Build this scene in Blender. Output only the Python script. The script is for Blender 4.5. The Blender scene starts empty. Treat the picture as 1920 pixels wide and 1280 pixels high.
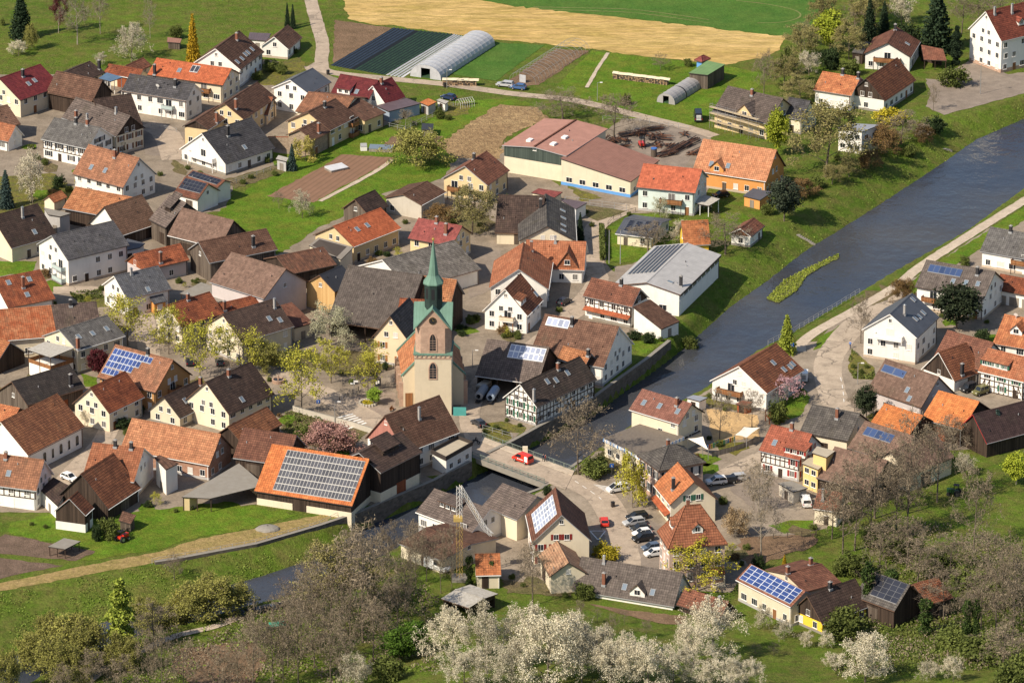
import bpy, bmesh, math, random
import numpy as np
from mathutils import Vector, Matrix
from mathutils.geometry import delaunay_2d_cdt
# ---------------------------------------------------------------- camera, sky, sun, exposure
SC=bpy.context.scene
PITCH=math.radians(21); DIST=1204.8
cam=bpy.data.cameras.new('camera'); camo=bpy.data.objects.new('camera',cam); SC.collection.objects.link(camo)
camo.location=(0,-DIST*math.cos(PITCH),DIST*math.sin(PITCH)); camo.rotation_euler=(math.pi/2-PITCH,0,0)
cam.sensor_width=36; cam.lens=187.5; cam.clip_start=10; cam.clip_end=6000
SC.camera=camo
SUN_AZ=math.atan2(-.79,-.61); SUN_EL=math.radians(42)   # direction towards the sun: left and on the camera's side
wd=bpy.data.worlds.new("World"); SC.world=wd; wd.use_nodes=True
sky=wd.node_tree.nodes.new('ShaderNodeTexSky'); sky.sky_type='NISHITA'; sky.sun_disc=False
sky.sun_elevation=SUN_EL; sky.sun_rotation=SUN_AZ
bg=wd.node_tree.nodes['Background']; wd.node_tree.links.new(sky.outputs[0],bg.inputs[0]); bg.inputs[1].default_value=0.095
sun=bpy.data.lights.new('sun','SUN'); sun.energy=4.5; sun.angle=math.radians(.5); sun.color=(1,.895,.74)
suno=bpy.data.objects.new('sun',sun); SC.collection.objects.link(suno)
suno.rotation_euler=Vector((-math.sin(SUN_AZ)*math.cos(SUN_EL),-math.cos(SUN_AZ)*math.cos(SUN_EL),-math.sin(SUN_EL))).to_track_quat('-Z','Y').to_euler()
vs=SC.view_settings; vs.view_transform='Standard'; vs.look='None'; vs.gamma=1; vs.exposure=0.5
COL=SC.collection
R=random.Random(11)
FOOT=[[-169.53, -196.63], [-67.4, -196.63], [-33.34, -174.45], [-16.96, -155.27], [12.84, -143.97], [39.21, -155.53], [56.83, -163.28], [72.81, -160.19], [89.13, -153.97], [102.1, -151.35], [132.49, -146.09]]
TOPL=[[142.26, 188.84], [131.33, 174.84], [110.67, 155.17], [94.79, 129.47], [80.76, 104.68], [66.5, 79.22], [56.13, 60.54], [47.86, 40.93], [40.18, 13.59], [35.54, 0.0], [29.84, -11.99], [23.04, -24.73], [16.97, -36.59], [5.9, -51.64], [0.0, -60.25], [-5.14, -66.94], [-9.1, -72.36], [-14.47, -79.5], [-16.35, -82.46], [-31.68, -99.88], [-39.78, -106.99], [-52.6, -116.8], [-69.11, -124.81], [-73.36, -126.46], [-90.59, -135.41], [-103.0, -141.31], [-111.12, -146.09], [-123.37, -151.35]]
WATL=[[141.68, 181.59], [130.78, 167.38], [117.18, 150.93], [113.23, 143.46], [104.26, 127.15], [88.33, 99.47], [77.57, 81.48], [70.57, 70.24], [60.07, 48.67], [50.64, 31.26], [42.25, 12.25], [36.41, -0.56], [30.23, -12.15], [23.42, -24.81], [17.22, -36.91], [6.14, -51.87], [0.23, -60.43], [-4.92, -66.78], [-8.65, -72.46], [-14.03, -79.57], [-15.81, -82.51], [-31.27, -99.83], [-39.57, -114.45], [-45.94, -120.25], [-52.26, -125.72], [-60.13, -131.41], [-70.0, -138.38], [-80.21, -146.32], [-92.77, -160.08], [-100.88, -166.21], [-106.76, -170.76], [-120.46, -179.5]]
TOPR=[[135.57, 119.37], [125.04, 104.68], [108.97, 74.69], [91.28, 48.85], [80.92, 32.75], [64.19, 6.76], [57.76, -1.68], [54.8, -6.02], [42.41, -28.6], [38.11, -34.36], [25.46, -50.71], [19.74, -61.47], [13.87, -72.36], [9.61, -79.8], [6.18, -86.27], [-3.35, -94.99], [-15.48, -106.42], [-21.95, -114.85], [-30.41, -127.28], [-38.78, -136.76], [-45.34, -142.37], [-51.28, -146.09], [-56.43, -150.04], [-65.64, -156.57], [-77.81, -164.3], [-84.59, -171.93], [-93.04, -183.18], [-98.69, -189.34], [-104.4, -194.21], [-117.69, -203.83]]
WATR=[[133.94, 120.54], [123.32, 105.7], [107.26, 75.72], [89.62, 49.96], [79.24, 33.83], [62.53, 7.88], [56.15, -0.5], [53.06, -5.03], [40.69, -27.59], [36.52, -33.14], [23.8, -49.59], [17.98, -60.53], [12.12, -71.39], [7.86, -78.83], [4.66, -84.97], [-4.71, -93.53], [-16.94, -105.05], [-23.58, -113.69], [-32.0, -126.06], [-40.2, -135.35], [-46.54, -140.77], [-52.42, -144.45], [-57.61, -148.42], [-66.75, -154.91], [-79.07, -162.75], [-86.15, -170.67], [-94.59, -181.92], [-100.08, -187.91], [-105.61, -192.62], [-118.86, -202.21]]
BLOBS=[(-87.1, 77.6, 2.7, 2), (10.4, 79.0, 2.8, 1), (-107.0, 116.8, 1.6, 0), (-120.3, 135.7, 2.0, 0), (59.7, -109.6, 2.5, 2), (-77.7, 154.6, 3.2, 2), (41.1, -70.3, 3.3, 0), (99.6, 12.0, 2.3, 0), (16.1, -5.1, 2.3, 2), (-90.7, 90.4, 1.7, 0), (-49.9, 26.3, 2.1, 0), (-45.2, -67.6, 3.3, 2), (-97.1, 27.8, 2.2, 2), (1.3, 96.0, 1.7, 0), (63.9, -69.2, 1.9, 1), (-80.7, 53.4, 2.2, 0), (-14.9, 20.8, 2.3, 2), (-33.0, 49.5, 2.0, 2), (-48.7, -47.1, 2.3, 0), (-32.4, 95.2, 3.4, 0), (47.2, -63.9, 3.3, 1), (-89.1, -20.4, 2.3, 2), (-84.7, -23.1, 2.1, 0), (-110.5, 41.4, 2.3, 2), (13.5, -75.7, 3.0, 2), (-114.5, 119.0, 2.7, 2), (-7.5, 114.0, 2.2, 1), (-36.8, -67.4, 2.0, 0), (81.9, -30.5, 1.8, 0), (-9.2, 13.3, 1.9, 0), (-32.0, -20.1, 1.6, 1), (-0.0, 2.3, 2.3, 2), (-109.9, -48.4, 2.7, 0), (-102.9, 53.6, 2.8, 0), (-114.3, 99.5, 2.7, 0), (22.4, -5.1, 2.0, 2), (-72.9, 37.4, 2.0, 2), (-121.1, 14.5, 3.2, 2), (8.0, -95.9, 2.2, 2), (-69.8, -26.5, 3.2, 2), (0.7, -96.3, 2.0, 0), (95.8, -38.8, 2.8, 0), (-65.3, -33.0, 3.1, 0), (-66.0, 178.9, 2.2, 2), (69.3, -73.9, 1.8, 0), (-18.0, 69.1, 2.1, 0), (-76.7, -96.9, 1.8, 0), (111.4, -48.2, 2.1, 0), (59.0, -23.3, 3.0, 1), (108.8, 2.1, 2.8, 0), (12.7, -110.2, 3.0, 0), (-61.0, 36.7, 2.8, 0), (-10.4, 6.0, 2.5, 0), (-105.4, 88.8, 2.1, 2), (-65.4, -65.2, 3.2, 0), (-26.9, 53.8, 1.9, 0), (-114.5, -30.4, 2.3, 1), (-103.1, 66.2, 3.2, 0), (45.2, -122.1, 3.3, 2), (-82.6, 166.9, 2.3, 1), (-13.6, -16.8, 3.3, 1), (79.8, -46.7, 3.1, 1), (121.2, 19.4, 2.5, 0), (-107.3, 23.0, 2.3, 2), (-89.2, 7.4, 2.8, 2), (41.0, -76.2, 3.3, 0), (-57.2, -31.3, 2.3, 0), (74.0, -68.9, 2.1, 2), (-41.9, 31.8, 2.9, 0), (4.5, -136.0, 2.5, 2)]
SHRUBS=[(-63.9, -65.8, 0.9, 1), (-108.9, 42.1, 2.0, 2), (-29.2, 56.7, 1.2, 0), (-50.5, 26.9, 2.2, 4), (58.0, -20.7, 1.2, 0), (-32.8, 73.4, 2.1, 0), (-88.7, -82.8, 1.6, 0), (78.1, -50.7, 1.2, 0), (-115.5, 121.6, 1.8, 0), (-11.7, 7.6, 2.0, 1), (-91.5, 93.5, 1.7, 3), (1.7, 96.6, 1.1, 0), (-104.6, 66.1, 1.7, 0), (-76.0, -96.5, 2.1, 1), (76.6, -79.2, 1.2, 4), (-83.2, -56.3, 2.2, 0), (93.0, 0.4, 2.3, 0), (-32.6, 48.5, 2.3, 2), (-120.3, 134.7, 1.3, 0), (-77.9, 154.8, 2.2, 0), (-110.9, 42.9, 1.4, 0), (-106.3, 89.0, 1.7, 0), (-73.6, 37.9, 1.3, 0), (-28.7, 50.6, 1.1, 0), (-1.5, 2.3, 2.0, 0), (-20.5, 94.6, 1.5, 1), (-64.3, -68.6, 1.1, 0), (-8.1, 13.4, 2.3, 0), (-105.2, 23.6, 1.3, 0), (-97.5, 23.9, 1.4, 4), (19.7, -5.0, 1.3, 4), (-38.1, -70.0, 1.8, 2), (-66.0, -31.1, 1.7, 0), (-63.7, -68.5, 1.5, 4), (-80.8, 55.1, 2.2, 3), (122.4, 33.5, 1.3, 0), (83.7, -29.1, 2.1, 1), (-92.1, -18.9, 1.1, 4), (-79.0, 55.6, 1.6, 3), (24.7, -3.6, 1.1, 0), (-84.1, -21.2, 1.4, 0), (-29.4, 95.5, 1.1, 2), (-98.3, 157.6, 1.6, 1), (-88.2, -18.5, 2.1, 4), (-36.2, -69.7, 1.5, 1), (-103.9, 67.4, 2.0, 1), (-30.0, -19.2, 1.6, 1), (-93.0, 88.9, 1.0, 1), (-10.1, 13.0, 1.4, 3), (-115.5, 122.9, 2.0, 0), (-101.3, 112.7, 1.8, 2), (-11.3, 3.3, 2.2, 1), (-111.4, 102.3, 2.0, 1), (45.7, -124.6, 1.6, 2), (40.4, -73.2, 1.7, 0), (-60.3, 34.4, 1.0, 0), (-1.4, 4.6, 1.6, 1), (-69.0, -28.9, 1.9, 4), (-88.1, -19.0, 2.1, 1), (104.7, 11.8, 1.4, 4), (-40.6, 31.7, 1.2, 0), (-75.9, 34.6, 1.0, 4), (-71.2, -28.0, 1.1, 0), (-98.9, -76.3, 1.2, 3), (-74.4, -95.6, 2.0, 4), (-74.3, 38.5, 1.0, 0), (-9.8, 14.3, 1.6, 3), (-108.1, 170.5, 1.9, 0), (11.1, 78.4, 1.3, 0), (-120.4, 16.8, 2.1, 0), (-31.5, -16.2, 2.1, 1), (42.5, -59.0, 1.4, 1), (-31.3, 56.5, 2.0, 0), (-14.6, -18.7, 1.8, 3), (95.5, -34.9, 2.1, 4), (-120.7, 26.1, 1.8, 1), (1.3, 1.4, 1.8, 0), (-82.8, 52.1, 1.3, 0), (-26.7, 54.4, 2.0, 4), (1.1, 91.5, 2.4, 0), (-8.3, 13.8, 1.0, 0), (-106.1, 91.9, 1.3, 2), (24.2, -9.2, 1.1, 3), (-26.9, 53.5, 1.8, 0), (39.3, -70.9, 1.6, 2), (-75.7, -96.7, 1.6, 3), (1.2, 3.2, 2.1, 0), (64.1, -71.1, 1.0, 1), (-85.0, 168.3, 2.1, 0), (-106.4, 24.8, 1.9, 1), (-61.2, 34.6, 2.3, 0), (-41.7, 31.5, 1.0, 4), (-108.2, -48.2, 2.4, 3), (-120.8, 14.9, 2.2, 2), (-9.4, 11.2, 2.3, 3), (-0.6, -96.6, 1.1, 1), (-59.4, 142.2, 0.9, 0), (112.6, -51.0, 1.3, 0), (-0.5, 2.8, 1.7, 0), (-1.1, 96.1, 1.9, 0), (-26.2, 49.5, 2.3, 4), (10.8, 19.0, 1.8, 0), (-109.5, -49.1, 1.6, 2), (-15.4, 22.1, 2.1, 4), (-69.0, 176.8, 1.1, 0), (95.4, -37.4, 1.0, 2), (72.9, -70.2, 1.7, 0), (-43.5, 1.2, 1.2, 1), (-33.4, -73.4, 2.3, 0), (12.6, 77.4, 2.4, 3), (-73.2, 39.6, 1.0, 0), (-19.4, 68.3, 0.9, 4), (44.1, -94.8, 2.4, 0), (79.9, -34.1, 2.0, 0), (-72.1, 34.3, 2.2, 1), (-5.9, 115.5, 1.2, 3), (-125.5, 67.1, 2.2, 1), (3.1, -98.7, 2.4, 1), (44.4, -62.9, 2.1, 3), (14.6, -112.1, 1.1, 2), (62.2, -108.6, 2.0, 0), (-76.7, -96.5, 1.0, 1), (67.0, -73.7, 1.8, 0), (60.2, -23.8, 1.2, 0), (-80.2, 152.6, 2.1, 1), (-103.3, 67.4, 1.8, 2), (79.7, -45.1, 1.2, 2), (67.5, -76.3, 1.9, 1), (82.1, -49.5, 2.1, 2), (-94.0, 88.2, 1.0, 1), (94.3, 18.5, 1.9, 0), (-35.1, -69.9, 0.9, 3), (-50.8, -45.9, 0.9, 2), (-18.3, -3.6, 1.2, 3), (-61.3, -34.2, 2.3, 0), (-79.2, 53.3, 1.3, 1), (-89.5, 92.2, 2.0, 3), (108.2, 11.6, 1.3, 0), (14.1, 89.9, 1.7, 1), (-63.9, -31.5, 1.7, 0), (-119.5, 11.9, 1.8, 1), (18.8, -4.9, 1.1, 2), (24.8, 126.3, 2.3, 4), (44.5, -123.3, 2.4, 4), (-123.6, 52.1, 2.0, 1), (-111.7, 97.3, 2.3, 2), (-25.0, 53.6, 2.0, 1), (62.8, -69.9, 1.3, 0), (81.4, -30.9, 1.7, 1), (-29.5, 55.9, 1.8, 1), (1.7, 94.7, 1.4, 0), (-89.8, -18.9, 2.2, 3), (-32.0, -18.4, 0.9, 2), (-80.1, 33.2, 1.7, 1), (-75.7, 154.6, 1.0, 4), (-6.8, 115.8, 2.0, 0), (91.4, -29.5, 2.1, 3), (-77.4, 37.8, 2.0, 0), (-67.0, 173.9, 1.6, 1), (-60.2, 5.9, 1.7, 0), (1.2, 95.4, 1.6, 0), (-93.2, 107.5, 1.4, 0), (17.3, -3.9, 1.5, 0), (-61.3, 33.2, 1.7, 1), (98.2, 15.4, 1.4, 3), (-47.7, -66.5, 0.9, 3), (-44.8, 28.0, 0.9, 0), (-1.0, 93.0, 1.7, 0), (108.2, -47.7, 1.3, 0), (-85.7, 78.0, 1.1, 3), (-48.0, 26.9, 1.2, 3), (-1.3, 2.7, 1.6, 4), (38.6, -73.0, 1.4, 1), (-50.4, 25.4, 1.0, 2), (-86.3, -21.1, 1.2, 0), (71.7, -75.7, 2.2, 0), (-68.0, 176.4, 1.6, 2), (-102.4, 55.2, 2.2, 0), (-62.2, 35.9, 2.2, 2), (-70.9, 33.8, 1.6, 1), (80.7, -45.7, 2.0, 0), (-30.2, -22.3, 1.0, 0), (-31.9, 91.7, 2.3, 3), (-82.2, 36.6, 2.4, 1), (-89.6, -19.7, 2.0, 4), (-2.2, 3.8, 2.4, 2), (17.4, -80.9, 1.3, 1), (-10.5, 8.2, 1.1, 1), (-119.9, 133.6, 1.9, 0), (-15.2, 16.4, 1.4, 0)]
POLY=[
('village_ground','yard',1,[[-138.53, 193.27], [-116.36, 193.27], [-104.96, 188.84], [-87.53, 197.73], [-75.25, 202.21], [-64.26, 205.82], [-53.57, 199.97], [-49.25, 195.5], [-44.2, 188.84], [-29.72, 156.43], [-45.07, 129.47], [-57.87, 118.17], [-68.06, 111.39], [-68.85, 87.98], [-80.85, 84.16], [-68.08, 59.8], [-55.35, 56.86], [-45.95, 76.57], [-38.56, 86.07], [-31.17, 100.76], [-17.01, 111.39], [-14.56, 127.04], [-3.97, 127.04], [-2.0, 139.72], [11.73, 105.46], [18.67, 137.66], [29.81, 160.67], [49.69, 148.03], [49.81, 113.38], [45.04, 87.98], [30.84, 86.07], [24.42, 86.07], [22.3, 74.69], [21.94, 52.48], [24.87, 41.65], [30.17, 56.13], [37.74, 13.59], [27.71, 0.0], [20.01, -29.56], [4.63, -51.64], [0.0, -59.03], [-7.98, -69.95], [-15.82, -80.09], [-31.7, -99.3], [-44.59, -96.43], [-53.57, -94.99], [-70.06, -99.3], [-78.96, -99.3], [-95.64, -99.3], [-111.21, -99.3]]),
('riverside_ground','yard2',1,[[12.46, -77.43], [20.07, -62.08], [26.59, -52.26], [42.33, -31.17], [54.99, -10.01], [65.06, 0.0], [69.88, 0.0], [73.05, 13.59], [91.79, 38.07], [100.31, 52.48], [113.43, 74.69], [129.24, 93.76], [115.37, -54.73], [100.77, -63.91], [84.53, -66.94], [69.12, -96.43], [65.14, -107.84], [57.21, -112.06], [48.35, -113.46], [47.67, -130.0], [44.01, -140.78], [12.91, -138.1], [-1.08, -135.41], [-6.52, -127.28], [-18.59, -119.02], [-11.05, -106.42], [4.48, -90.65]]),
('meadow','lawn',2,[[-52.88, 125.42], [-42.77, 140.96], [-35.02, 152.22], [-25.48, 145.94], [-15.01, 171.38], [0.0, 173.54], [6.8, 167.08], [-2.72, 168.79], [-19.06, 136.84], [-13.9, 127.04], [-17.01, 111.39], [-31.17, 100.76], [-38.56, 86.07], [-45.95, 76.57], [-54.15, 58.33], [-57.99, 59.8], [-61.01, 70.94], [-70.59, 84.16], [-68.59, 95.7], [-60.21, 111.39]]),
('field','darkgrass',1,[[-11.79, 287.82], [-8.68, 258.22], [0.0, 252.43], [33.88, 240.51], [73.15, 225.05], [76.64, 229.7], [86.21, 248.59], [94.31, 287.82]]),
('stubble_field','stubble',2,[[-51.57, 287.82], [-45.98, 258.22], [-43.6, 240.51], [-37.05, 235.79], [-32.77, 235.79], [-7.78, 224.12], [0.0, 221.81], [21.08, 214.92], [34.98, 208.09], [55.71, 201.32], [67.18, 208.54], [70.6, 215.83], [73.15, 225.05], [33.88, 240.51], [0.0, 252.43], [-8.68, 258.22], [-14.64, 277.83]]),
('soil_field','soil',1,[[-47.44, 240.03], [-32.0, 232.97], [-46.66, 201.32], [-46.97, 215.83]]),
('lawn','darkgrass',3,[[-4.94, 220.43], [8.73, 218.13], [-4.14, 187.96], [-17.33, 194.16]]),
('straw_field','straw',3,[[-3.13, 168.79], [6.8, 166.22], [9.46, 157.7], [0.0, 145.94], [-2.66, 135.61], [-2.65, 126.22], [-13.89, 126.22], [-19.06, 136.84]]),
('tilled_field','tilled',3,[[-42.42, 129.47], [-29.12, 127.04], [-34.17, 117.37], [-48.2, 93.76], [-59.65, 98.42], [-47.39, 119.37]]),
('garden_soil','soil',3,[[-30.12, 143.45], [-17.4, 143.45], [-19.7, 135.61], [-31.98, 136.84]]),
('tunnel_soil','soil',3,[[-0.69, 188.84], [11.52, 214.92], [20.35, 213.09], [6.89, 184.44], [-0.69, 183.12]]),
('allotment_soil','soil2',2,[[-107.56, -114.85], [-104.62, -110.93], [-94.87, -115.69], [-85.01, -120.13], [-89.02, -124.81], [-107.03, -120.68]]),
('bare_field','soil2',2,[[-109.06, -122.34], [-91.22, -127.28], [-107.79, -135.95]]),
('dry_grass_strip','drygrass',2,[[-107.71, -136.76], [-103.45, -136.22], [-91.05, -129.46], [-82.69, -125.09], [-72.12, -120.13], [-64.3, -113.18], [-53.0, -107.84], [-39.99, -100.73], [-32.03, -99.3], [-39.81, -106.14], [-52.63, -115.97], [-69.16, -123.99], [-73.39, -125.91], [-90.67, -134.34], [-107.21, -142.11]]),
('upper_lawn','lawn',2,[[22.96, 156.43], [32.45, 157.7], [44.41, 150.96], [50.13, 160.67], [60.05, 171.38], [66.49, 193.27], [57.05, 199.97], [21.06, 213.55], [11.0, 182.24], [21.8, 169.22]]),
('flower_bed','bed',2,[[-55.06, -8.35], [-50.41, -5.02], [-43.09, -8.35], [-44.01, -16.59], [-52.47, -13.31]]),
('garden_bed','bed',2,[[-49.47, -43.84], [-46.67, -40.7], [-37.1, -48.53], [-31.15, -54.73], [-35.41, -66.94], [-45.92, -60.86], [-50.25, -53.19]]),
('playground_sand','sand',2,[[42.59, -40.7], [53.5, -44.79], [53.51, -57.8], [43.62, -60.86], [42.79, -51.64]]),
('lawn_bed','lawn',2,[[22.97, 76.57], [23.2, 52.48], [28.82, 51.75], [39.08, 59.8], [43.1, 67.2], [39.51, 74.69], [30.67, 78.46]]),
('lawn_bed','lawn',2,[[50.12, 86.07], [54.7, 87.98], [58.79, 78.46], [61.01, 70.94], [56.13, 60.54], [53.24, 67.2], [50.98, 74.69]]),
('flower_bed','bedgreen',2,[[76.21, -5.02], [80.87, -16.59], [80.42, -23.76], [75.73, -23.11], [74.93, -16.59]]),
('lawn_bed','lawn',2,[[57.39, -35.95], [63.73, -26.35], [65.67, -34.36], [62.77, -45.41], [57.4, -48.53]]),
('lawn_bed','lawn',2,[[53.06, -106.42], [57.62, -103.59], [62.61, -103.59], [62.38, -107.84], [56.18, -110.65]]),
('lawn_bed','lawn',2,[[-107.44, 39.86], [-103.29, 34.52], [-106.16, 31.69], [-109.15, 38.07]]),
('lawn_bed','lawn',2,[[-122.87, 52.48], [-111.59, 52.48], [-112.23, 45.24], [-121.88, 41.65]]),
('lawn_bed','lawn',2,[[-96.09, -19.86], [-92.1, -22.46], [-91.94, -27.96], [-94.3, -27.96]]),
('flower_bed','bedgreen',2,[[-102.7, 31.69], [-95.13, 32.75], [-93.14, 22.23], [-97.92, 20.49]]),
('meadow','lawn',3,[[-95.64, -99.3], [-87.54, -103.59], [-78.96, -99.3], [-70.23, -96.43], [-60.34, -93.55], [-44.43, -100.73], [-53.02, -107.27], [-64.36, -112.06], [-72.18, -119.02], [-82.83, -123.16], [-88.17, -124.54], [-85.27, -119.58], [-103.54, -110.65], [-104.04, -105.01]]),
('top_yard','asphalt',2,[[107.1, 189.73], [110.49, 188.84], [119.33, 204.47], [128.83, 193.27], [138.94, 197.73], [137.54, 182.68], [109.71, 160.25], [105.46, 167.08], [107.61, 177.88]]),
('scrapyard_ground','asphalt',2,[[25.44, 143.86], [35.05, 153.48], [48.28, 145.94], [48.11, 140.96], [42.06, 117.37], [35.03, 125.42], [24.0, 137.66]]),
('car_park','asphalt',2,[[21.13, -99.3], [25.58, -99.3], [30.95, -106.42], [30.27, -132.71], [24.89, -131.36], [21.98, -113.46]]),
('path_verge','lawn',3,[[129.82, 99.98], [98.13, 48.49], [88.85, 31.34], [78.67, 16.0], [69.39, 2.02], [67.77, -5.69], [70.28, -3.69], [78.87, 9.14], [89.61, 24.32], [98.15, 40.21], [128.98, 91.06]]),
('river_island','reeds',-1,[[59.14, 36.27], [63.83, 48.76], [71.92, 59.65], [77.61, 66.63], [77.72, 64.05], [73.08, 57.82], [68.93, 50.56], [66.6, 41.6], [61.86, 33.45]]),
('church_square','paving',2,[[-37.48, -35.95], [-31.74, -31.17], [-25.87, -31.17], [-24.93, -48.53], [-30.11, -50.09], [-37.34, -40.7]]),
('soil_strip','soil',5,[[15.48, -146.73], [23.96, -150.11], [34.84, -152.66], [34.39, -157.08], [30.45, -157.73], [21.26, -152.05]]),
('slope_soil','soil',5,[[-64.97, -168.13], [-51.52, -164.3], [-48.04, -171.93], [-50.48, -186.96], [-59.63, -189.34], [-66.54, -176.96]]),
('garden_patch','bed',4,[[-70.64, 110.6], [-58.0, 121.38], [-56.18, 115.37], [-67.68, 103.5]]),
('garden_patch','bedgreen',4,[[-66.51, 199.97], [-55.25, 207.63], [-53.78, 194.16], [-60.55, 183.56], [-65.45, 185.32]]),
('garden_patch','bed',4,[[-84.96, 127.04], [-81.07, 121.38], [-79.95, 113.38], [-83.42, 116.57]]),
('garden_patch','bedgreen',4,[[-129.57, 111.39], [-113.53, 115.37], [-106.98, 103.5], [-109.3, 86.83], [-126.88, 82.25]]),
('garden_patch','bed',4,[[-42.79, -17.25], [-37.18, -5.69], [-31.15, -7.35], [-26.77, -15.94], [-37.9, -21.81]]),
('garden_patch','bed',4,[[-17.35, 86.07], [-9.02, 89.14], [-3.84, 79.22], [-7.63, 70.94], [-15.3, 75.44]]),
('garden_patch','bed',4,[[11.86, 90.67], [13.19, 94.54], [27.79, 87.6], [20.48, 80.35]]),
('garden_patch','bedgreen',4,[[-8.44, -52.26], [-2.32, -48.53], [4.97, -52.57], [0.0, -58.42], [-6.88, -62.69]]),
('garden_patch','bedgreen',4,[[30.66, -96.43], [33.26, -94.99], [36.26, -106.42], [32.6, -106.99]]),
('garden_patch','soil',4,[[46.92, -113.46], [62.79, -110.65], [62.49, -116.25], [48.27, -128.64], [46.59, -121.79]]),
('garden_patch','bed',4,[[-2.16, -134.87], [12.4, -135.95], [11.79, -142.91], [-1.07, -141.31]]),
('garden_patch','bedgreen',4,[[91.3, 27.47], [95.13, 32.75], [96.84, 27.47], [92.77, 13.59]]),
('asphalt_patch','asphalt',4,[[105.26, 51.75], [112.2, 59.8], [113.79, 48.85], [107.15, 40.93]]),
('garden_patch','lawn',4,[[26.73, -0.67], [30.84, 4.72], [37.64, 10.17], [40.42, 13.59], [35.66, 0.0], [28.95, -9.35]]),
('asphalt_patch','asphalt',4,[[-93.69, 153.48], [-81.81, 145.94], [-81.69, 125.42], [-91.21, 129.47]]),
('garden_patch','bedgreen',4,[[41.05, -34.36], [48.2, -31.17], [53.74, -39.12], [51.25, -42.9], [43.21, -39.75]]),
('asphalt_patch','asphalt',4,[[45.87, -77.43], [57.55, -81.87], [57.97, -96.43], [51.16, -99.3], [46.04, -87.74]]),
('garden_patch','lawn',4,[[-61.07, 131.51], [-53.03, 129.47], [-50.63, 118.17], [-57.87, 118.17]]),
('garden_patch','bed',4,[[-39.37, 27.47], [-33.36, 32.75], [-31.99, 27.47], [-36.72, 20.49]]),
('asphalt_patch','asphalt',4,[[-12.61, 59.8], [-2.52, 59.8], [-3.71, 34.52], [-9.84, 27.47]]),
('garden_patch','bed',4,[[-106.82, 87.98], [-102.6, 91.83], [-100.24, 86.07], [-103.75, 81.49]]),
('garden_patch','bedgreen',4,[[-62.65, 0.0], [-58.88, -3.35], [-47.94, -6.69], [-47.57, -16.59], [-60.81, -13.31]]),
('asphalt_patch','asphalt',4,[[-78.7, -13.31], [-66.95, -10.01], [-58.13, -19.86], [-63.73, -26.35], [-78.19, -21.49]]),
('garden_patch','bed',4,[[19.44, -65.43], [23.3, -72.95], [21.49, -78.91], [15.31, -75.94]]),
('garden_patch','bedgreen',4,[[13.05, 107.43], [18.19, 101.54], [22.02, 96.86], [16.81, 94.54]]),
('garden_patch','lawn',4,[[-39.71, 59.8], [-32.96, 67.2], [-30.32, 62.75], [-37.67, 54.3]]),
('garden_patch','bed',4,[[-107.04, -16.59], [-100.83, -19.86], [-102.22, -24.73], [-107.81, -21.49]]),
('garden_patch','bedgreen',4,[[-17.72, 169.22], [-10.92, 171.38], [-10.84, 160.67], [-17.59, 158.55]]),
('garden_patch','bed',4,[[-86.75, 27.47], [-83.95, 22.23], [-84.17, 6.76], [-87.05, 13.59]]),
('garden_patch','lawn',4,[[29.52, 84.16], [34.7, 86.07], [38.36, 79.22], [30.61, 75.44]]),
('asphalt_patch','asphalt',4,[[23.76, 48.85], [29.42, 50.66], [27.36, 41.65], [24.22, 39.86]]),
('garden_patch','bed',4,[[77.83, 32.75], [84.34, 38.07], [90.11, 31.69], [80.78, 20.49]]),
('garden_patch','bedgreen',4,[[59.64, 0.0], [63.99, 2.7], [62.33, -6.69], [57.09, -16.59], [52.13, -21.49]])]
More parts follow.
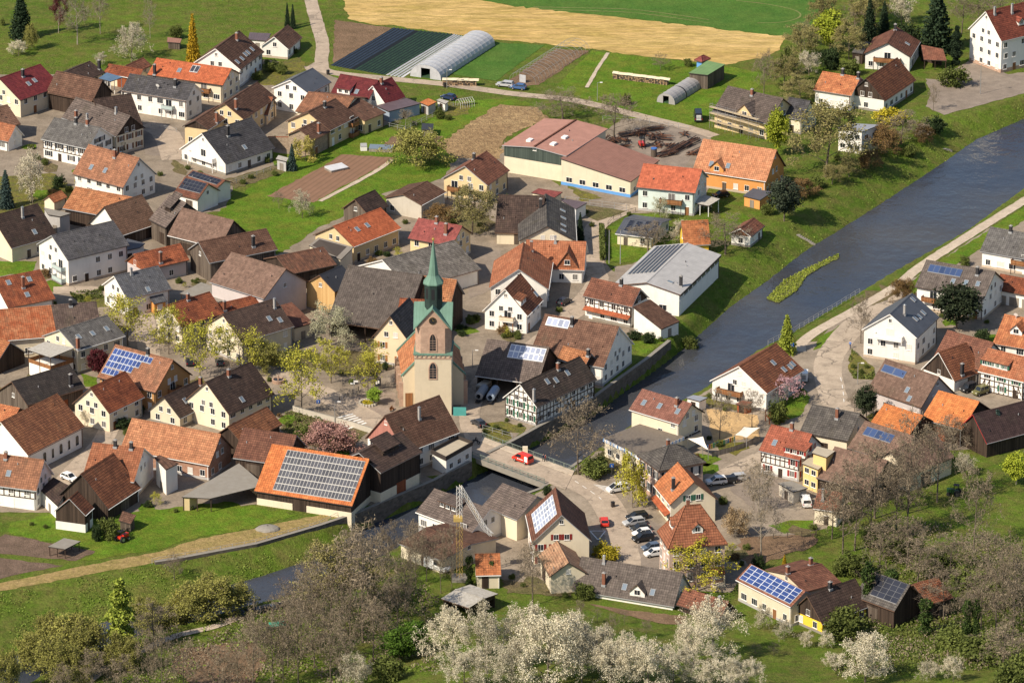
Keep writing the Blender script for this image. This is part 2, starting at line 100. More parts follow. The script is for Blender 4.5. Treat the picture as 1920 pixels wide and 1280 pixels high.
ROADS=[
('field_road','road',3,3.6,[[-56.73, 287.82], [-54.51, 258.22], [-51.82, 234.38], [-50.0, 218.13], [-49.78, 203.12], [-47.16, 195.05], [-30.39, 189.28], [-16.53, 184.88], [0.0, 177.44], [13.66, 173.11], [21.79, 167.94], [32.49, 159.4], [44.38, 150.12], [50.87, 143.45]]),
('lane','road',3,4.5,[[-49.75, 202.21], [-54.02, 193.27], [-57.83, 184.44], [-62.69, 169.22], [-66.19, 156.43]]),
('alley','road',3,5.0,[[29.68, 91.83], [21.76, 80.35], [19.32, 70.94], [19.13, 48.85], [19.85, 38.07], [13.43, 17.03]]),
('village_street','road',3,6.5,[[-82.06, -16.59], [-66.6, -16.59], [-52.13, -21.49], [-39.87, -34.36], [-27.76, -51.64], [-18.38, -60.25], [-9.17, -63.3], [0.0, -69.95], [9.05, -78.32], [15.19, -85.39], [19.02, -92.1], [21.58, -105.01], [22.91, -121.79], [22.94, -131.36]]),
('river_road','road2',3,6.3,[[91.35, 31.69], [80.44, 14.96], [74.1, 0.0], [70.71, -13.31], [70.34, -26.35], [71.27, -39.12], [74.02, -51.64]]),
('riverside_path','gravel',4,2.8,[[130.25, 104.68], [98.5, 53.57], [89.14, 35.58], [78.27, 19.45], [69.0, 6.08], [65.22, -1.68], [64.72, -6.69]]),
('gravel_path','gravel',6,2.0,[[-42.78, -145.03], [-51.14, -149.25], [-58.2, -157.09], [-66.36, -162.25], [-72.27, -168.64], [-78.98, -177.46], [-83.46, -186.88]]),
('side_street','road2',3,4.5,[[62.15, -57.8], [54.83, -66.94], [47.65, -75.34], [42.26, -83.34]]),
('court_lane','road',3,4.5,[[19.69, 27.47], [12.18, 13.59], [6.02, 0.0], [-1.19, -13.31], [-7.08, -26.35], [-9.3, -45.41], [-7.46, -60.86]]),
('barn_lane','road',3,4.5,[[-78.5, -16.59], [-85.29, -39.12], [-88.4, -60.86], [-92.98, -75.94], [-96.34, -90.65]]),
('house_drive','road',3,5.0,[[-106.24, 32.75], [-96.36, 32.75], [-89.82, 27.47], [-84.01, 13.59], [-81.08, -13.31]]),
('upper_court','road',3,7.0,[[-83.28, 125.42], [-87.17, 145.94], [-92.94, 152.22]]),
('field_track','trackgrass',3,0.5,[[60.69, 257.25], [69.21, 253.87], [76.16, 248.59], [77.3, 242.88], [72.78, 238.14], [65.61, 237.2]]),
('field_track','trackgrass',3,0.5,[[5.76, 251.47], [20.14, 250.51], [34.49, 248.59], [52.87, 240.03]]),
('field_track','trackgrass',3,0.5,[[6.47, 249.55], [20.11, 248.12], [34.42, 245.73], [52.77, 237.2]]),
('garden_path','gravel',6,1.2,[[-29.74, 125.42], [-34.13, 115.37], [-46.55, 94.54]]),
('garden_path','gravel',6,1.0,[[25.24, 211.27], [22.23, 197.73], [19.25, 182.24]])]
PT={
'church_tower':[[-17.04, -44.79, 0.0]],
'bridge':[[-6.33, -57.8, 0.0], [13.25, -77.13, 0.0], [6.76, -84.22, 0.0], [-8.55, -69.05, 0.0]],
'poly1':[[-26.83, 190.61, 0.0], [-17.97, 189.73, 0.0], [-4.09, 219.05, 0.0]],
'poly2':[[37.25, 170.95, 0.0], [41.39, 167.94, 0.0], [48.51, 181.37, 0.0]],
'frame':[[-0.41, 188.84, 0.0], [5.92, 184.44, 0.0], [20.07, 213.09, 0.0]],
'rows':[[-47.48, 200.87, 0.0], [-32.96, 192.83, 0.0], [-15.59, 227.37, 0.0], [-31.86, 232.97, 0.0]],
'fleece':[[-32.96, 192.83, 0.0], [-28.07, 190.61, 0.0], [-12.45, 225.05, 0.0], [-15.59, 227.37, 0.0]],
'wood1':[[-17.77, 184.88, 0.0], [-8.67, 184.0, 0.0]],
'wood2':[[26.4, 190.17, 0.0], [40.76, 184.44, 0.0]],
'crane':[[-10.58, -134.34, 0.0]],
'crane_tip':[[-6.05, -112.06, 0.0]],
'scaffold':[[50.87, 150.96, 0.0], [62.14, 140.96, 0.0]],
'forklift':[[32.48, 135.2, 0.0]],
'drum':[[35.22, 127.85, 0.0]],
'flag1':[[22.79, 51.03, 0.0]],
'flag2':[[25.42, 50.66, 0.0]],
'lamp1':[[120.29, 177.01, 0.0]],
'lamp2':[[63.88, -98.44, 0.0]],
'lamp3':[[76.48, -26.35, 0.0]],
'lamp4':[[21.84, 171.38, 0.0]],
'lamp5':[[-16.77, 181.81, 0.0]],
'lamp6':[[-38.47, -49.47, 0.0]],
'lamp7':[[-8.81, -15.94, 0.0]],
'fountain':[[-51.73, -25.38, 0.0]],
'bench':[[-26.22, -42.27, 0.0]],
'board':[[-29.67, -29.56, 0.0]],
'sign1':[[-42.28, -42.9, 0.0]],
'sign2':[[21.14, -79.5, 0.0]],
'sign3':[[-34.76, -32.77, 0.0]],
'sign4':[[62.84, -8.35, 0.0]],
'planter':[[-31.57, -38.17, 0.0]],
'sail':[[37.65, -67.06, 3.5], [41.87, -70.96, 2.5], [40.79, -68.32, 4.5]],
'sail2':[[47.88, -62.7, 2.6], [50.33, -64.23, 2.6], [53.4, -59.4, 3.0], [49.96, -59.1, 3.0]],
'tanker1':[[-7.37, -37.54, 0.0], [-5.3, -29.56, 0.0]],
'tanker2':[[-4.79, -38.17, 0.0], [-3.52, -32.77, 0.0]],
'cart':[[-6.23, -30.53, 0.0]],
'tractor':[[93.02, -90.07, 0.0]],
'redmachine':[[-80.25, -114.57, 0.0]],
'people':[[6.71, -71.76, 0.0], [7.17, -72.06, 0.0]],
'person2':[[76.13, -4.36, 0.0]],
'biker':[[-7.8, -61.47, 0.0]],
'greenhouse':[[-11.98, 167.08, 0.0]],
'frame1':[[-32.54, 132.33, 0.0]],
'frame2':[[-43.27, 118.17, 0.0]],
'whitebox':[[-36.94, 132.74, 0.0]],
'tarp':[[-46.53, -157.86, 0.0]],
'dumpster':[[-11.83, -48.53, 0.0]],
'barrels':[[46.5, -145.56, 0.0]],
'bales':[[-53.65, -152.66, 0.0], [-42.72, -146.62, 0.0]],
'wall_left':[[35.54, 0.0, 0.0], [29.84, -11.99, 0.0], [23.04, -24.73, 0.0], [16.97, -36.59, 0.0], [5.9, -51.64, 0.0], [0.0, -60.25, 0.0], [-5.14, -66.94, 0.0]],
'wall_low':[[-8.87, -72.36, 0.0], [-14.47, -79.5, 0.0], [-16.35, -82.46, 0.0], [-31.68, -99.88, 0.0], [-39.78, -106.99, 0.0], [-52.6, -116.8, 0.0], [-69.11, -124.81, 0.0], [-72.83, -126.18, 0.0]],
'wall_right':[[14.81, -70.56, 0.0], [9.61, -79.8, 0.0], [6.18, -86.27, 0.0], [-3.35, -94.99, 0.0]],
'fence_low':[[-35.54, -101.02, 0.0], [-39.8, -106.42, 0.0], [-52.62, -116.25, 0.0], [-69.14, -124.26, 0.0], [-73.37, -126.18, 0.0]],
'fence_right':[[80.44, 30.98, 0.0], [64.16, 6.08, 0.0], [57.71, -2.68, 0.0]],
'fence_court':[[11.53, 82.25, 0.0], [12.92, 93.76, 0.0], [27.67, 87.98, 0.0]],
'garden_wall':[[-47.78, -42.27, 0.0], [-44.78, -44.79, 0.0], [-34.7, -51.64, 0.0], [-29.38, -56.27, 0.0]],
'ruin':[[-60.98, 135.61, 0.0], [-55.17, 133.56, 0.0], [-49.5, 142.62, 0.0]],
'bollards':[[-37.81, -36.59, 0.0], [-36.91, -35.32, 0.0], [-36.14, -33.72, 0.0], [-35.01, -32.13, 0.0], [-33.89, -30.21, 0.0]],
'zebra1':[[-39.47, -46.97, 0.0], [-34.92, -43.84, 0.0], [-31.27, -50.09, 0.0], [-35.78, -54.11, 0.0]],
'zebra2':[[17.12, -84.22, 0.0], [20.25, -85.39, 0.0], [21.28, -90.65, 0.0], [19.64, -88.32, 0.0]],
'play_fence':[[42.76, -69.05, 0.0], [48.04, -65.43, 0.0], [53.41, -60.25, 0.0]],
'bin1':[[21.07, -96.43, 0.0]],
'bin2':[[-47.79, 193.27, 0.0]],
'bin3':[[-17.33, 182.68, 0.0]],
'fa':[[-93.4, 153.06, 0.0], [-88.74, 149.7, 0.0], [-84.4, 146.78, 0.0]],
'fb':[[-72.74, 100.76, 0.0], [-69.11, 106.25, 0.0], [-57.92, 119.37, 0.0]],
'fc':[[22.98, 76.95, 0.0], [24.34, 81.49, 0.0], [29.83, 86.83, 0.0]],
'fd':[[-37.9, -21.81, 0.0], [-30.81, -21.16, 0.0], [-26.4, -16.59, 0.0]],
'fe':[[-6.35, -53.5, 0.0], [0.0, -58.42, 0.0]],
'ff':[[22.96, 156.01, 0.0], [32.39, 155.17, 0.0], [44.33, 148.45, 0.0]],
'fg':[[-35.05, 153.48, 0.0], [-26.85, 147.61, 0.0], [-14.97, 167.08, 0.0]],
'manure':[[-50.55, -108.4, 0.0]],
'hedge':[[21.4, 73.94, 0.0], [21.31, 52.48, 0.0]],
'dash1':[[13.31, -82.46, 0.0], [14.85, -85.1, 0.0], [16.5, -88.03, 0.0], [18.25, -91.23, 0.0], [19.22, -93.84, 0.0]],
'dash2':[[72.93, -22.46, 0.0], [73.02, -26.99, 0.0], [73.01, -31.17, 0.0], [72.89, -35.32, 0.0], [72.78, -39.12, 0.0]],
'tri':[[17.73, -111.21, 0.0]],
'steps1':[[68.47, 74.95, -0.5], [71.98, 73.28, -2.2]],
'steps2':[[108.49, 140.36, -0.5], [109.85, 140.4, -1.5]],
'paddock':[[53.85, -113.46, 0.0], [62.71, -112.06, 0.0]],
'logs':[[96.2, -197.56, 6.59]]}

# ---------------------------------------------------------------- materials
MATS={}
def nodes(name):
    m=bpy.data.materials.new(name); m.use_nodes=True; nt=m.node_tree; b=nt.nodes['Principled BSDF']; b.inputs['Specular IOR Level'].default_value=.25
    return m,nt,b
class NT:
    def __init__(s,nt): s.t=nt
    def n(s,ty,**k):
        a=s.t.nodes.new(ty)
        for kk,v in k.items(): setattr(a,kk,v)
        return a
    def l(s,a,b): s.t.links.new(a,b)
    def val(s,sock,v):
        if hasattr(v,'links'): s.l(v,sock)
        else: sock.default_value=v
    def math(s,op,a,b=None,c=None):
        m=s.n('ShaderNodeMath',operation=op); s.val(m.inputs[0],a)
        if b is not None: s.val(m.inputs[1],b)
        if c is not None: s.val(m.inputs[2],c)
        return m.outputs[0]
    def mix(s,f,a,b,ty='MIX'):
        m=s.n('ShaderNodeMix',data_type='RGBA',blend_type=ty); s.val(m.inputs[0],f)
        for i,v in ((6,a),(7,b)):
            if hasattr(v,'links'): s.l(v,m.inputs[i])
            else: m.inputs[i].default_value=tuple(v)[:3]+(1,)
        return m.outputs[2]
    def noise(s,vec,scale,detail=4,rough=.6):
        m=s.n('ShaderNodeTexNoise'); m.inputs['Scale'].default_value=scale; m.inputs['Detail'].default_value=detail; m.inputs['Roughness'].default_value=rough
        if vec is not None: s.l(vec,m.inputs['Vector'])
        return m.outputs[0]
    def ramp(s,f,a,b):
        m=s.n('ShaderNodeMapRange'); s.l(f,m.inputs[0]); m.inputs[1].default_value=a; m.inputs[2].default_value=b; return m.outputs[0]
    def uv(s,rnd=True):
        u=s.n('ShaderNodeUVMap').outputs[0]
        if not rnd: return u
        oi=s.n('ShaderNodeObjectInfo'); mul=s.math('MULTIPLY',oi.outputs['Random'],97.0)
        c=s.n('ShaderNodeCombineXYZ'); s.l(mul,c.inputs[0]); s.l(mul,c.inputs[2])
        v=s.n('ShaderNodeVectorMath',operation='ADD'); s.l(u,v.inputs[0]); s.l(c.outputs[0],v.inputs[1]); return v.outputs[0]
    def scale(s,vec,x,y,z=1):
        v=s.n('ShaderNodeVectorMath',operation='MULTIPLY'); s.l(vec,v.inputs[0]); v.inputs[1].default_value=(x,y,z); return v.outputs[0]
def sc3(c,f): return tuple(min(1,x*f) for x in c)
def tile_mat(name,c1,c2,row=.55,colw=.5,line=.5,mott=(.42,.62),rough=.85,streak=.5,spots=None,vline=.3,half=None):
    m,nt,b=nodes(name); t=NT(nt); raw=t.uv(False); uv=t.uv()
    sep=t.n('ShaderNodeSeparateXYZ'); t.l(raw,sep.inputs[0]); u,v=sep.outputs[0],sep.outputs[1]
    n1=t.noise(uv,.55,5); n2=t.noise(t.scale(uv,1.6,.22),1.3,3); n3=t.noise(uv,3.3,3,.75)
    f=t.ramp(t.math('ADD',t.math('MULTIPLY',n1,1-streak*.6),t.math('MULTIPLY',n2,streak*.6)),*mott)
    col=t.mix(f,c1,c2)
    # single tiles differ a little
    wn=t.n('ShaderNodeTexWhiteNoise',noise_dimensions='2D'); cc=t.n('ShaderNodeCombineXYZ')
    t.l(t.math('FLOOR',t.math('DIVIDE',u,colw)),cc.inputs[0]); t.l(t.math('FLOOR',t.math('DIVIDE',v,row)),cc.inputs[1]); t.l(cc.outputs[0],wn.inputs[0])
    br=t.math('MULTIPLY_ADD',wn.outputs[0],.42,.79); br=t.math('MULTIPLY',br,t.math('MULTIPLY_ADD',n3,.7,.65))
    fr=t.math('FRACT',t.math('DIVIDE',v,row)); ln=t.math('LESS_THAN',fr,.3)
    fu=t.math('FRACT',t.math('DIVIDE',u,colw)); lu=t.math('LESS_THAN',fu,.3)
    br=t.math('MULTIPLY',br,t.math('SUBTRACT',1.0,t.math('MULTIPLY',ln,line*.8)))
    br=t.math('MULTIPLY',br,t.math('SUBTRACT',1.0,t.math('MULTIPLY',lu,vline*.8)))
    col=t.mix(1.0,col,br,'MULTIPLY')
    if half is not None:
        h=t.math('GREATER_THAN',u,half[0]); col2=t.mix(f,half[1],half[2]); col2=t.mix(1.0,col2,br,'MULTIPLY'); col=t.mix(h,col,col2)
    if streak>=.5: col=t.mix(t.math('MULTIPLY',t.ramp(t.noise(t.scale(uv,1,.45),.34,6,.75),.56,.70),.42),col,(.075,.066,.042))
    if spots is not None:
        sp=t.ramp(t.noise(uv,2.3,6,.8),.60,.70); col=t.mix(t.math('MULTIPLY',sp,.75),col,spots)
    oi=t.n('ShaderNodeObjectInfo'); col=t.mix(1.0,col,t.math('MULTIPLY_ADD',oi.outputs['Random'],.32,.72),'MULTIPLY')
    t.l(col,b.inputs['Base Color']); b.inputs['Roughness'].default_value=rough
    bp=t.n('ShaderNodeBump'); bp.inputs['Strength'].default_value=.5; bp.inputs['Distance'].default_value=.06
    t.l(t.math('ADD',fr,t.math('MULTIPLY',fu,.6)),bp.inputs['Height']); t.l(bp.outputs[0],b.inputs['Normal'])
    MATS[name]=m; return m
def seam_mat(name,c,rough=.45,gap=.6,metal=0.0):
    m,nt,b=nodes(name); t=NT(nt); raw=t.uv(False); uv=t.uv(); sep=t.n('ShaderNodeSeparateXYZ'); t.l(raw,sep.inputs[0])
    fu=t.math('FRACT',t.math('DIVIDE',sep.outputs[0],gap)); lu=t.math('LESS_THAN',fu,.16)
    n=t.noise(uv,.5,5); n2=t.noise(t.scale(uv,2,.15),1.5,3)
    col=t.mix(t.ramp(n,.3,.75),sc3(c,.85),sc3(c,1.12)); col=t.mix(t.ramp(n2,.55,.8),col,sc3(c,.75)); col=t.mix(t.math('MULTIPLY',lu,.3),col,sc3(c,.45))
    t.l(col,b.inputs['Base Color']); b.inputs['Roughness'].default_value=rough; b.inputs['Metallic'].default_value=metal
    bp=t.n('ShaderNodeBump'); bp.inputs['Strength'].default_value=.4; bp.inputs['Distance'].default_value=.05; t.l(lu,bp.inputs['Height']); t.l(bp.outputs[0],b.inputs['Normal'])
    MATS[name]=m; return m
def plain(name,c,rough=.8,var=.12,scale=.6,metal=0.0,c2=None,spec=None):
    m,nt,b=nodes(name); t=NT(nt)
    if var>0 or c2:
        tc=t.n('ShaderNodeTexCoord'); oi=t.n('ShaderNodeObjectInfo'); v=t.n('ShaderNodeVectorMath',operation='ADD'); t.l(tc.outputs['Object'],v.inputs[0])
        mu=t.math('MULTIPLY',oi.outputs['Random'],61.0); cx=t.n('ShaderNodeCombineXYZ'); t.l(mu,cx.inputs[0]); t.l(mu,cx.inputs[1]); t.l(cx.outputs[0],v.inputs[1])
        n=t.ramp(t.noise(v.outputs[0],scale,6,.65),.3,.72)
        col=t.mix(n,sc3(c,1-var),c2 or sc3(c,1+var*.5))
        if name[:2]=='w_':
            st=t.ramp(t.noise(t.scale(v.outputs[0],1,1,.16),1.1,4,.7),.52,.75); col=t.mix(t.math('MULTIPLY',st,.22),col,(c[0]*.55,c[1]*.5,c[2]*.42)); col=t.mix(1.0,col,t.math('MULTIPLY_ADD',oi.outputs['Random'],.14,.89),'MULTIPLY')
        t.l(col,b.inputs['Base Color'])
    else: b.inputs['Base Color'].default_value=tuple(c)+(1,)
    b.inputs['Roughness'].default_value=rough; b.inputs['Metallic'].default_value=metal
    if spec is not None: b.inputs['Specular IOR Level'].default_value=spec
    MATS[name]=m; return m
def plank(name,c1,c2,w=.28,horiz=False,rough=.85):
    m,nt,b=nodes(name); t=NT(nt); raw=t.uv(False); uv=t.uv(); sep=t.n('ShaderNodeSeparateXYZ'); t.l(raw,sep.inputs[0])
    u=sep.outputs[1 if horiz else 0]; k=t.math('DIVIDE',u,w)
    wn=t.n('ShaderNodeTexWhiteNoise',noise_dimensions='1D'); t.l(t.math('FLOOR',k),wn.inputs['W'])
    n=t.noise(t.scale(uv,*((.3,3) if horiz else (3,.3))),1.2,4)
    f=t.math('ADD',t.math('MULTIPLY',wn.outputs[0],.6),t.math('MULTIPLY',n,.5)); col=t.mix(t.ramp(f,.2,.9),c1,c2)
    lu=t.math('LESS_THAN',t.math('FRACT',k),.14); col=t.mix(t.math('MULTIPLY',lu,.55),col,sc3(c1,.25))
    t.l(col,b.inputs['Base Color']); b.inputs['Roughness'].default_value=rough
    MATS[name]=m; return m
def brickm(name,c1,c2,mortar,scale=2.2,wd_=.5,ht_=.25):
    m,nt,b=nodes(name); t=NT(nt); br=t.n('ShaderNodeTexBrick'); t.l(t.uv(),br.inputs[0]); br.inputs['Color1'].default_value=c1+(1,); br.inputs['Color2'].default_value=c2+(1,); br.inputs['Mortar'].default_value=mortar+(1,)
    br.inputs['Scale'].default_value=scale; br.inputs['Mortar Size'].default_value=.03; br.inputs['Brick Width'].default_value=wd_; br.inputs['Row Height'].default_value=ht_
    n=t.noise(t.uv(),.8,5); col=t.mix(1.0,br.outputs[0],t.math('MULTIPLY_ADD',n,.9,.55),'MULTIPLY'); t.l(col,b.inputs['Base Color']); b.inputs['Roughness'].default_value=.9
    MATS[name]=m; return m
def pvm(name,cell,line,lw=.07,sub=0,rough=.3):
    m,nt,b=nodes(name); t=NT(nt); sep=t.n('ShaderNodeSeparateXYZ'); t.l(t.uv(False),sep.inputs[0])
    ms=[]
    for i in (0,1):
        fr=t.math('FRACT',sep.outputs[i]); d=t.math('ABSOLUTE',t.math('SUBTRACT',fr,.5)); ms.append(t.math('GREATER_THAN',d,.5-lw*(1 if i else 1.0)))
    k=t.math('MAXIMUM',ms[0],ms[1])
    wn=t.n('ShaderNodeTexWhiteNoise',noise_dimensions='2D'); cc=t.n('ShaderNodeCombineXYZ'); t.l(t.math('FLOOR',sep.outputs[0]),cc.inputs[0]); t.l(t.math('FLOOR',sep.outputs[1]),cc.inputs[1]); t.l(cc.outputs[0],wn.inputs[0])
    col=t.mix(wn.outputs[0],sc3(cell,.8),sc3(cell,1.25)); col=t.mix(k,col,line); t.l(col,b.inputs['Base Color']); b.inputs['Roughness'].default_value=rough; b.inputs['Specular IOR Level'].default_value=.5
    MATS[name]=m; return m
# roofs
T=tile_mat
T('maroon',(.13,.022,.026),(.165,.03,.03),line=.25,vline=.15,streak=.2)
T('brown',(.115,.058,.038),(.18,.095,.062)); T('brown2',(.14,.085,.062),(.185,.115,.085),line=.12,vline=.1)
T('oldbrown',(.16,.085,.055),(.22,.12,.08)); T('darkbrown',(.058,.037,.03),(.095,.06,.046)); T('darkbrown2',(.045,.037,.034),(.075,.06,.052)); T('darkbrown3',(.05,.037,.031),(.085,.06,.047),line=.6)
T('greybrown',(.115,.088,.075),(.17,.13,.11)); T('greybrown2',(.095,.076,.066),(.135,.11,.095),line=.25,spots=(.3,.27,.22))
T('darkgrey',(.05,.047,.05),(.08,.075,.078)); T('grey',(.105,.097,.092),(.15,.14,.13),line=.3); T('greytile',(.095,.09,.095),(.14,.132,.135)); T('greytile2',(.075,.066,.06),(.13,.115,.1))
T('slategrey',(.085,.086,.095),(.115,.115,.122),line=.35); T('greylichen',(.13,.115,.1),(.23,.205,.18),line=.55,spots=(.36,.33,.28))
T('newred',(.36,.095,.04),(.43,.12,.05),line=.2,vline=.2,streak=.2); T('neworange',(.43,.14,.045),(.53,.19,.06),line=.25,vline=.2,streak=.3); T('neworange2',(.42,.125,.04),(.52,.17,.055),line=.2,streak=.3)
T('oldred',(.20,.06,.03),(.38,.115,.05),line=.5,spots=(.10,.05,.035)); T('brownred',(.17,.068,.042),(.25,.10,.06)); T('terra',(.30,.105,.05),(.40,.16,.08),line=.35)
T('terra2',(.23,.105,.06),(.34,.155,.085),line=.3); T('terra3',(.45,.19,.095),(.55,.25,.13),line=.25); T('terra4',(.36,.15,.075),(.50,.23,.115),line=.4); T('terradark',(.16,.06,.035),(.26,.10,.055)); T('terrapv',(.16,.07,.045),(.24,.1,.06))
T('orange',(.34,.115,.05),(.48,.19,.08),line=.45); T('orange2',(.44,.15,.06),(.55,.21,.085),line=.3,vline=.2); T('orangeold',(.30,.115,.05),(.46,.2,.09),spots=(.5,.36,.22))
T('rust',(.15,.062,.04),(.23,.10,.062)); T('rusttile',(.20,.075,.04),(.33,.125,.06),line=.65,vline=.5); T('rusttile2',(.21,.085,.045),(.36,.15,.07),line=.6,vline=.45,streak=1); T('rustdark',(.10,.05,.034),(.19,.085,.05),line=.1,streak=1)
T('redplain',(.19,.052,.045),(.24,.065,.055),line=.1,vline=.1,streak=.1); T('redplain2',(.36,.095,.048),(.42,.115,.058),line=.1,vline=.1,streak=.1); T('redtile',(.26,.078,.045),(.33,.10,.057),line=.3); T('redtile2',(.26,.095,.05),(.36,.14,.072),spots=(.16,.11,.08))
T('redbrown',(.19,.05,.032),(.27,.075,.045)); T('redbrown2',(.17,.072,.052),(.21,.095,.068),line=.2); T('purplebrown',(.06,.035,.034),(.085,.05,.046),line=.3); T('tan',(.35,.19,.11),(.45,.27,.16),line=.4)
T('brownorange',(.15,.085,.055),(.2,.115,.075),line=.4)
T('mottled',(.36,.10,.04),(.46,.19,.09),spots=(.5,.38,.22),half=(2,(.095,.065,.055),(.15,.105,.085)))
T('nave',(.38,.14,.06),(.48,.2,.09),line=.3)
seam_mat('slate',(.085,.09,.105)); seam_mat('redmetal',(.40,.205,.155),rough=.7); seam_mat('redmetal2',(.27,.135,.10),rough=.7); seam_mat('zinc',(.42,.40,.38),gap=.9); seam_mat('darkmetal',(.04,.04,.045)); seam_mat('purplemetal',(.12,.085,.09)); seam_mat('greymetal',(.28,.29,.32))
seam_mat('copper',(.135,.235,.18),rough=.7,gap=.7); seam_mat('darkcopper',(.028,.045,.04),gap=.5,rough=.5); seam_mat('greenroof',(.16,.26,.09),gap=1); seam_mat('blueglass',(.10,.16,.24),rough=.2)
plain('whitemetal',(.52,.49,.44),c2=(.30,.27,.22),scale=1.6); plain('concrete',(.30,.275,.235),c2=(.22,.195,.16),scale=.8); plain('gravelroof',(.21,.175,.14),c2=(.13,.105,.085),scale=2); plain('greyflat',(.18,.16,.14)); plain('beige',(.42,.36,.27))
# walls
for n_,c_ in dict(white=(.80,.765,.70),cream=(.70,.61,.45),tower=(.64,.54,.385),yellow=(.68,.52,.29),yellow2=(.72,.52,.22),peach=(.74,.57,.38),ochre=(.52,.28,.11),orange_w=(.66,.30,.09),mint=(.60,.67,.62),pinkgrey=(.52,.46,.44),grey_w=(.45,.43,.41),bluegrey=(.30,.36,.44),brightyellow=(.80,.52,.05),pink=(.45,.19,.15),peachgrey=(.55,.40,.32),stone_w=(.5,.4,.3),bluepaint=(.12,.3,.6),beige_w=(.5,.45,.37)).items(): plain('w_'+n_,c_,var=.09,scale=.35,rough=.92)
plank('darkwood',(.028,.018,.013),(.075,.05,.036)); plank('oldwood',(.07,.052,.04),(.17,.135,.105)); plank('newwood',(.50,.30,.12),(.62,.41,.18),w=.35); plank('redwood',(.22,.06,.025),(.32,.10,.04)); plank('rustwood',(.12,.045,.025),(.2,.075,.035)); plank('greenclad',(.045,.06,.05),(.075,.095,.08),w=.5); plank('pinkwood',(.36,.15,.115),(.44,.19,.15)); plank('balconywood',(.20,.085,.035),(.32,.15,.06)); plank('graywood',(.2,.17,.14),(.32,.28,.23))
brickm('brick',(.36,.16,.09),(.28,.11,.06),(.4,.33,.26)); brickm('sandstone',(.42,.27,.19),(.35,.21,.145),(.44,.33,.25),scale=1.3); brickm('stone',(.36,.27,.19),(.22,.16,.11),(.3,.24,.18),scale=1.1); brickm('riverstone',(.17,.14,.115),(.10,.085,.07),(.14,.12,.1),scale=1.0,wd_=.8,ht_=.45)
plain('timber',(.06,.036,.026),var=.2); plain('trim_white',(.78,.75,.7),var=0); plain('trim_brown',(.13,.075,.05),var=.1); plain('trim_dark',(.05,.04,.035),var=.1); plain('trim_red',(.35,.03,.03),var=0); plain('trim_grey',(.3,.3,.3),var=0)
m_,nt_,b_=nodes('glass'); b_.inputs['Base Color'].default_value=(.018,.022,.028,1); b_.inputs['Roughness'].default_value=.12; b_.inputs['Specular IOR Level'].default_value=.5; MATS['glass']=m_; plain('glass2',(.16,.15,.14),rough=.2,var=0,spec=.5)
m_,nt_,b_=nodes('skyglass'); b_.inputs['Base Color'].default_value=(.16,.20,.24,1); b_.inputs['Roughness'].default_value=.08; b_.inputs['Specular IOR Level'].default_value=.8; MATS['skyglass']=m_
m_,nt_,b_=nodes('balconyglass'); b_.inputs['Base Color'].default_value=(.42,.5,.48,1); b_.inputs['Roughness'].default_value=.15; MATS['balconyglass']=m_
for n_,c_ in dict(shut_brown=(.12,.05,.025),shut_dark=(.03,.035,.045),shut_green=(.03,.11,.07),shut_red=(.28,.03,.025),shut_maroon=(.2,.025,.02),shut_wood=(.33,.14,.05),shut_rust=(.25,.08,.03),blind=(.62,.58,.52)).items(): plain(n_,c_,var=0,rough=.6)
pvm('pvdark',(.018,.02,.03),(.12,.12,.12),.03); pvm('blue',(.035,.058,.13),(.10,.12,.17),.06); pvm('bluegrid',(.03,.055,.175),(.48,.5,.54),.055); pvm('greygrid',(.07,.07,.08),(.42,.40,.36),.065); pvm('pale',(.28,.31,.40),(.75,.74,.72),.09); pvm('dark',(.04,.04,.05),(.6,.58,.55),.06)
plain('chim_brick',(.22,.09,.055),var=.2); plain('chim_dark',(.035,.033,.035),var=.1); plain('chim_grey',(.33,.31,.29),var=.15); plain('steel',(.5,.5,.5),rough=.35,var=0,metal=.7); plain('black',(.02,.02,.022),var=0,rough=.6); plain('gold',(.7,.5,.12),var=0,rough=.3,metal=.8)
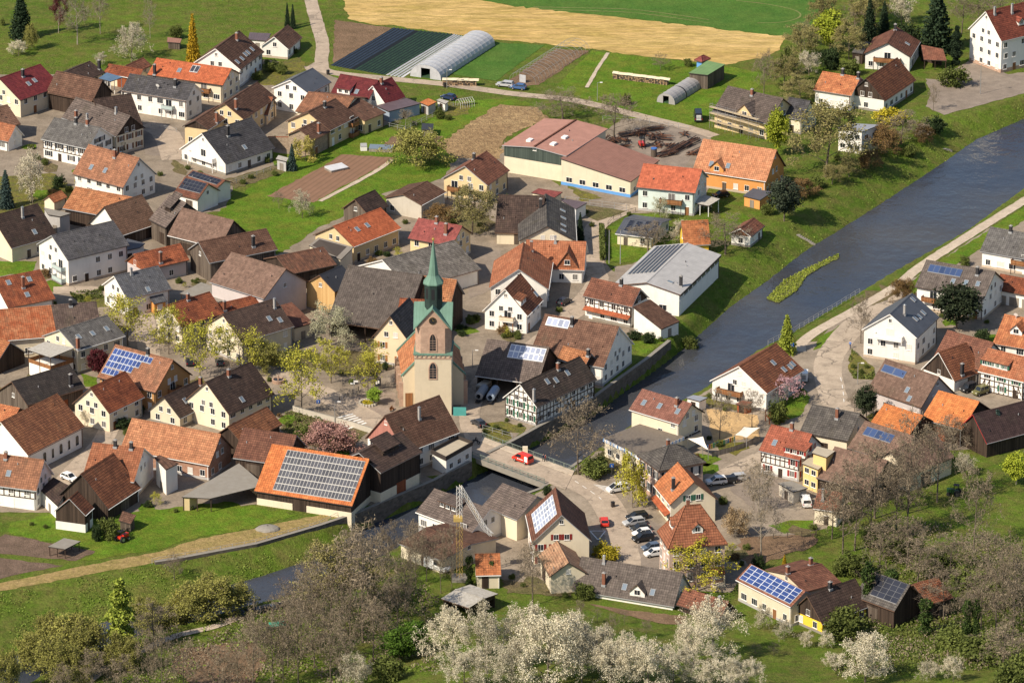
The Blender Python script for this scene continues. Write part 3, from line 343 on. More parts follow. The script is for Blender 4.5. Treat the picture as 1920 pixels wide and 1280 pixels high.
# ground
def groundm(name,cols,scales=(.03,.25,1.6),rough=.95,th=((.35,.65),(.4,.65),(.35,.7)),bump=.0,aniso=None,var=.3,crack=0):
    m,nt,b=nodes(name); t=NT(nt); g=t.n('ShaderNodeNewGeometry').outputs['Position']
    if aniso:
        mp=t.n('ShaderNodeMapping'); mp.inputs['Rotation'].default_value=(0,0,math.radians(aniso[0])); mp.inputs['Scale'].default_value=(aniso[1],1,1); t.l(g,mp.inputs[0]); g=mp.outputs[0]
    col=t.mix(t.ramp(t.noise(g,scales[0],5,.6),*th[0]),cols[0],cols[1])
    col=t.mix(t.math('MULTIPLY',t.ramp(t.noise(g,scales[1],5,.65),*th[1]),.8),col,cols[2])
    f=t.ramp(t.noise(g,scales[2],4,.8),.32,.68); f2=t.ramp(t.noise(g,scales[1]*1.7,3,.7),.3,.7); col=t.mix(1.0,col,t.math('MULTIPLY',t.math('MULTIPLY_ADD',f,var,1-var*.5),t.math('MULTIPLY_ADD',f2,var*.7,1-var*.35)),'MULTIPLY')
    if crack:
        vo=t.n('ShaderNodeTexVoronoi',feature='DISTANCE_TO_EDGE'); vo.inputs['Scale'].default_value=.22; dn=t.n('ShaderNodeTexNoise'); dn.inputs['Scale'].default_value=.5; t.l(g,dn.inputs[0]); va=t.n('ShaderNodeVectorMath',operation='MULTIPLY_ADD'); t.l(dn.outputs[1],va.inputs[0]); va.inputs[1].default_value=(3,3,0); t.l(g,va.inputs[2]); t.l(va.outputs[0],vo.inputs['Vector'])
        k=t.math('MULTIPLY',t.math('LESS_THAN',vo.outputs['Distance'],.03),t.ramp(t.noise(g,.12,2),.45,.55)); col=t.mix(t.math('MULTIPLY',k,crack),col,(.08,.07,.06))
    t.l(col,b.inputs['Base Color']); b.inputs['Roughness'].default_value=rough; b.inputs['Specular IOR Level'].default_value=.08
    if bump:
        bp=t.n('ShaderNodeBump'); bp.inputs['Strength'].default_value=.8; bp.inputs['Distance'].default_value=bump; t.l(f,bp.inputs['Height']); t.l(bp.outputs[0],b.inputs['Normal'])
    MATS[name]=m; return m
groundm('grass',[(.08,.13,.016),(.115,.17,.02),(.15,.135,.04)],bump=.25,var=.6)
groundm('lawn',[(.075,.15,.012),(.12,.205,.018),(.15,.165,.025)],scales=(.04,.2,1.5),bump=.2,var=.6)
groundm('darkgrass',[(.055,.125,.022),(.07,.15,.025),(.09,.15,.03)],scales=(.02,.15,1.2),bump=.15,var=.4)
groundm('stubble',[(.50,.33,.12),(.62,.43,.18),(.34,.25,.07)],scales=(.06,.35,1.1),var=.55,bump=.3,aniso=(19,.22))
groundm('straw',[(.38,.25,.13),(.48,.33,.17),(.25,.16,.085)],scales=(.06,.5,1.3),var=.55,bump=.5)
groundm('soil',[(.21,.135,.085),(.26,.17,.105),(.15,.10,.06)],bump=.2); groundm('soil2',[(.17,.115,.085),(.21,.145,.105),(.12,.085,.06)],bump=.2)
groundm('drygrass',[(.30,.215,.085),(.22,.185,.06),(.36,.25,.115)],scales=(.08,.4,1.5),var=.55,bump=.15)
groundm('yard',[(.235,.19,.145),(.30,.245,.185),(.18,.145,.108)],scales=(.04,.18,2),var=.4,crack=.12); groundm('yard2',[(.26,.21,.16),(.32,.262,.2),(.2,.163,.122)],scales=(.04,.18,2),var=.4,crack=.12)
groundm('road',[(.39,.31,.235),(.44,.355,.27),(.32,.255,.195)],scales=(.06,.3,3),crack=.4); groundm('road2',[(.41,.33,.25),(.46,.375,.285),(.31,.25,.19)],scales=(.06,.3,3),crack=.6); groundm('asphalt',[(.235,.19,.152),(.28,.23,.185),(.19,.155,.125)],scales=(.06,.3,3)); groundm('paving',[(.27,.21,.17),(.31,.25,.2),(.22,.17,.13)])
groundm('gravel',[(.46,.375,.29),(.52,.43,.33),(.39,.32,.24)],scales=(.1,.5,3)); groundm('trackgrass',[(.13,.17,.05),(.16,.2,.06),(.2,.18,.08)]); groundm('sand',[(.52,.33,.15),(.58,.4,.2),(.4,.27,.14)])
groundm('bed',[(.16,.12,.07),(.12,.13,.04),(.22,.17,.09)],scales=(.15,.6,2),var=.55,bump=.3); groundm('bedgreen',[(.12,.14,.03),(.25,.22,.04),(.14,.11,.06)],scales=(.3,.8,2),var=.55,bump=.3); groundm('reeds',[(.15,.20,.03),(.19,.25,.04),(.28,.24,.13)],scales=(.15,.6,2),var=.55,bump=.4)
m,nt,b=nodes('tilled'); t_=NT(nt); g_=t_.n('ShaderNodeNewGeometry').outputs['Position']; sp_=t_.n('ShaderNodeSeparateXYZ'); t_.l(g_,sp_.inputs[0])
k_=t_.math('FRACT',t_.math('DIVIDE',t_.math('SUBTRACT',t_.math('MULTIPLY',sp_.outputs[0],.91),t_.math('MULTIPLY',sp_.outputs[1],.42)),1.5)); l_=t_.math('LESS_THAN',k_,.3)
c_=t_.mix(t_.ramp(t_.noise(g_,.3,5),.3,.7),(.24,.135,.085),(.20,.115,.07)); c_=t_.mix(t_.math('MULTIPLY',l_,.4),c_,(.12,.07,.045)); t_.l(c_,b.inputs['Base Color']); b.inputs['Roughness'].default_value=.95; MATS['tilled']=m
plain('paint',(.75,.72,.66),var=.25,scale=1.5); plain('plasticfilm',(.44,.44,.45),rough=.3,var=.2,scale=.9); plain('mulch1',(.045,.06,.085),rough=.4,var=.25); plain('mulch2',(.035,.07,.045),rough=.5,var=.3,c2=(.05,.10,.05)); plain('furrow',(.008,.011,.014),var=.2); plain('fleece',(.55,.55,.56),var=.15,rough=.7)
m,nt,b=nodes('water'); t_=NT(nt); g_=t_.n('ShaderNodeNewGeometry').outputs['Position']
c_=t_.mix(t_.ramp(t_.noise(g_,.02,4),.38,.66),(.036,.044,.062),(.062,.058,.054)); t_.l(c_,b.inputs['Base Color']); b.inputs['Roughness'].default_value=.07; b.inputs['IOR'].default_value=1.33; b.inputs['Specular IOR Level'].default_value=.5
bp_=t_.n('ShaderNodeBump'); bp_.inputs['Strength'].default_value=.55; bp_.inputs['Distance'].default_value=.4; t_.l(t_.math('ADD',t_.noise(t_.scale(g_,1,.55),.38,5,.6),t_.math('MULTIPLY',t_.noise(g_,.07,3),2.0)),bp_.inputs['Height']); t_.l(bp_.outputs[0],b.inputs['Normal']); MATS['water']=m
def M(n):
    if n in MATS: return MATS[n]
    if 'w_'+n in MATS: return MATS['w_'+n]
    raise KeyError(n)
WALL=dict(orange='w_orange_w',grey='w_grey_w',stone='stone',pink='pinkwood',beige='w_beige_w',rust='rustwood',brickht='brick',timberwhite='w_white')
def WM(n): return M(WALL.get(n,n) if n in WALL else ('w_'+n if 'w_'+n in MATS else n))
# ---------------------------------------------------------------- mesh helpers
class MB:
    def __init__(s): s.v=[]; s.f=[]; s.m=[]; s.uv=[]
    def face(s,pts,m=0,uv=None):
        i=len(s.v); s.v+= [tuple(p) for p in pts]; s.f.append(tuple(range(i,i+len(pts)))); s.m.append(m)
        if uv is None:
            n=Vector((0,0,0)); P=[Vector(p) for p in pts]
            for a in range(len(P)):
                p,q=P[a],P[(a+1)%len(P)]; n+=Vector(((p.y-q.y)*(p.z+q.z),(p.z-q.z)*(p.x+q.x),(p.x-q.x)*(p.y+q.y)))
            if n.length>1e-9: n.normalize()
            if abs(n.z)>.75: uv=[(p.x,p.y) for p in P]
            else:
                tx=Vector((-n.y,n.x,0)); tx=tx.normalized() if tx.length>1e-6 else Vector((1,0,0)); uv=[(p.dot(tx),p.z) for p in P]
        s.uv.append(uv); return s
    def box(s,x0,x1,y0,y1,z0,z1,m=0):
        a=[(x0,y0,z0),(x1,y0,z0),(x1,y1,z0),(x0,y1,z0),(x0,y0,z1),(x1,y0,z1),(x1,y1,z1),(x0,y1,z1)]
        for q in ((3,2,1,0),(4,5,6,7),(0,1,5,4),(1,2,6,5),(2,3,7,6),(3,0,4,7)): s.face([a[i] for i in q],m)
        return s
    def prism(s,poly,z0,z1,m=0,mt=None,mb=None):
        n=len(poly); zz=lambda z,i: z[i] if isinstance(z,(list,tuple)) else z
        lo=[(p[0],p[1],zz(z0,i)) for i,p in enumerate(poly)]; hi=[(p[0],p[1],zz(z1,i)) for i,p in enumerate(poly)]
        s.face(hi,m if mt is None else mt); s.face(lo[::-1],m if mb is None else mb)
        for i in range(n):
            j=(i+1)%n; s.face([lo[i],lo[j],hi[j],hi[i]],m)
        return s
    def tube(s,p0,p1,r0,r1=None,n=6,m=0,cap=True):
        r1=r0 if r1 is None else r1; p0,p1=Vector(p0),Vector(p1); d=(p1-p0)
        if d.length<1e-6: return s
        d.normalize(); a=d.orthogonal().normalized(); b=d.cross(a); c0=[];c1=[]
        for i in range(n):
            an=2*math.pi*i/n; o=a*math.cos(an)+b*math.sin(an); c0.append(p0+o*r0); c1.append(p1+o*r1)
        for i in range(n):
            j=(i+1)%n; s.face([c0[i],c0[j],c1[j],c1[i]],m)
        if cap: s.face(c1,m); s.face(c0[::-1],m)
        return s
    def bar(s,p0,p1,w=.1,m=0): return s.tube(p0,p1,w*.7,n=4,m=m)
    def build(s,name,mats,parent=None,smooth=False):
        me=bpy.data.meshes.new(name); me.from_pydata(s.v,[],s.f); 
        for x in mats: me.materials.append(x if not isinstance(x,str) else WM(x))
        me.polygons.foreach_set('material_index',s.m); uvl=me.uv_layers.new(name='UVMap'); fl=[]
        for q in s.uv:
            for a in q: fl+=[a[0],a[1]]
        uvl.data.foreach_set('uv',fl)
        if smooth: me.polygons.foreach_set('use_smooth',[True]*len(s.f))
        me.update(); return ob(name,me,parent)
def ob(name,me,parent=None):
    o=bpy.data.objects.new(name,me); COL.objects.link(o)
    if parent is not None: o.parent=parent
    return o
def tag(o,label,cat=None,group=None,kind=None):
    if label: o['label']=label
    if cat: o['category']=cat
    if group: o['group']=group
    if kind: o['kind']=kind
    return o
def empty(name,loc,rz,label,cat,group=None):
    o=bpy.data.objects.new(name,None); o.empty_display_size=.3; COL.objects.link(o); o.location=loc; o.rotation_euler=(0,0,rz); return tag(o,label,cat,group)
# ---------------------------------------------------------------- terrain
WZ=-3.4
FX=np.array([p[0] for p in FOOT]); FY=np.array([p[1] for p in FOOT])
def segdist(X,Y,line):
    d=np.full(X.shape,1e9)
    for (x0,y0),(x1,y1) in zip(line[:-1],line[1:]):
        dx,dy=x1-x0,y1-y0; L2=dx*dx+dy*dy
        if L2<1e-9: continue
        t=np.clip(((X-x0)*dx+(Y-y0)*dy)/L2,0,1); d=np.minimum(d,np.hypot(X-x0-t*dx,Y-y0-t*dy))
    return d
def inside(X,Y,poly):
    r=np.zeros(X.shape,bool); n=len(poly)
    for i in range(n):
        x0,y0=poly[i]; x1,y1=poly[(i+1)%n]
        if y0==y1: continue
        c=((y0>Y)!=(y1>Y))&(X<(x1-x0)*(Y-y0)/(y1-y0)+x0); r^=c
    return r
GX=np.arange(-240,262,1.25); GY=np.arange(-262,330,1.25)
XX,YY=np.meshgrid(GX,GY)
d_=np.interp(XX,FX,FY)-YY; d_=np.maximum(d_,0); ZZ=.16*(np.sqrt(d_*d_+16)-4)
bank=inside(XX,YY,TOPL+TOPR[::-1]); wat=inside(XX,YY,WATL+WATR[::-1])
db=np.minimum(segdist(XX,YY,TOPL),segdist(XX,YY,TOPR)); dw=np.minimum(segdist(XX,YY,WATL),segdist(XX,YY,WATR))
zb=WZ*db/(db+dw+1e-6); ZZ=np.where(bank,np.where(wat,WZ-np.minimum(1.0,dw*.6),zb),ZZ)
rs_=np.random.RandomState(3); nz=rs_.rand(*ZZ.shape)-.5
ZZ=ZZ+np.where(bank&~wat,nz*.22,0)
def hz(x,y):
    i=(x-GX[0])/1.25; j=(y-GY[0])/1.25; i0=int(max(0,min(len(GX)-2,math.floor(i)))); j0=int(max(0,min(len(GY)-2,math.floor(j)))); a=min(1,max(0,i-i0)); b=min(1,max(0,j-j0))
    return float(ZZ[j0,i0]*(1-a)*(1-b)+ZZ[j0,i0+1]*a*(1-b)+ZZ[j0+1,i0]*(1-a)*b+ZZ[j0+1,i0+1]*a*b)
def terrain():
    ny,nx=ZZ.shape; V=np.stack([XX.ravel(),YY.ravel(),ZZ.ravel()],1)
    idx=np.arange(nx*ny).reshape(ny,nx); F=np.stack([idx[:-1,:-1],idx[:-1,1:],idx[1:,1:],idx[1:,:-1]],-1).reshape(-1,4)
    me=np_mesh('ground',V,F,MATS['grass']); 
    tag(ob('ground',me),None,None,None,'structure')
    b=MB(); x0,x1,y0,y1=GX[0],GX[-1],GY[0],GY[-1]; B=3000
    for q in ([(-B,y1),(B,y1),(B,B),(-B,B)],[(-B,y0),(x0,y0),(x0,y1),(-B,y1)],[(x1,y0),(B,y0),(B,y1),(x1,y1)],[(-B,-B),(B,-B),(B,y0),(-B,y0)]): b.face([(p[0],p[1],-.05) for p in q])
    tag(b.build('terrain',[MATS['grass']]),None,None,None,'structure')
def np_mesh(name,V,F,mat=None,shade=None,smooth=False):
    me=bpy.data.meshes.new(name); nv,nf,k=len(V),len(F),F.shape[1]
    me.vertices.add(nv); me.vertices.foreach_set('co',np.asarray(V,np.float32).ravel()); me.loops.add(nf*k); me.loops.foreach_set('vertex_index',F.astype(np.int32).ravel())
    me.polygons.add(nf); me.polygons.foreach_set('loop_start',np.arange(0,nf*k,k,dtype=np.int32)); 
    if shade is not None:
        at=me.attributes.new('shade','FLOAT','FACE'); at.data.foreach_set('value',np.asarray(shade,np.float32))
    if smooth: me.polygons.foreach_set('use_smooth',np.ones(nf,bool))
    if mat: me.materials.append(mat)
    me.update(calc_edges=True); me.validate(); return me
terrain()
b=MB(); P_=TOPL+TOPR[::-1]
tris=delaunay_2d_cdt([Vector(p) for p in P_],[],[list(range(len(P_)))],1,1e-4)
for f in tris[2]: b.face([(tris[0][i].x,tris[0][i].y,WZ) for i in f])
tag(b.build('river_water',['water']),None,None,None,'structure')
def sheet(name,mat,poly,layer,jit=.25,kind='structure',z=None,step=1.5):
    rr=random.Random(sum(map(ord,name))+len(poly)); pts=[]
    for (x0,y0),(x1,y1) in zip(poly,poly[1:]+poly[:1]):
        n=max(1,int(math.hypot(x1-x0,y1-y0)/step))
        for i in range(n):
            t=i/n; j=jit if i else 0; pts.append(Vector((x0+(x1-x0)*t+rr.uniform(-j,j),y0+(y1-y0)*t+rr.uniform(-j,j))))
    nb=len(pts); xs=[p.x for p in pts]; ys=[p.y for p in pts]
    if z is None:
        gx,gy=np.meshgrid(np.arange(min(xs),max(xs),4.0),np.arange(min(ys),max(ys),4.0)); ins=inside(gx,gy,[(p.x,p.y) for p in pts])
        pts+= [Vector((float(a),float(c))) for a,c in zip(gx[ins],gy[ins])]
    r=delaunay_2d_cdt(pts,[],[list(range(nb))],1,1e-4); b=MB()
    V=[(v.x,v.y,(hz(v.x,v.y) if z is None else z)+.02+.012*layer) for v in r[0]]
    me=bpy.data.meshes.new(name); me.from_pydata(V,[],[list(f) for f in r[2]]); me.materials.append(M(mat)); me.update()
    return tag(ob(name,me),None,None,None,kind)
for n_,m_,l_,p_ in POLY: sheet(n_,m_,p_,abs(l_),jit=.0 if n_ in('car_park',) else (.7 if n_ in('field','stubble_field','straw_field','meadow','garden_patch') else .3),z=WZ+.1 if l_<0 else None,kind='stuff' if l_<0 else 'structure')
def strip(pts,w):
    L=[];Rr=[]
    for i,p in enumerate(pts):
        a=Vector(pts[max(0,i-1)]); c=Vector(pts[min(len(pts)-1,i+1)]); d=(c-a).normalized(); n=Vector((-d.y,d.x))*w/2; L.append(tuple(Vector(p)+n)); Rr.append(tuple(Vector(p)-n))
    return L+Rr[::-1]
def smooth_line(pts,n=4):
    out=[]; P=[Vector(p) for p in pts]
    for i in range(len(P)-1):
        p0,p1,p2,p3=P[max(0,i-1)],P[i],P[i+1],P[min(len(P)-1,i+2)]
        for k in range(n):
            t=k/n; out.append(.5*((2*p1)+(p2-p0)*t+(2*p0-5*p1+4*p2-p3)*t*t+(3*p1-p0-3*p2+p3)*t*t*t))
    return [tuple(p) for p in out]+[tuple(P[-1])]
for i_,(x,y,r,k) in enumerate(BLOBS):
    rr=random.Random(i_); q=[]
    for a in range(9): f=r*rr.uniform(.65,1.25); q.append((x+f*math.cos(a*.698),y+f*math.sin(a*.698)*rr.uniform(.8,1.5)))
    sheet('garden_patch',('lawn','bedgreen','bed')[k],q,4.3,jit=.2)
for i_,(n_,m_,l_,w_,p_) in enumerate(ROADS): sheet(n_,m_,strip(smooth_line(p_),w_),l_+.2*i_,jit=.12,z=0 if n_=='village_street' else None)
# ---------------------------------------------------------------- building parts
WIN={}
def window_meshes(w,h,shut=None,mull=1,arch=False):
    k=(w,h,shut,mull,arch)
    if k in WIN: return WIN[k]
    b=MB(); fw=.065; d=.07
    if arch:
        for x0,x1,z0,z1 in ((-w/2-fw,-w/2,0,h),(w/2,w/2+fw,0,h),(-w/2-fw,w/2+fw,-fw,0)): b.box(x0,x1,-d,.02,z0,z1)
        n=8
        for i in range(n):
            a,c=math.pi*i/n,math.pi*(i+1)/n; r0,r1=w/2,w/2+fw
            b.face([(r0*math.cos(a),-d,h+r0*math.sin(a)),(r1*math.cos(a),-d,h+r1*math.sin(a)),(r1*math.cos(c),-d,h+r1*math.sin(c)),(r0*math.cos(c),-d,h+r0*math.sin(c))])
        p=MB(); p.face([(-w/2,-.03,0),(w/2,-.03,0)]+[(w/2*math.cos(math.pi*i/n),-.03,h+w/2*math.sin(math.pi*i/n)) for i in range(n+1)])
    else:
        for x0,x1,z0,z1 in ((-w/2-fw,-w/2,-fw,h+fw),(w/2,w/2+fw,-fw,h+fw),(-w/2,w/2,-fw,0),(-w/2,w/2,h,h+fw)): b.box(x0,x1,-d,.02,z0,z1)
        for i in range(mull):
            x=-w/2+w*(i+1)/(mull+1); b.box(x-.025,x+.025,-.06,.0,0,h)
        b.box(-w/2-.18,w/2+.18,-.16,.02,-fw-.06,-fw)
        p=MB(); p.face([(-w/2,-.03,0),(w/2,-.03,0),(w/2,-.03,h),(-w/2,-.03,h)])
    s=None
    if shut:
        s=MB()
        for sg in (-1,1):
            x=sg*(w/2+fw+.28); s.box(x-.26,x+.26,-.06,.01,-.05,h+.05)
    def me(mb,name,mats):
        o=mb.build(name,mats); m=o.data; bpy.data.objects.remove(o); return m
    r=(me(b,'window',['trim_white']),me(p,'pane',[M('glass')]),me(s,'shutter',[M('shut_'+shut)]) if s else None); WIN[k]=r; return r
def window(parent,side,x,z,off,w=1.0,h=1.25,shut=None,mull=1,arch=False,blind=False):
    """side: angle of the wall's outward normal in the parent's frame, -y is 0"""
    a,p,s=window_meshes(w*1.08,h*1.08,shut,mull,arch); o=ob('window',a,parent); ca,sa=math.cos(side),math.sin(side)
    o.location=(x*ca-(-off)*sa*1, x*sa+(-off)*ca, z); o.rotation_euler=(0,0,side)
    q=ob('pane',p,o); k=R.random()
    if k<.3 and not arch: q.material_slots[0].link='OBJECT'; q.material_slots[0].material=M('blind' if k<.14 else 'glass2')
    if s: ob('shutter',s,o)
    return o
def solar(name,parent,x0,x1,y0,y1,zf,nx,ny,ty,lift=.14):
    b=MB(); P=[(x0,y0),(x1,y0),(x1,y1),(x0,y1)]; top=[(x,y,zf(x,y)+lift) for x,y in P]; lo=[(x,y,zf(x,y)+.02) for x,y in P]
    b.face(top,0,[(0,0),(nx,0),(nx,ny),(0,ny)])
    for i in range(4): b.face([lo[i],lo[(i+1)%4],top[(i+1)%4],top[i]],1)
    return b.build(name,[M(ty),M('trim_grey')],parent)
SKY={}
def skylight(parent,x,y,zf,pt,sg):
    w,h=.85,1.25
    if 'f' not in SKY:
        f=MB()
        for a in ((-w/2-.1,-w/2,-h/2-.1,h/2+.1),(w/2,w/2+.1,-h/2-.1,h/2+.1),(-w/2,w/2,-h/2-.1,-h/2),(-w/2,w/2,h/2,h/2+.1)): f.box(a[0],a[1],a[2],a[3],-.05,.14)
        p=MB().face([(-w/2,-h/2,.1),(w/2,-h/2,.1),(w/2,h/2,.1),(-w/2,h/2,.1)])
        for k,mb,mt in (('f',f,'trim_grey'),('p',p,'skyglass')):
            o=mb.build('skylight' if k=='f' else 'pane',[M(mt)]); SKY[k]=o.data; bpy.data.objects.remove(o)
    o=ob('skylight',SKY['f'],parent); o.location=(x,y,zf(x,y)+.02); o.rotation_euler=(sg*math.atan(pt),0,0); ob('pane',SKY['p'],o)
def chimney(parent,x,y,zf,zr,rr,kind=None):
    k=kind or rr.choice(['brick','dark','grey','dark','brick']); z0=zf(x,y)-.5; z1=max(zf(x,y)+1.5,min(zr+.9,zf(x,y)+2.6)); s=.32 if k!='grey' else .24
    b=MB().box(x-s,x+s,y-s,y+s,z0,z1,0); b.box(x-s-.06,x+s+.06,y-s-.06,y+s+.06,z1,z1+.1,1); b.box(x-s*.5,x+s*.5,y-s*.5,y+s*.5,z1+.1,z1+.28,1)
    b.box(x-s-.12,x+s+.12,y-s-.12,y+s+.12,zf(x,y)-.3,zf(x,y)+.16,2)
    return b.build('chimney',[M('chim_'+k),M('steel') if k=='grey' else M('chim_grey'),M('trim_grey')],parent)
def timber_frame(parent,x0,x1,z0,zt,side,off,rr,top=None,sh=2.7):
    """beams on a wall; top(x) gives the wall's upper edge"""
    b=MB(); top=top or (lambda x:zt); w=.11; d=.05
    def P(x,z,e): return (x,-(off+e),z)
    def beam(xa,za,xb,zb):
        L=math.hypot(xb-xa,zb-za)
        if L<.2: return
        nx,nz=-(zb-za)/L*w,(xb-xa)/L*w
        q=[(xa-nx,za-nz),(xb-nx,zb-nz),(xb+nx,zb+nz),(xa+nx,za+nz)]
        fr=[P(a,c,d) for a,c in q]; bk=[P(a,c,-.02) for a,c in q]; b.face(fr)
        for i in range(4): b.face([bk[i],bk[(i+1)%4],fr[(i+1)%4],fr[i]])
    lev=[z0]
    while lev[-1]+sh*.6<zt+(.1 if top(0)<=zt+.2 else 99):
        lev.append(lev[-1]+sh)
        if lev[-1]>top((x0+x1)/2)-.3: break
    for z in lev:
        z=min(z,top((x0+x1)/2)-.15); xs=[x for x in np.linspace(x0,x1,60) if top(x)>=z]
        if len(xs)>1: beam(min(xs),z,max(xs),z)
        zz=z+sh*.5; xs=[x for x in np.linspace(x0,x1,60) if top(x)>=zz]
        if len(xs)>1: beam(min(xs),zz,max(xs),zz)
    n=max(3,int((x1-x0)/1.15))
    for i in range(n+1):
        x=x0+(x1-x0)*i/n; beam(x,z0,x,max(z0+.3,top(x)-.1))
    for z in lev[:-1]:
        for i in range(n):
            xa,xb=x0+(x1-x0)*i/n,x0+(x1-x0)*(i+1)/n
            if min(top(xa),top(xb))<z+sh: continue
            k=rr.random()
            if i in (0,n-1) or k<.3: beam(xa if (i<n/2) else xb,z,xb if (i<n/2) else xa,z+sh)
    o=b.build('timber_frame',[M('timber')],parent); o.rotation_euler=(0,0,side); return o
def roof_shell(root,L,w,hw,rise,mat,t=.22,trim='trim_brown',name='roof'):
    b=MB(); pt=rise/w; sl=math.hypot(w,rise); zr=hw+rise
    for sg in (-1,1):
        e=[(-L/2,sg*w,hw),(L/2,sg*w,hw),(L/2,0,zr),(-L/2,0,zr)]; uv=[(-L/2,0),(L/2,0),(L/2,sl),(-L/2,sl)]
        if sg>0: e=e[::-1]; uv=uv[::-1]
        b.face(e,0,uv)
        u=[(p[0],p[1],p[2]-t) for p in e]; b.face(u[::-1],1)
        b.face([(-L/2,sg*w,hw-t),(L/2,sg*w,hw-t),(L/2,sg*w,hw),(-L/2,sg*w,hw)][::(1 if sg<0 else -1)],1)
    for x,o in ((-L/2,-1),(L/2,1)):
        for sg in (-1,1):
            q=[(x,sg*w,hw-t),(x,0,zr-t),(x,0,zr),(x,sg*w,hw)]; b.face(q if o*sg>0 else q[::-1],1)
    # ridge tiles
    n=max(2,int(L/.8))
    for i in range(n):
        x0=-L/2+L*i/n; x1=x0+L/n-.04; b.face([(x0,-.2,zr-.2*pt+.07),(x1,-.2,zr-.2*pt+.07),(x1,0,zr+.1),(x0,0,zr+.1)],0); b.face([(x0,0,zr+.1),(x1,0,zr+.1),(x1,.2,zr-.2*pt+.07),(x0,.2,zr-.2*pt+.07)],0)
        b.face([(x0,.2,zr-.2*pt+.07),(x0,-.2,zr-.2*pt+.07),(x0,0,zr+.1)],0); b.face([(x1,-.2,zr-.2*pt+.07),(x1,.2,zr-.2*pt+.07),(x1,0,zr+.1)],0)
    o=b.build(name,[M(mat),M(trim)],root); return o
def dormer(root,x,y,wd_,ty,hw,rise,w,roofm,wallm,shut=None):
    pt=rise/w; sg=-1; y=-abs(y); zb=hw+rise+pt*y
    b=MB(); h=1.45 if ty=='shed' else (1.0 if ty=='gable' else .4); hwid=wd_/2
    if ty=='shed':
        k=min(.25,pt*.4); D=h/(pt-k); yb=min(y+D,-.1); zt=zb+h; z2=hw+rise+pt*yb
        b.face([(x-hwid,y,zb-.3),(x+hwid,y,zb-.3),(x+hwid,y,zt),(x-hwid,y,zt)]); b.face([(x-hwid,y,zb-.3),(x-hwid,y,zt),(x-hwid,yb,z2)]); b.face([(x+hwid,y,zt),(x+hwid,y,zb-.3),(x+hwid,yb,z2)])
        d=b.build('dormer',[wallm],root); r=MB(); o=.3; zo=zt-.3*k
        tp=[(x-hwid-o,y-o,zo+.06),(x+hwid+o,y-o,zo+.06),(x+hwid+o,yb+.3,z2+.3*k+.16),(x-hwid-o,yb+.3,z2+.3*k+.16)]; r.face(tp,0); r.face([(p[0],p[1],p[2]-.16) for p in tp][::-1],1)
        for i in range(4): p,q=tp[i],tp[(i+1)%4]; r.face([(p[0],p[1],p[2]-.16),(q[0],q[1],q[2]-.16),q,p],1)
        r.build('dormer_roof',[M(roofm),M('trim_brown')],d)
        n=max(1,int(wd_/1.3))
        for i in range(n): window(d,0,x-hwid+wd_*(i+.5)/n,zb+.35,-y,.85,.85,shut)
    else:
        gr=hwid*(1.0 if ty=='gable' else 1.45); zt=zb+h; yr=min(y+(h+gr)/pt,-.05); ye=min(y+h/pt,-.05); ze=hw+rise+pt*ye; zr2=hw+rise+pt*yr
        b.face([(x-hwid,y,zb-.4),(x+hwid,y,zb-.4),(x+hwid,y,zt),(x,y,zt+gr),(x-hwid,y,zt)],1 if ty=='tile' else 0)
        b.face([(x-hwid,y,zb-.3),(x-hwid,y,zt),(x-hwid,ye,ze)]); b.face([(x+hwid,y,zt),(x+hwid,y,zb-.3),(x+hwid,ye,ze)])
        d=b.build('dormer',[wallm,M(roofm)],root); r=MB(); o=.3
        for s in (-1,1):
            e0=(x+s*(hwid+o*.7),y-o,zt-o*.7*gr/hwid+.1); e1=(x+s*(hwid+.02),ye+.1,ze+.1); r1=(x,yr,zr2+.1); r0=(x,y-o,zt+gr+.1); q=[e0,e1,r1,r0] if s>0 else [r0,r1,e1,e0]
            r.face(q,0); r.face([(p[0],p[1],p[2]-.15) for p in q][::-1],1); r.face([(e0[0],e0[1],e0[2]-.15),e0,r0,(r0[0],r0[1],r0[2]-.15)],1)
        r.build('dormer_roof',[M(roofm),M('trim_brown')],d)
        window(d,0,x,zb+.35 if ty!='tile' else zb+.9,-y,min(1.1,wd_*.4),.95,shut)
def balcony(root,side,x,off,z,wd_,st,d=1.3):
    b=MB(); b.box(x-wd_/2,x+wd_/2,-off-d,-off,z-.18,z,0); t=.07; h=1.0
    for a in ((x-wd_/2,x+wd_/2,-off-d,-off-d+t),(x-wd_/2,x-wd_/2+t,-off-d+t,-off),(x+wd_/2-t,x+wd_/2,-off-d+t,-off)): b.box(a[0],a[1],a[2],a[3],z+.12,z+h,1)
    b.box(x-wd_/2-.04,x+wd_/2+.04,-off-d-.05,-off-d+t+.05,z+h,z+h+.08,2)
    for s in (-1,1): b.box(x+s*(wd_/2-.08)-.07,x+s*(wd_/2-.08)+.07,-off-d+.02,-off-d+.16,0 if z<3.5 else z-.8,z-.18,2)
    mt={'wood':('balconywood','balconywood','timber'),'white':('trim_white','trim_white','trim_white'),'glass':('trim_grey','balconyglass','trim_grey'),'cream':('trim_white','w_cream','balconywood')}[st]
    o=b.build('balcony',[M(m) for m in mt],root); o.rotation_euler=(0,0,side)
    # door behind it
    window(root,side,x,z+.05,off,1.5,2.0)
    return o
HN=[0]
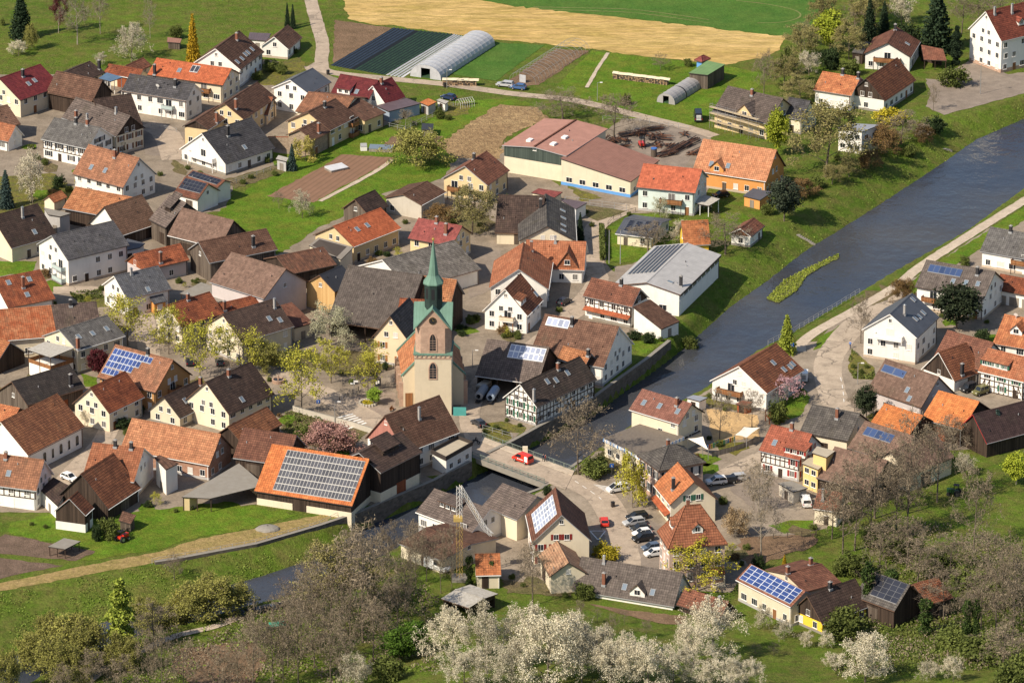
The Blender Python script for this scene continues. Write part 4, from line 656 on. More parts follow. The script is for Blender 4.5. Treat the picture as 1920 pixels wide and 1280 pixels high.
def H(nm,roof,wall,label,cx,cy,z0,th,L,w,rise,hw,chim=(),sky=(),dish=(),pv=(),dorm=(),balc=(),win='h',shut=None,gab=None,ht=None,st=None,vent=False,open=False,low=None,plinth=None,awn=False,orange=False,clad=None,pvl=False,chc=None,shutg=0):
    HN[0]+=1; rr=random.Random(HN[0]*7+1); cat={'farmhouse':'house','half_timbered_house':'house','cottage':'house','bungalow':'house','apartment_house':'house','school_building':'building','kindergarten_building':'building','sports_hall':'hall','field_shed':'shed'}.get(nm,nm)
    root=empty(nm,(cx,cy,z0),th,label,cat); pt=rise/w; ov=.45 if L>6 else .3; t=.22; hl=L/2-ov; hb=w-ov
    ze=hw+pt*ov-t-.02; zr=hw+rise-t-.02; zf=lambda x,y: hw+rise-pt*abs(y); gx=1 if -math.sin(th)>0 else -1
    zb=-4.2 if label.find('river wall')>0 else -.8
    # ground under the corners may lie lower
    for sx in (-1,1):
        for sy in (-1,1):
            wx=cx+math.cos(th)*sx*hl-math.sin(th)*sy*hb; wy=cy+math.sin(th)*sx*hl+math.cos(th)*sy*hb; zb=min(zb,hz(wx,wy)-z0-.4)
    b=MB(); wm=WM(wall)
    if open:
        b.prism([(-hl,hb-.2),(hl,hb-.2),(hl,hb),(-hl,hb)],zb,ze)
        e=-gx*hl
        b.face([(e,-hb,zb),(e,hb,zb),(e,hb,ze),(e,0,zr),(e,-hb,ze)]); b.face([(gx*hl,-hb,ze-.8),(gx*hl,hb,ze-.8),(gx*hl,hb,ze),(gx*hl,0,zr),(gx*hl,-hb,ze)])
        n=max(2,int(L/4))
        for i in range(n+1): x=-hl+2*hl*i/n; b.box(x-.14,x+.14,-hb,-hb+.28,zb,ze)
        b.box(-hl,hl,-hb+.02,-hb+.2,ze-.5,ze-.02)
    else:
        for sg in (-1,1):
            q=[(-hl,sg*hb,zb),(hl,sg*hb,zb),(hl,sg*hb,ze),(-hl,sg*hb,ze)]; b.face(q if sg<0 else q[::-1])
            e=sg*hl; q=[(e,-hb,zb),(e,hb,zb),(e,hb,ze),(e,0,zr),(e,-hb,ze)]; b.face(q if sg>0 else q[::-1])
    b.build('wall',[wm],root)
    trim='trim_white' if (wall in('white','mint') and rr.random()<.55) else rr.choice(['trim_brown','trim_dark','trim_brown','trim_grey'])
    if 'red barge' in label: trim='trim_red'
    rf=roof_shell(root,L,w,hw,rise,roof,trim=trim)
    # gutters
    if win!='b' or rr.random()<.5:
        g=MB().box(-L/2+.05,L/2-.05,-w-.13,-w-.003,hw-.16,hw-.04); 
        if not open: g.box(hl-.25,hl-.13,-hb-.14,-hb-.02,max(zb,-.3),ze-.1)
        g.build('gutter',[M(rr.choice(['trim_brown','trim_grey','trim_dark','trim_white']))],root)
    gside=math.pi/2*gx; ghalf=hb
    top=lambda x: zr-(zr-ze)*abs(x)/hb
    if gab:
        gm={'white':'w_white','pink':'pinkwood','rust':'rustwood'}.get(gab,gab); zc=ze-(.2 if wall!='oldwood' else 2); c=MB(); o_=hl+.05
        c.face([(-hb+.02,-o_,zc),(hb-.02,-o_,zc),(hb-.02,-o_,ze),(0,-o_,zr),(-hb+.02,-o_,ze)]); c.face([(-hb+.02,-hl,zc),(hb-.02,-hl,zc),(hb-.02,-o_,zc),(-hb+.02,-o_,zc)])
        o=c.build('gable_cladding',[M(gm)],root); o.rotation_euler=(0,0,gside)
    if clad:
        c=MB(); o_=hl+.06; c.face([(-hb,-o_,4.2),(hb,-o_,4.2),(hb,-o_,ze),(0,-o_,zr),(-hb,-o_,ze)]); o=c.build('gable_cladding',[M('greenclad')],root); o.rotation_euler=(0,0,gside)
        for x,y in ((-L*.3,-3.0),(-L*.3,3.5),(-L*.05,-3.2)):
            k=MB().box(x-.9,x+.9,y-.6,y+.6,zf(x,y)-.05,zf(x,y)+.45); k.build('roof_light',[M('trim_white')],rf)
        k=MB().box(-L/2+.1,L/2-.1,-.2,.2,hw+rise,hw+rise+.25); k.build('ridge_rail',[M('rust')],rf)
    if low:
        zl=max(1.2,ze*.45) if zb>-3 else ze*.35; c=MB().box(-hl-.06,hl+.06,-hb-.06,hb+.06,zb,zl); c.build('base_wall',[WM(low)],root)
    elif plinth or (win in('h','f') and rr.random()<.55):
        c=MB().box(-hl-.05,hl+.05,-hb-.05,hb+.05,zb,.55 if not plinth else 1.0); c.build('plinth',[M('sandstone' if plinth else rr.choice(['w_grey_w','w_stone_w','concrete']))],root)
    if roof=='brownorange':
        pass
    # timber
    if ht in('F','all'): timber_frame(root,-hl,hl,.2 if ht=='all' else 2.6,ze,0,hb,rr)
    if ht in('G','all'): timber_frame(root,-hb,hb,.2 if ht=='all' else 2.6,ze,gside,hl,rr,top=top)
    # windows
    st=st or max(1,int((hw+.4)/2.65)); sh=max(2.45,(hw)/st)
    bF=[(-hl+2*hl*f_,z_,w_) for s_,f_,z_,w_,k_ in balc if s_=='F']; bG=[(-hb+2*hb*f_,z_,min(w_,2*hb+1)) for s_,f_,z_,w_,k_ in balc if s_=='G']
    ok=lambda lst,x,z: all(abs(x-a)>w_/2+.3 or z<zz-1.6 or z>zz+2 for a,zz,w_ in lst)
    skip={'h':.1,'f':.45,'b':2,'few':.5,'front':0}.get(win,2)
    if win in('h','f','few','front'):
        n=max(1,int((2*hl-1)/2.7)); di=rr.randrange(n)
        for s in range(st):
            z=.85+s*sh
            if z+1.3>ze: break
            for i in range(n):
                x=-hl+2*hl*(i+.5)/n+rr.uniform(-.15,.15)
                if s==0 and i==di and win!='few':
                    dr=MB().box(-.5,.5,-.06,.02,0,2.05); dr.box(-.62,.62,-.04,.02,2.05,2.15,1); o=dr.build('door',[M(rr.choice(['darkwood','balconywood','trim_white','oldwood'])),M('trim_white')],root); o.location=(x,-hb,0); continue
                if rr.random()<skip or not ok(bF,x,z): continue
                wide=rr.random()<.2; window(root,0,x,z,hb,1.5 if wide else 1.0,1.2,None if wide or shutg else shut,2 if wide else 1)
        n=max(1,int((2*hb-.8)/2.5))
        for s in range(st if win!='front' else 0):
            z=.85+s*sh
            if z+1.3>ze+.2: break
            for i in range(n):
                x=-hb+2*hb*(i+.5)/n
                if rr.random()<skip or not ok(bG,x,z): continue
                window(root,gside,x,z,hl,1.0,1.2,shut)
        if rise>2.6:
            z=ze+.15
            for x in ((-1.1,1.1) if hb>4 else (0,)):
                if top(x)>z+1.4 and ok(bG,x,z): window(root,gside,x,z,hl,.85,1.05,shut if hb>4.5 else None)
            if rise>4.6: window(root,gside,0,zr-1.9,hl,.6,.75)
    elif win=='b' and not open:
        if ze>2.6:
            dr=MB(); dw=min(1.6,hl*.3); x=rr.uniform(-.4,.4)*hl
            dr.box(x-dw,x+dw,-hb-.07,-hb+.02,0,min(2.9,ze-.3)); dr.build('barn_door',[M(rr.choice(['darkwood','oldwood','redwood']))],root)
        if hb>3 and wall not in('darkwood',) : window(root,gside,0,ze+.1,hl,.7,.8)
    elif win=='1': window(root,gside,0,ze+.6,hl,.8,.9)
    elif win=='arch':
        for i in range(5): window(root,0,-hl+2*hl*(.3+.15*i),1.0,hb,1.0 if i%2==0 else .7,1.6,arch=True,)
    elif win=='garage':
        for i in range(3):
            x=-hl+2*hl*(i+.5)/3; dr=MB().box(x-1.2,x+1.2,-hb-.06,-hb+.02,0,2.2); dr.build('garage_door',[M('graywood')],root)
    elif win=='strip':
        for i in range(9):
            x=-hl+2*hl*(i+.5)/9; window(root,0,x,ze-1.5,hb,2.3,.9,None,2)
        for i in range(3): window(root,gside,-hb*.5+hb*.5*i,1,hl,1.6,1.2)
    for s_,f_,z_,w_,k_ in balc:
        if s_=='F': balcony(root,0,-hl+2*hl*f_,hb,z_,w_,k_)
        else: balcony(root,gside,-hb+2*hb*f_,hl,z_,min(w_,2*hb+.6),k_)
    for x,y in chim: chimney(rf,x,y,zf,hw+rise,rr)
    for i in range(rr.choice((1,2,2,3)) if L>6 else 0):
        x,y=rr.uniform(-.4,.4)*L,-rr.uniform(.15,.7)*w; MB().tube((x,y,zf(x,y)-.1),(x,y,zf(x,y)+.38),.11,.09,6).build('vent_pipe',[M(rr.choice(['trim_grey','chim_dark',roof]))],rf)
    for x,y in sky: skylight(rf,x,y,zf,pt,1 if y<=0 else -1)
    for x,y in dish:
        k=MB(); k.tube((x,y,zf(x,y)-.1),(x,y,zf(x,y)+1.1),.05); k.tube((x,y-.1,zf(x,y)+1.1),(x,y-.22,zf(x,y)+1.05),.35,.5,10); k.build('satellite_dish',[M('trim_white')],rf)
    for x0,x1,y0,y1,nx,ny,ty in pv: solar('solar_array',rf,x0,x1,y0,y1,zf,nx,ny,ty)
    for x,y,wd_,ty in dorm: dormer(root,x,y,wd_,ty,hw,rise,w,roof,WM('darkwood') if 'crane' in label else wm,shut)
    if vent:
        vl=L*.42; b=MB(); y0=-w*.55; z1=zf(0,0)+.9; k=pt*.9
        tp=[(-vl/2,y0,z1+k*y0+.25),(vl/2,y0,z1+k*y0+.25),(vl/2,.5,z1+.55),(-vl/2,.5,z1+.55)]; sl=math.hypot(.5-y0,1)*1.1
        b.face(tp,0,[(0,0),(vl,0),(vl,sl),(0,sl)]); b.face([(p[0],p[1],p[2]-.15) for p in tp][::-1],1)
        for i in range(4): p,q=tp[i],tp[(i+1)%4]; b.face([(p[0],p[1],p[2]-.15),(q[0],q[1],q[2]-.15),q,p],1)
        b.box(-vl/2+.3,vl/2-.3,y0+.3,.3,zf(0,y0)-.2,zf(0,y0)+.75,1)
        b.build('ridge_vent',[M(roof),M('darkwood')],rf)
    if awn:
        b=MB(); z=2.7; b.face([(-hl,-hb-1.3,z-.35),(hl*.98,-hb-1.3,z-.35),(hl*.98,-hb,z+.25),(-hl,-hb,z+.25)],0,[(0,0),(2*hl,0),(2*hl,1.4),(0,1.4)]); b.face([(-hl,-hb,z+.1),(hl*.98,-hb,z+.1),(hl*.98,-hb-1.3,z-.5),(-hl,-hb-1.3,z-.5)],1); b.face([(-hl,-hb-1.3,z-.5),(hl*.98,-hb-1.3,z-.5),(hl*.98,-hb-1.3,z-.35),(-hl,-hb-1.3,z-.35)],1); b.build('awning_roof',[M('newred'),M('trim_brown')],root)
    if orange:
        b=MB().box(hl*.1,hl*.1+3,-hb-1.6,-hb,zb,2.5); b.build('porch',[M('w_orange_w')],root); b=MB(); b.prism([(hl*.1-.3,-hb-2),(hl*.1+3.3,-hb-2),(hl*.1+3.3,-hb+.02),(hl*.1-.3,-hb+.02)],[2.5,2.5,3.6,3.6],[2.7,2.7,3.8,3.8]); b.build('porch_roof',[M(roof)],root)
        p=MB().box(hb*.2-.7,hb*.2+.7,-hl-.06,-hl,.8,4.6); o=p.build('painted_panel',[M('w_yellow2')],root); o.rotation_euler=(0,0,gside); window(root,0,hl*.1+1.5,.9,hb+1.6,1.1,1.1)
    if pvl: # dark module rows on the far slope
        for i in range(7):
            y0=.7+(w-1.3)*i/7; e=sorted((-gx*hl*.96,gx*hl*.5)); solar('solar_array',rf,e[0],e[1],y0,y0+(w-1.3)/7*.55,zf,18,1,'pvdark')
        b=MB().box(-L/2,L/2,-w-.02,-w+.001,hw-.55,hw-.2); b.build('fascia',[M('trim_dark')],root)
    if 'lettering on its gable' in label:
        b=MB(); b.box(-hb*.75,hb*.8,-hl-.5,-hl,2.7,2.95,0); 
        for i in range(20):
            if i in (6,9): continue
            x=-hb*.7+i*hb*1.45/20; b.box(x,x+.2,-hl-.48,-hl-.4,3.0,3.0+rr.choice([.3,.38,.42]),1)
        o=b.build('canopy_with_letters',[M('trim_grey'),M('trim_dark')],root); o.rotation_euler=(0,0,gside)
    return root
def F(nm,rm,wm,label,pts,open=0,half=0,win=0,deep=0,base=None,fascia=None,parapet=0):
    rr=random.Random(len(label)); c=Vector((sum(p[0] for p in pts)/4,sum(p[1] for p in pts)/4,0)); P=[Vector(p)-c for p in pts]
    root=empty(nm,c,0,label,{'terrace_canopy':'canopy','garden_hut':'hut','open_shed':'shed','kindergarten_annex':'building','terrace_building':'building','modern_house':'house','hen_house':'shed','lean_to':'shed'}.get(nm,nm)); t=.2
    if (P[1]-P[0]).cross(P[2]-P[1]).z<0: P=[P[1],P[0],P[3],P[2]]
    b=MB(); a=(P[1]-P[0]).length; d=(P[3]-P[0]).length; b.face(P,0,[(0,0),(a,0),(a,d),(0,d)]); b.face([p-Vector((0,0,t)) for p in P][::-1],1)
    for i in range(4): p,q=P[i],P[(i+1)%4]; b.face([p-Vector((0,0,t)),q-Vector((0,0,t)),q,p],1)
    rf=b.build('roof',[M(rm),M('trim_dark' if not fascia else 'trim_white')],root)
    m=sum(P,Vector())/4; Q=[p+(m-p)*min(.3,.35/max(.5,(Vector((p.x-m.x,p.y-m.y))).length)) for p in P]; g=[hz(q.x+c.x,q.y+c.y)-.3-deep for q in Q]; top=[q.z-t-.01 for q in Q]
    w=MB()
    if open or half:
        n=4 if not half else 0
        for q,g0,zt in list(zip(Q,g,top))+[(q,-.3,q.z-t-.02) for q in ((Q[0]+Q[1])/2,(Q[2]+Q[3])/2)]:
            MB().box(q.x-.09,q.x+.09,q.y-.09,q.y+.09,g0,zt).build('post',[M('timber') if 'white' not in wm and wm!='white' else M('trim_white')],root)
        if half or nm=='carport':
            w=MB(); bk=[Q[2],Q[3]]; d_=(Q[0]-Q[3]).normalized()*.15; w.prism([Q[3]+d_,Q[2]+d_,Q[2],Q[3]],-.3,[Q[3].z-t-.05,Q[2].z-t-.05,Q[2].z-t-.05,Q[3].z-t-.05]); 
            if half: e=(Q[1]-Q[0])*.22; w.prism([Q[0],Q[0]+e,Q[0]+e+d_*-18,Q[0]+d_*-18],-.3,Q[0].z-t-.05)
            w.build('wall',[WM(wm)],root)
        if nm in('terrace_canopy',) and P[0].z>5:
            w=MB(); w.prism([q for q in Q],-.3,3.0); w.build('terrace',[M('w_white')],root); k=MB()
            for i in range(4):
                p,q=Q[i],Q[(i+1)%4]; e=(q-p).normalized(); nrm=Vector((e.y,-e.x,0))*.06; k.prism([p+nrm,q+nrm,q,p],3.0,3.9)
            k.build('railing',[M('balconywood') if wm=='orange' else M('trim_white')],root)
    else:
        w.prism([(q.x,q.y) for q in Q],g,top); w.build('wall',[WM(wm)],root)
        e=(Q[1]-Q[0]); L=e.length; ang=math.atan2(e.y,e.x)
        def face_windows(A,B,n,zlist,sz=(1.2,1.0)):
            e=B-A; L=e.length; ang=math.atan2(e.y,e.x); nn=Vector((math.sin(ang),-math.cos(ang),0))
            for z in zlist:
                for i in range(n):
                    p=A+e*((i+.6)/(n+.2)); o=ob('window',window_meshes(sz[0],sz[1],None,1)[0],root); o.location=(p.x,p.y,z); o.rotation_euler=(0,0,ang); ob('pane',window_meshes(sz[0],sz[1],None,1)[1],o)
        if win:
            zs=[1.0+2.7*k for k in range(max(1,int((min(top)+.3)/2.7)))]; face_windows(Q[0],Q[1],win,zs,(1.6,1.2) if win>4 else (1.2,1.1)); face_windows(Q[1],Q[2],max(1,win-1),zs)
        else:
            p=Q[0]+(Q[1]-Q[0])*.5; dr=MB().box(-.6,.6,-.06,.02,0,min(1.95,min(top)-.1)); o=dr.build('door',[M(rr.choice(['darkwood','graywood','oldwood']))],root); o.location=(p.x,p.y,0); o.rotation_euler=(0,0,ang)
        if base:
            k=MB(); Q2=[q+(q-m).normalized()*.06 for q in Q]; k.prism([(q.x,q.y) for q in Q2],-.3,.8); k.build('base_stripe',[M('w_bluepaint')],root)
        if fascia:
            k=MB()
            for i in range(4):
                p,q=P[i],P[(i+1)%4]; e=(q-p); n=int(e.length/.6); u=e.normalized(); nr=Vector((u.y,-u.x,0))
                for j in range(n):
                    a_=p+e*(j/n); b_=p+e*((j+.5)/n); k.prism([(a_+nr*.05),(b_+nr*.05),b_,a_],p.z-.75,p.z-.02,j%2)
                    c_=p+e*((j+1)/n); k.prism([(b_+nr*.04),(c_+nr*.04),c_,b_],p.z-.75,p.z-.02,1)
            k.build('fascia',[M('w_bluepaint'),M('trim_white')],root)
        if parapet:
            k=MB()
            for i in range(4):
                p,q=P[i],P[(i+1)%4]; u=(q-p).normalized(); nr=Vector((-u.y,u.x,0))*.15; k.prism([p,q,q+nr,p+nr],p.z+.003,p.z+.75)
            k.build('parapet',[M('trim_dark')],root)
    return root
def HIP(nm,rm,wm,label,cx,cy,th,la,lb,hw,rise,st=2,shut=None,dorm=0):
    root=empty(nm,(cx,cy,0),th,label,{'town_house':'house'}.get(nm,nm)); ra=max(.0,la-lb); z=hw+rise; b=MB(); o=.5
    R0,R1=(-ra,0,z),(ra,0,z); E=[(-la,-lb,hw),(la,-lb,hw),(la,lb,hw),(-la,lb,hw)]; s1=math.hypot(lb,rise); s2=math.hypot(la-ra,rise)
    if ra<.1: R1=R0
    b.face([E[0],E[1],R1,R0] if ra>=.1 else [E[0],E[1],R0],0,[(-la,0),(la,0),(ra,s1),(-ra,s1)][:4 if ra>=.1 else 3]); b.face([E[1],E[2],R1],0,[(-lb,0),(lb,0),(0,s2)]); b.face([E[2],E[3],R0,R1] if ra>=.1 else [E[2],E[3],R0],0,[(-la,0),(la,0),(ra,s1),(-ra,s1)][:4 if ra>=.1 else 3]); b.face([E[3],E[0],R0],0,[(-lb,0),(lb,0),(0,s2)])
    b.face([(p[0],p[1],p[2]-.25) for p in E][::-1],1)
    for i in range(4): p,q=E[i],E[(i+1)%4]; b.face([(p[0],p[1],p[2]-.25),(q[0],q[1],q[2]-.25),q,p],1)
    # hip ridges
    for p,q in ((E[0],R0),(E[1],R1),(E[2],R1),(E[3],R0),(R0,R1)): b.tube(p,q,.13,n=5,m=0)
    rf=b.build('roof',[M(rm),M('trim_brown')],root); w=MB(); ha,hb=la-o,lb-o
    w.prism([(-ha,-hb),(ha,-hb),(ha,hb),(-ha,hb)],-1,hw-.27); w.build('wall',[WM(wm)],root)
    if hw>5:
        MB().box(-ha-.06,ha+.06,-hb-.06,hb+.06,-1,.9).build('plinth',[M('sandstone')],root)
        sh=hw/st
        for s in range(st):
            zz=1.2+s*sh
            for side,off,half in ((0,hb,ha),(-math.pi/2,ha,hb),(math.pi/2,ha,hb)):
                n=max(2,int(2*half/2.6))
                for i in range(n): window(root,side,-half+2*half*(i+.5)/n,zz,off,1.05,1.6,shut)
        for x,y in ((-ra*.5,.8),): chimney(rf,x,y,lambda a,c:z-.8,z,random.Random(2),'brick')
    else:
        window(root,0,0,.9,hb,.7,.8); MB().box(ha-.05,ha+.05,-.4,.4,0,1.8).build('door',[M('trim_white')],root)
    if dorm:
        for x,y,wd_,side in ((.3,-lb*.68,2.2,0),(0,-(la*.72-ra),2.6,-math.pi/2)):
            before=set(bpy.data.objects); w_=lb if side==0 else la-ra
            dormer(root,x,y,wd_,'gable',hw,rise,w_,rm,WM('white'))
            for o2 in set(bpy.data.objects)-before:
                if o2.parent is root: o2.rotation_euler=(0,0,side); o2.location=(0,0,0) if side==0 else (-ra,0,0)
        p=MB(); x=ha*.75; p.prism([(x-1.3,-hb-1.6),(x+1.3,-hb-1.6),(x+1.3,-hb),(x-1.3,-hb)],[2.7,2.7,3.5,3.5],[2.9,2.9,3.7,3.7]); 
        for s in(-1,1): p.box(x+s*1.1-.12,x+s*1.1+.12,-hb-1.5,-hb-1.26,-.2,2.7,1)
        p.box(x-1.3,x+1.3,-hb-1.9,-hb,-.3,.4,1); p.build('porch',[M(rm),M('w_cream')],root)
    return root
H('house','maroon','cream','cream house with plain maroon roof at the left edge, two skylights, brown barn behind',-125.33,167.98,0.00,0.88,15.06,7.34,4.40,4.83,**{'chim': [[-0.63, -1.65]], 'sky': [[-0.96, -3.95], [1.55, -3.63]], 'st': 2})
H('barn','brown','darkwood','dark timber barn with plain brown roof squeezed behind the maroon roofed house',-109.96,164.96,0.00,-0.57,14.62,4.56,4.50,4.50,**{'win': 'b'})
H('farmhouse','greybrown','cream','old farmhouse with grey brown roof and dark boarded gable over a paved court',-102.06,138.69,0.00,-0.79,20.90,4.84,4.28,5.24,**{'chim': [[5.46, -0.43], [-5.23, -4.44], [-1.09, -4.33]], 'gab': 'darkwood', 'win': 'h', 'shut': 'brown'})
H('barn','darkbrown','darkwood','dark brown roof slope rising behind the farmhouse with the boarded gable',-100.12,143.71,0.00,0.46,10.31,7.69,6.51,4.00,**{'win': 'b'})
H('house','darkgrey','white','long white house with dark grey roof, satellite dish and small glass balcony',-88.78,163.18,0.00,-0.46,19.09,4.34,3.23,5.49,**{'chim': [[4.55, -1.34]], 'dish': [[0.21, -2.64]], 'balc': [('F', 0.72, 2.6, 3.2, 'glass')], 'st': 2})
H('house','newred','cream','cream house with long bright orange roof carrying one thermal panel pair, half timbered balcony',-81.56,178.59,0.00,-0.42,21.69,5.34,2.92,4.93,**{'chim': [[-8.89, -4.94]], 'sky': [[-2.89, -2.77]], 'pv': [[-0.05, 2.25, -2.78, -0.71, 2, 1, 'dark']], 'balc': [('F', 0.75, 2.6, 4, 'wood')]})
H('house','brown','white','white gabled house with mossy brown roof and row of small skylights near the golden conifer',-73.69,191.84,0.00,1.23,16.29,6.92,5.01,5.00,**{'chim': [[3.2, -1.3]], 'sky': [[-5.91, -5.14], [-2.84, -5.19], [0.06, -4.94], [1.87, -4.95], [4.73, -4.91]], 'st': 2})
H('house','brown','white','little white gabled house with brown roof beside the top road',-60.66,211.79,0.00,1.27,10.94,3.98,3.09,2.93,**{'win': 'f'})
H('shed','oldred','cream','low outbuilding with small orange roof behind the glass terrace canopy',-99.53,184.63,0.00,-0.49,10.53,2.77,1.73,3.20,**{'win': 'b'})
H('shed','brownred','cream','small red brown gabled roof between two orange roofs near the blossom tree',-97.57,188.23,0.00,1.02,7.90,2.65,1.71,3.50,**{'win': 'b'})
H('barn','darkbrown','cream','dark brown roofed outbuilding with grey flue, left of the small orange roofs',-111.67,182.84,0.00,1.01,10.01,4.80,2.21,3.50,**{'chim': [[4.5, -3.31]], 'win': 'b'})
H('house','oldbrown','cream','brown roofed house cut by the left edge above the orange gable',-129.69,143.37,0.00,0.68,8.06,5.67,3.61,4.00,**{'win': 'f'})
H('house','terra','white','small white gabled house with orange roof at the left edge',-126.69,136.00,0.00,-0.60,7.74,3.19,3.37,2.71,**{'win': 'f'})
H('half_timbered_house','grey','white','white half timbered house with grey roof, dark shutters and two brick chimneys',-107.66,127.78,0.00,-0.57,14.42,5.69,3.98,5.00,**{'chim': [[-0.18, -0.28], [3.18, -0.09]], 'ht': 'F', 'shut': 'dark', 'st': 2})
H('house','terra2','white','white house with broad faded orange roof and two skylights, below the grey half timbered one',-96.67,101.26,0.00,-0.66,16.63,6.23,5.88,4.72,**{'chim': [[1.22, -1.1]], 'sky': [[-3.88, -4.08], [0.6, -4.0]], 'st': 2})
H('house','darkgrey','white','large white gabled house with dark grey roof and white balcony terrace',-70.47,124.97,0.00,0.81,17.12,8.31,6.05,3.18,**{'chim': [[-1.96, -2.4]], 'sky': [[0.19, -6.02]], 'balc': [('G', 0.5, 2.7, 9, 'white')], 'st': 2})
H('house','brown','yellow','yellow house with brown roof, orange lit verge and dark boarded gable',-76.38,141.65,0.00,1.16,12.96,3.62,2.05,4.82,**{'chim': [[-1.0, -3.22]], 'gab': 'darkwood'})
H('house','brown','yellow','taller yellow house with brown roof joined behind the boarded gable house',-68.20,151.32,0.00,1.16,18.75,5.32,3.51,5.50,**{'chim': [[-7.83, -2.36]]})
H('garage','terra','peach','short cross wing with orange roof and garage door facing the white modern house',-64.06,156.79,0.00,-0.27,7.51,4.37,3.36,2.85,**{'win': 'f'})
H('house','slate','white','white modern house with dark ribbed metal roof next to the maroon roofed one',-53.60,167.09,0.00,1.07,11.31,5.52,2.91,5.84,**{'st': 2})
H('house','maroon','white','white gabled house with dark red tiled roof by the field road',-33.02,165.91,0.00,0.96,8.39,4.25,4.47,2.69,**{'chim': [[-0.74, -0.25]], 'win': 'f'})
H('house','maroon','white','red roofed wing with long white dormer beside the dark red gable',-38.86,167.75,0.00,-0.48,11.16,5.29,3.67,4.00,**{'sky': [[1.28, -3.81]], 'dorm': [[-2.02, -4.89, 3.6, 'shed']], 'win': 'f'})
H('barn','terra2','cream','low light brown tiled roof filling the gap behind the long yellow house',-45.63,155.42,0.00,-0.38,12.71,8.35,2.55,4.50,**{'win': 'b'})
H('house','brown','yellow','yellow house with brown roof and two stacked recessed balconies facing the gardens',-47.67,143.35,0.00,1.02,12.72,6.68,3.66,4.65,**{'chim': [[0.12, -0.82]], 'balc': [('F', 0.85, 0.3, 3, 'wood'), ('F', 0.85, 3, 3, 'wood')], 'st': 2})
H('house','brown','yellow','long shallow brown roofed yellow wing ending beside the blue grey garage',-41.36,153.24,0.00,0.92,8.41,8.83,2.18,3.77,**{'win': 'h'})
H('house','brown','stone','small yellow house with rough stone gable and brown roof behind the ruined wall',-50.67,133.02,0.00,1.03,8.11,3.98,2.11,4.46,**{'chim': [[0.2, -2.92]], 'win': 'f'})
H('house','greybrown','yellow','pale yellow house under scaffolding with brown roof and small cross gable',61.29,150.88,0.00,-0.64,16.88,6.85,4.87,4.36,**{'chim': [[-0.42, -0.92]], 'dorm': [[1.09, -6.45, 4.5, 'gable']], 'st': 2})
H('house','darkgrey','cream','dark roofed annex with lit brown slope at the right of the scaffolded house',72.43,149.96,0.00,-0.52,6.06,4.63,3.73,4.00,**{'win': 'f'})
H('hall','redmetal','cream','large workshop hall with low pink brown roof, green clad front and roof lights',10.67,122.52,0.00,1.10,23.30,8.85,0.92,7.00,**{'sky': [], 'win': 'b', 'clad': 'green'})
H('barn','rusttile','white','white farm barn with ribbed rust brown roof and dark wooden gable above the river road',94.47,172.26,0.00,1.08,19.41,5.38,5.22,3.47,**{'gab': 'darkwood', 'win': 'f'})
H('farmhouse','orange','white','white farmhouse wing with bright orange roof attached to the rust brown barn',84.08,170.17,0.00,-0.48,10.67,5.68,3.32,4.31,**{'chim': [[0.33, -0.02], [4.84, -0.34]], 'win': 'h'})
H('house','rust','white','white chalet house with red brown roof and wooden balcony below the dark spruces',99.28,203.19,0.00,1.32,14.01,6.29,3.46,4.16,**{'chim': [[4.61, 0.1]], 'sky': [[0.17, -3.97]], 'balc': [('G', 0.5, 2.6, 7, 'wood')]})
H('school_building','redbrown','white','big white three storey building with red brown roof in the top right corner',134.14,207.34,0.00,0.63,27.65,6.67,6.51,8.81,**{'chim': [[-11.54, -1.06], [-6.03, -1.6]], 'dorm': [[-5.13, -4.39, 2, 'gable']], 'st': 3, 'plinth': 'pinkstone'})
H('house','darkbrown','cream','large dark brown roofed house cut by the left edge with slim metal flue',-117.35,61.16,0.00,0.73,13.57,7.51,6.02,3.76,**{'chim': [[0.82, -1.96]], 'sky': [[1.52, -5.55]], 'win': 'f'})
H('apartment_house','greytile','white','white two storey block with grey tiled roof and glass balconies on its left gable',-100.17,45.87,0.00,0.64,17.08,6.83,4.15,6.59,**{'balc': [('G', 0.74, 3.3, 4.2, 'glass'), ('G', 0.74, 0.5, 4.2, 'glass')], 'st': 2, 'win': 'h'})
H('barn','orangeold','darkwood','dark timber barn with mottled orange brown roof under the white orange roofed house',-97.53,79.89,0.00,-0.49,16.46,5.97,3.59,4.00,**{'win': 'b'})
H('barn','brownorange','darkwood','barn with roof half brown half orange and white gable end',-92.41,70.24,0.00,0.81,12.35,5.98,5.77,3.10,**{'win': 'b', 'gab': 'white'})
H('barn','greybrown','oldwood','tall weathered drying barn with grey roof and raised ridge vent',-79.30,68.68,0.00,-0.93,7.43,5.98,5.00,4.87,**{'win': 'b', 'vent': True})
H('barn','brown2','oldwood','very large barn with smooth brown roof at the meadow edge',-71.70,59.77,0.00,-0.61,15.57,5.75,5.19,4.00,**{'win': 'b'})
H('shed','orange','cream','tiny garden shed with orange tiled roof near the blossom tree at left',-110.31,89.70,0.00,0.96,5.01,1.82,1.35,2.50,**{'win': 'b'})
H('garage','brownred','white','white garage with brown roof and dark solar panels, the nearer of the stepped pair',-76.16,90.94,0.00,-0.64,7.74,4.27,2.85,3.75,**{'pv': [[-3.37, 3.32, -2.75, -0.15, 6, 3, 'pvdark']], 'win': 'b'})
H('garage','brownred','white','white garage with solar roof, the farther and higher of the stepped pair',-73.60,98.12,0.00,-0.73,11.26,2.57,1.10,4.38,**{'pv': [[-5.13, 4.67, -2.03, -0.27, 8, 2, 'pvdark']], 'win': 'b'})
H('barn','brown','oldwood','long brown roofed barn with vertical boarded front gable by the orange roofed cottage',-65.27,46.81,0.00,0.54,18.09,5.45,3.56,5.07,**{'chim': [[3.5, -3.68]], 'win': 'b'})
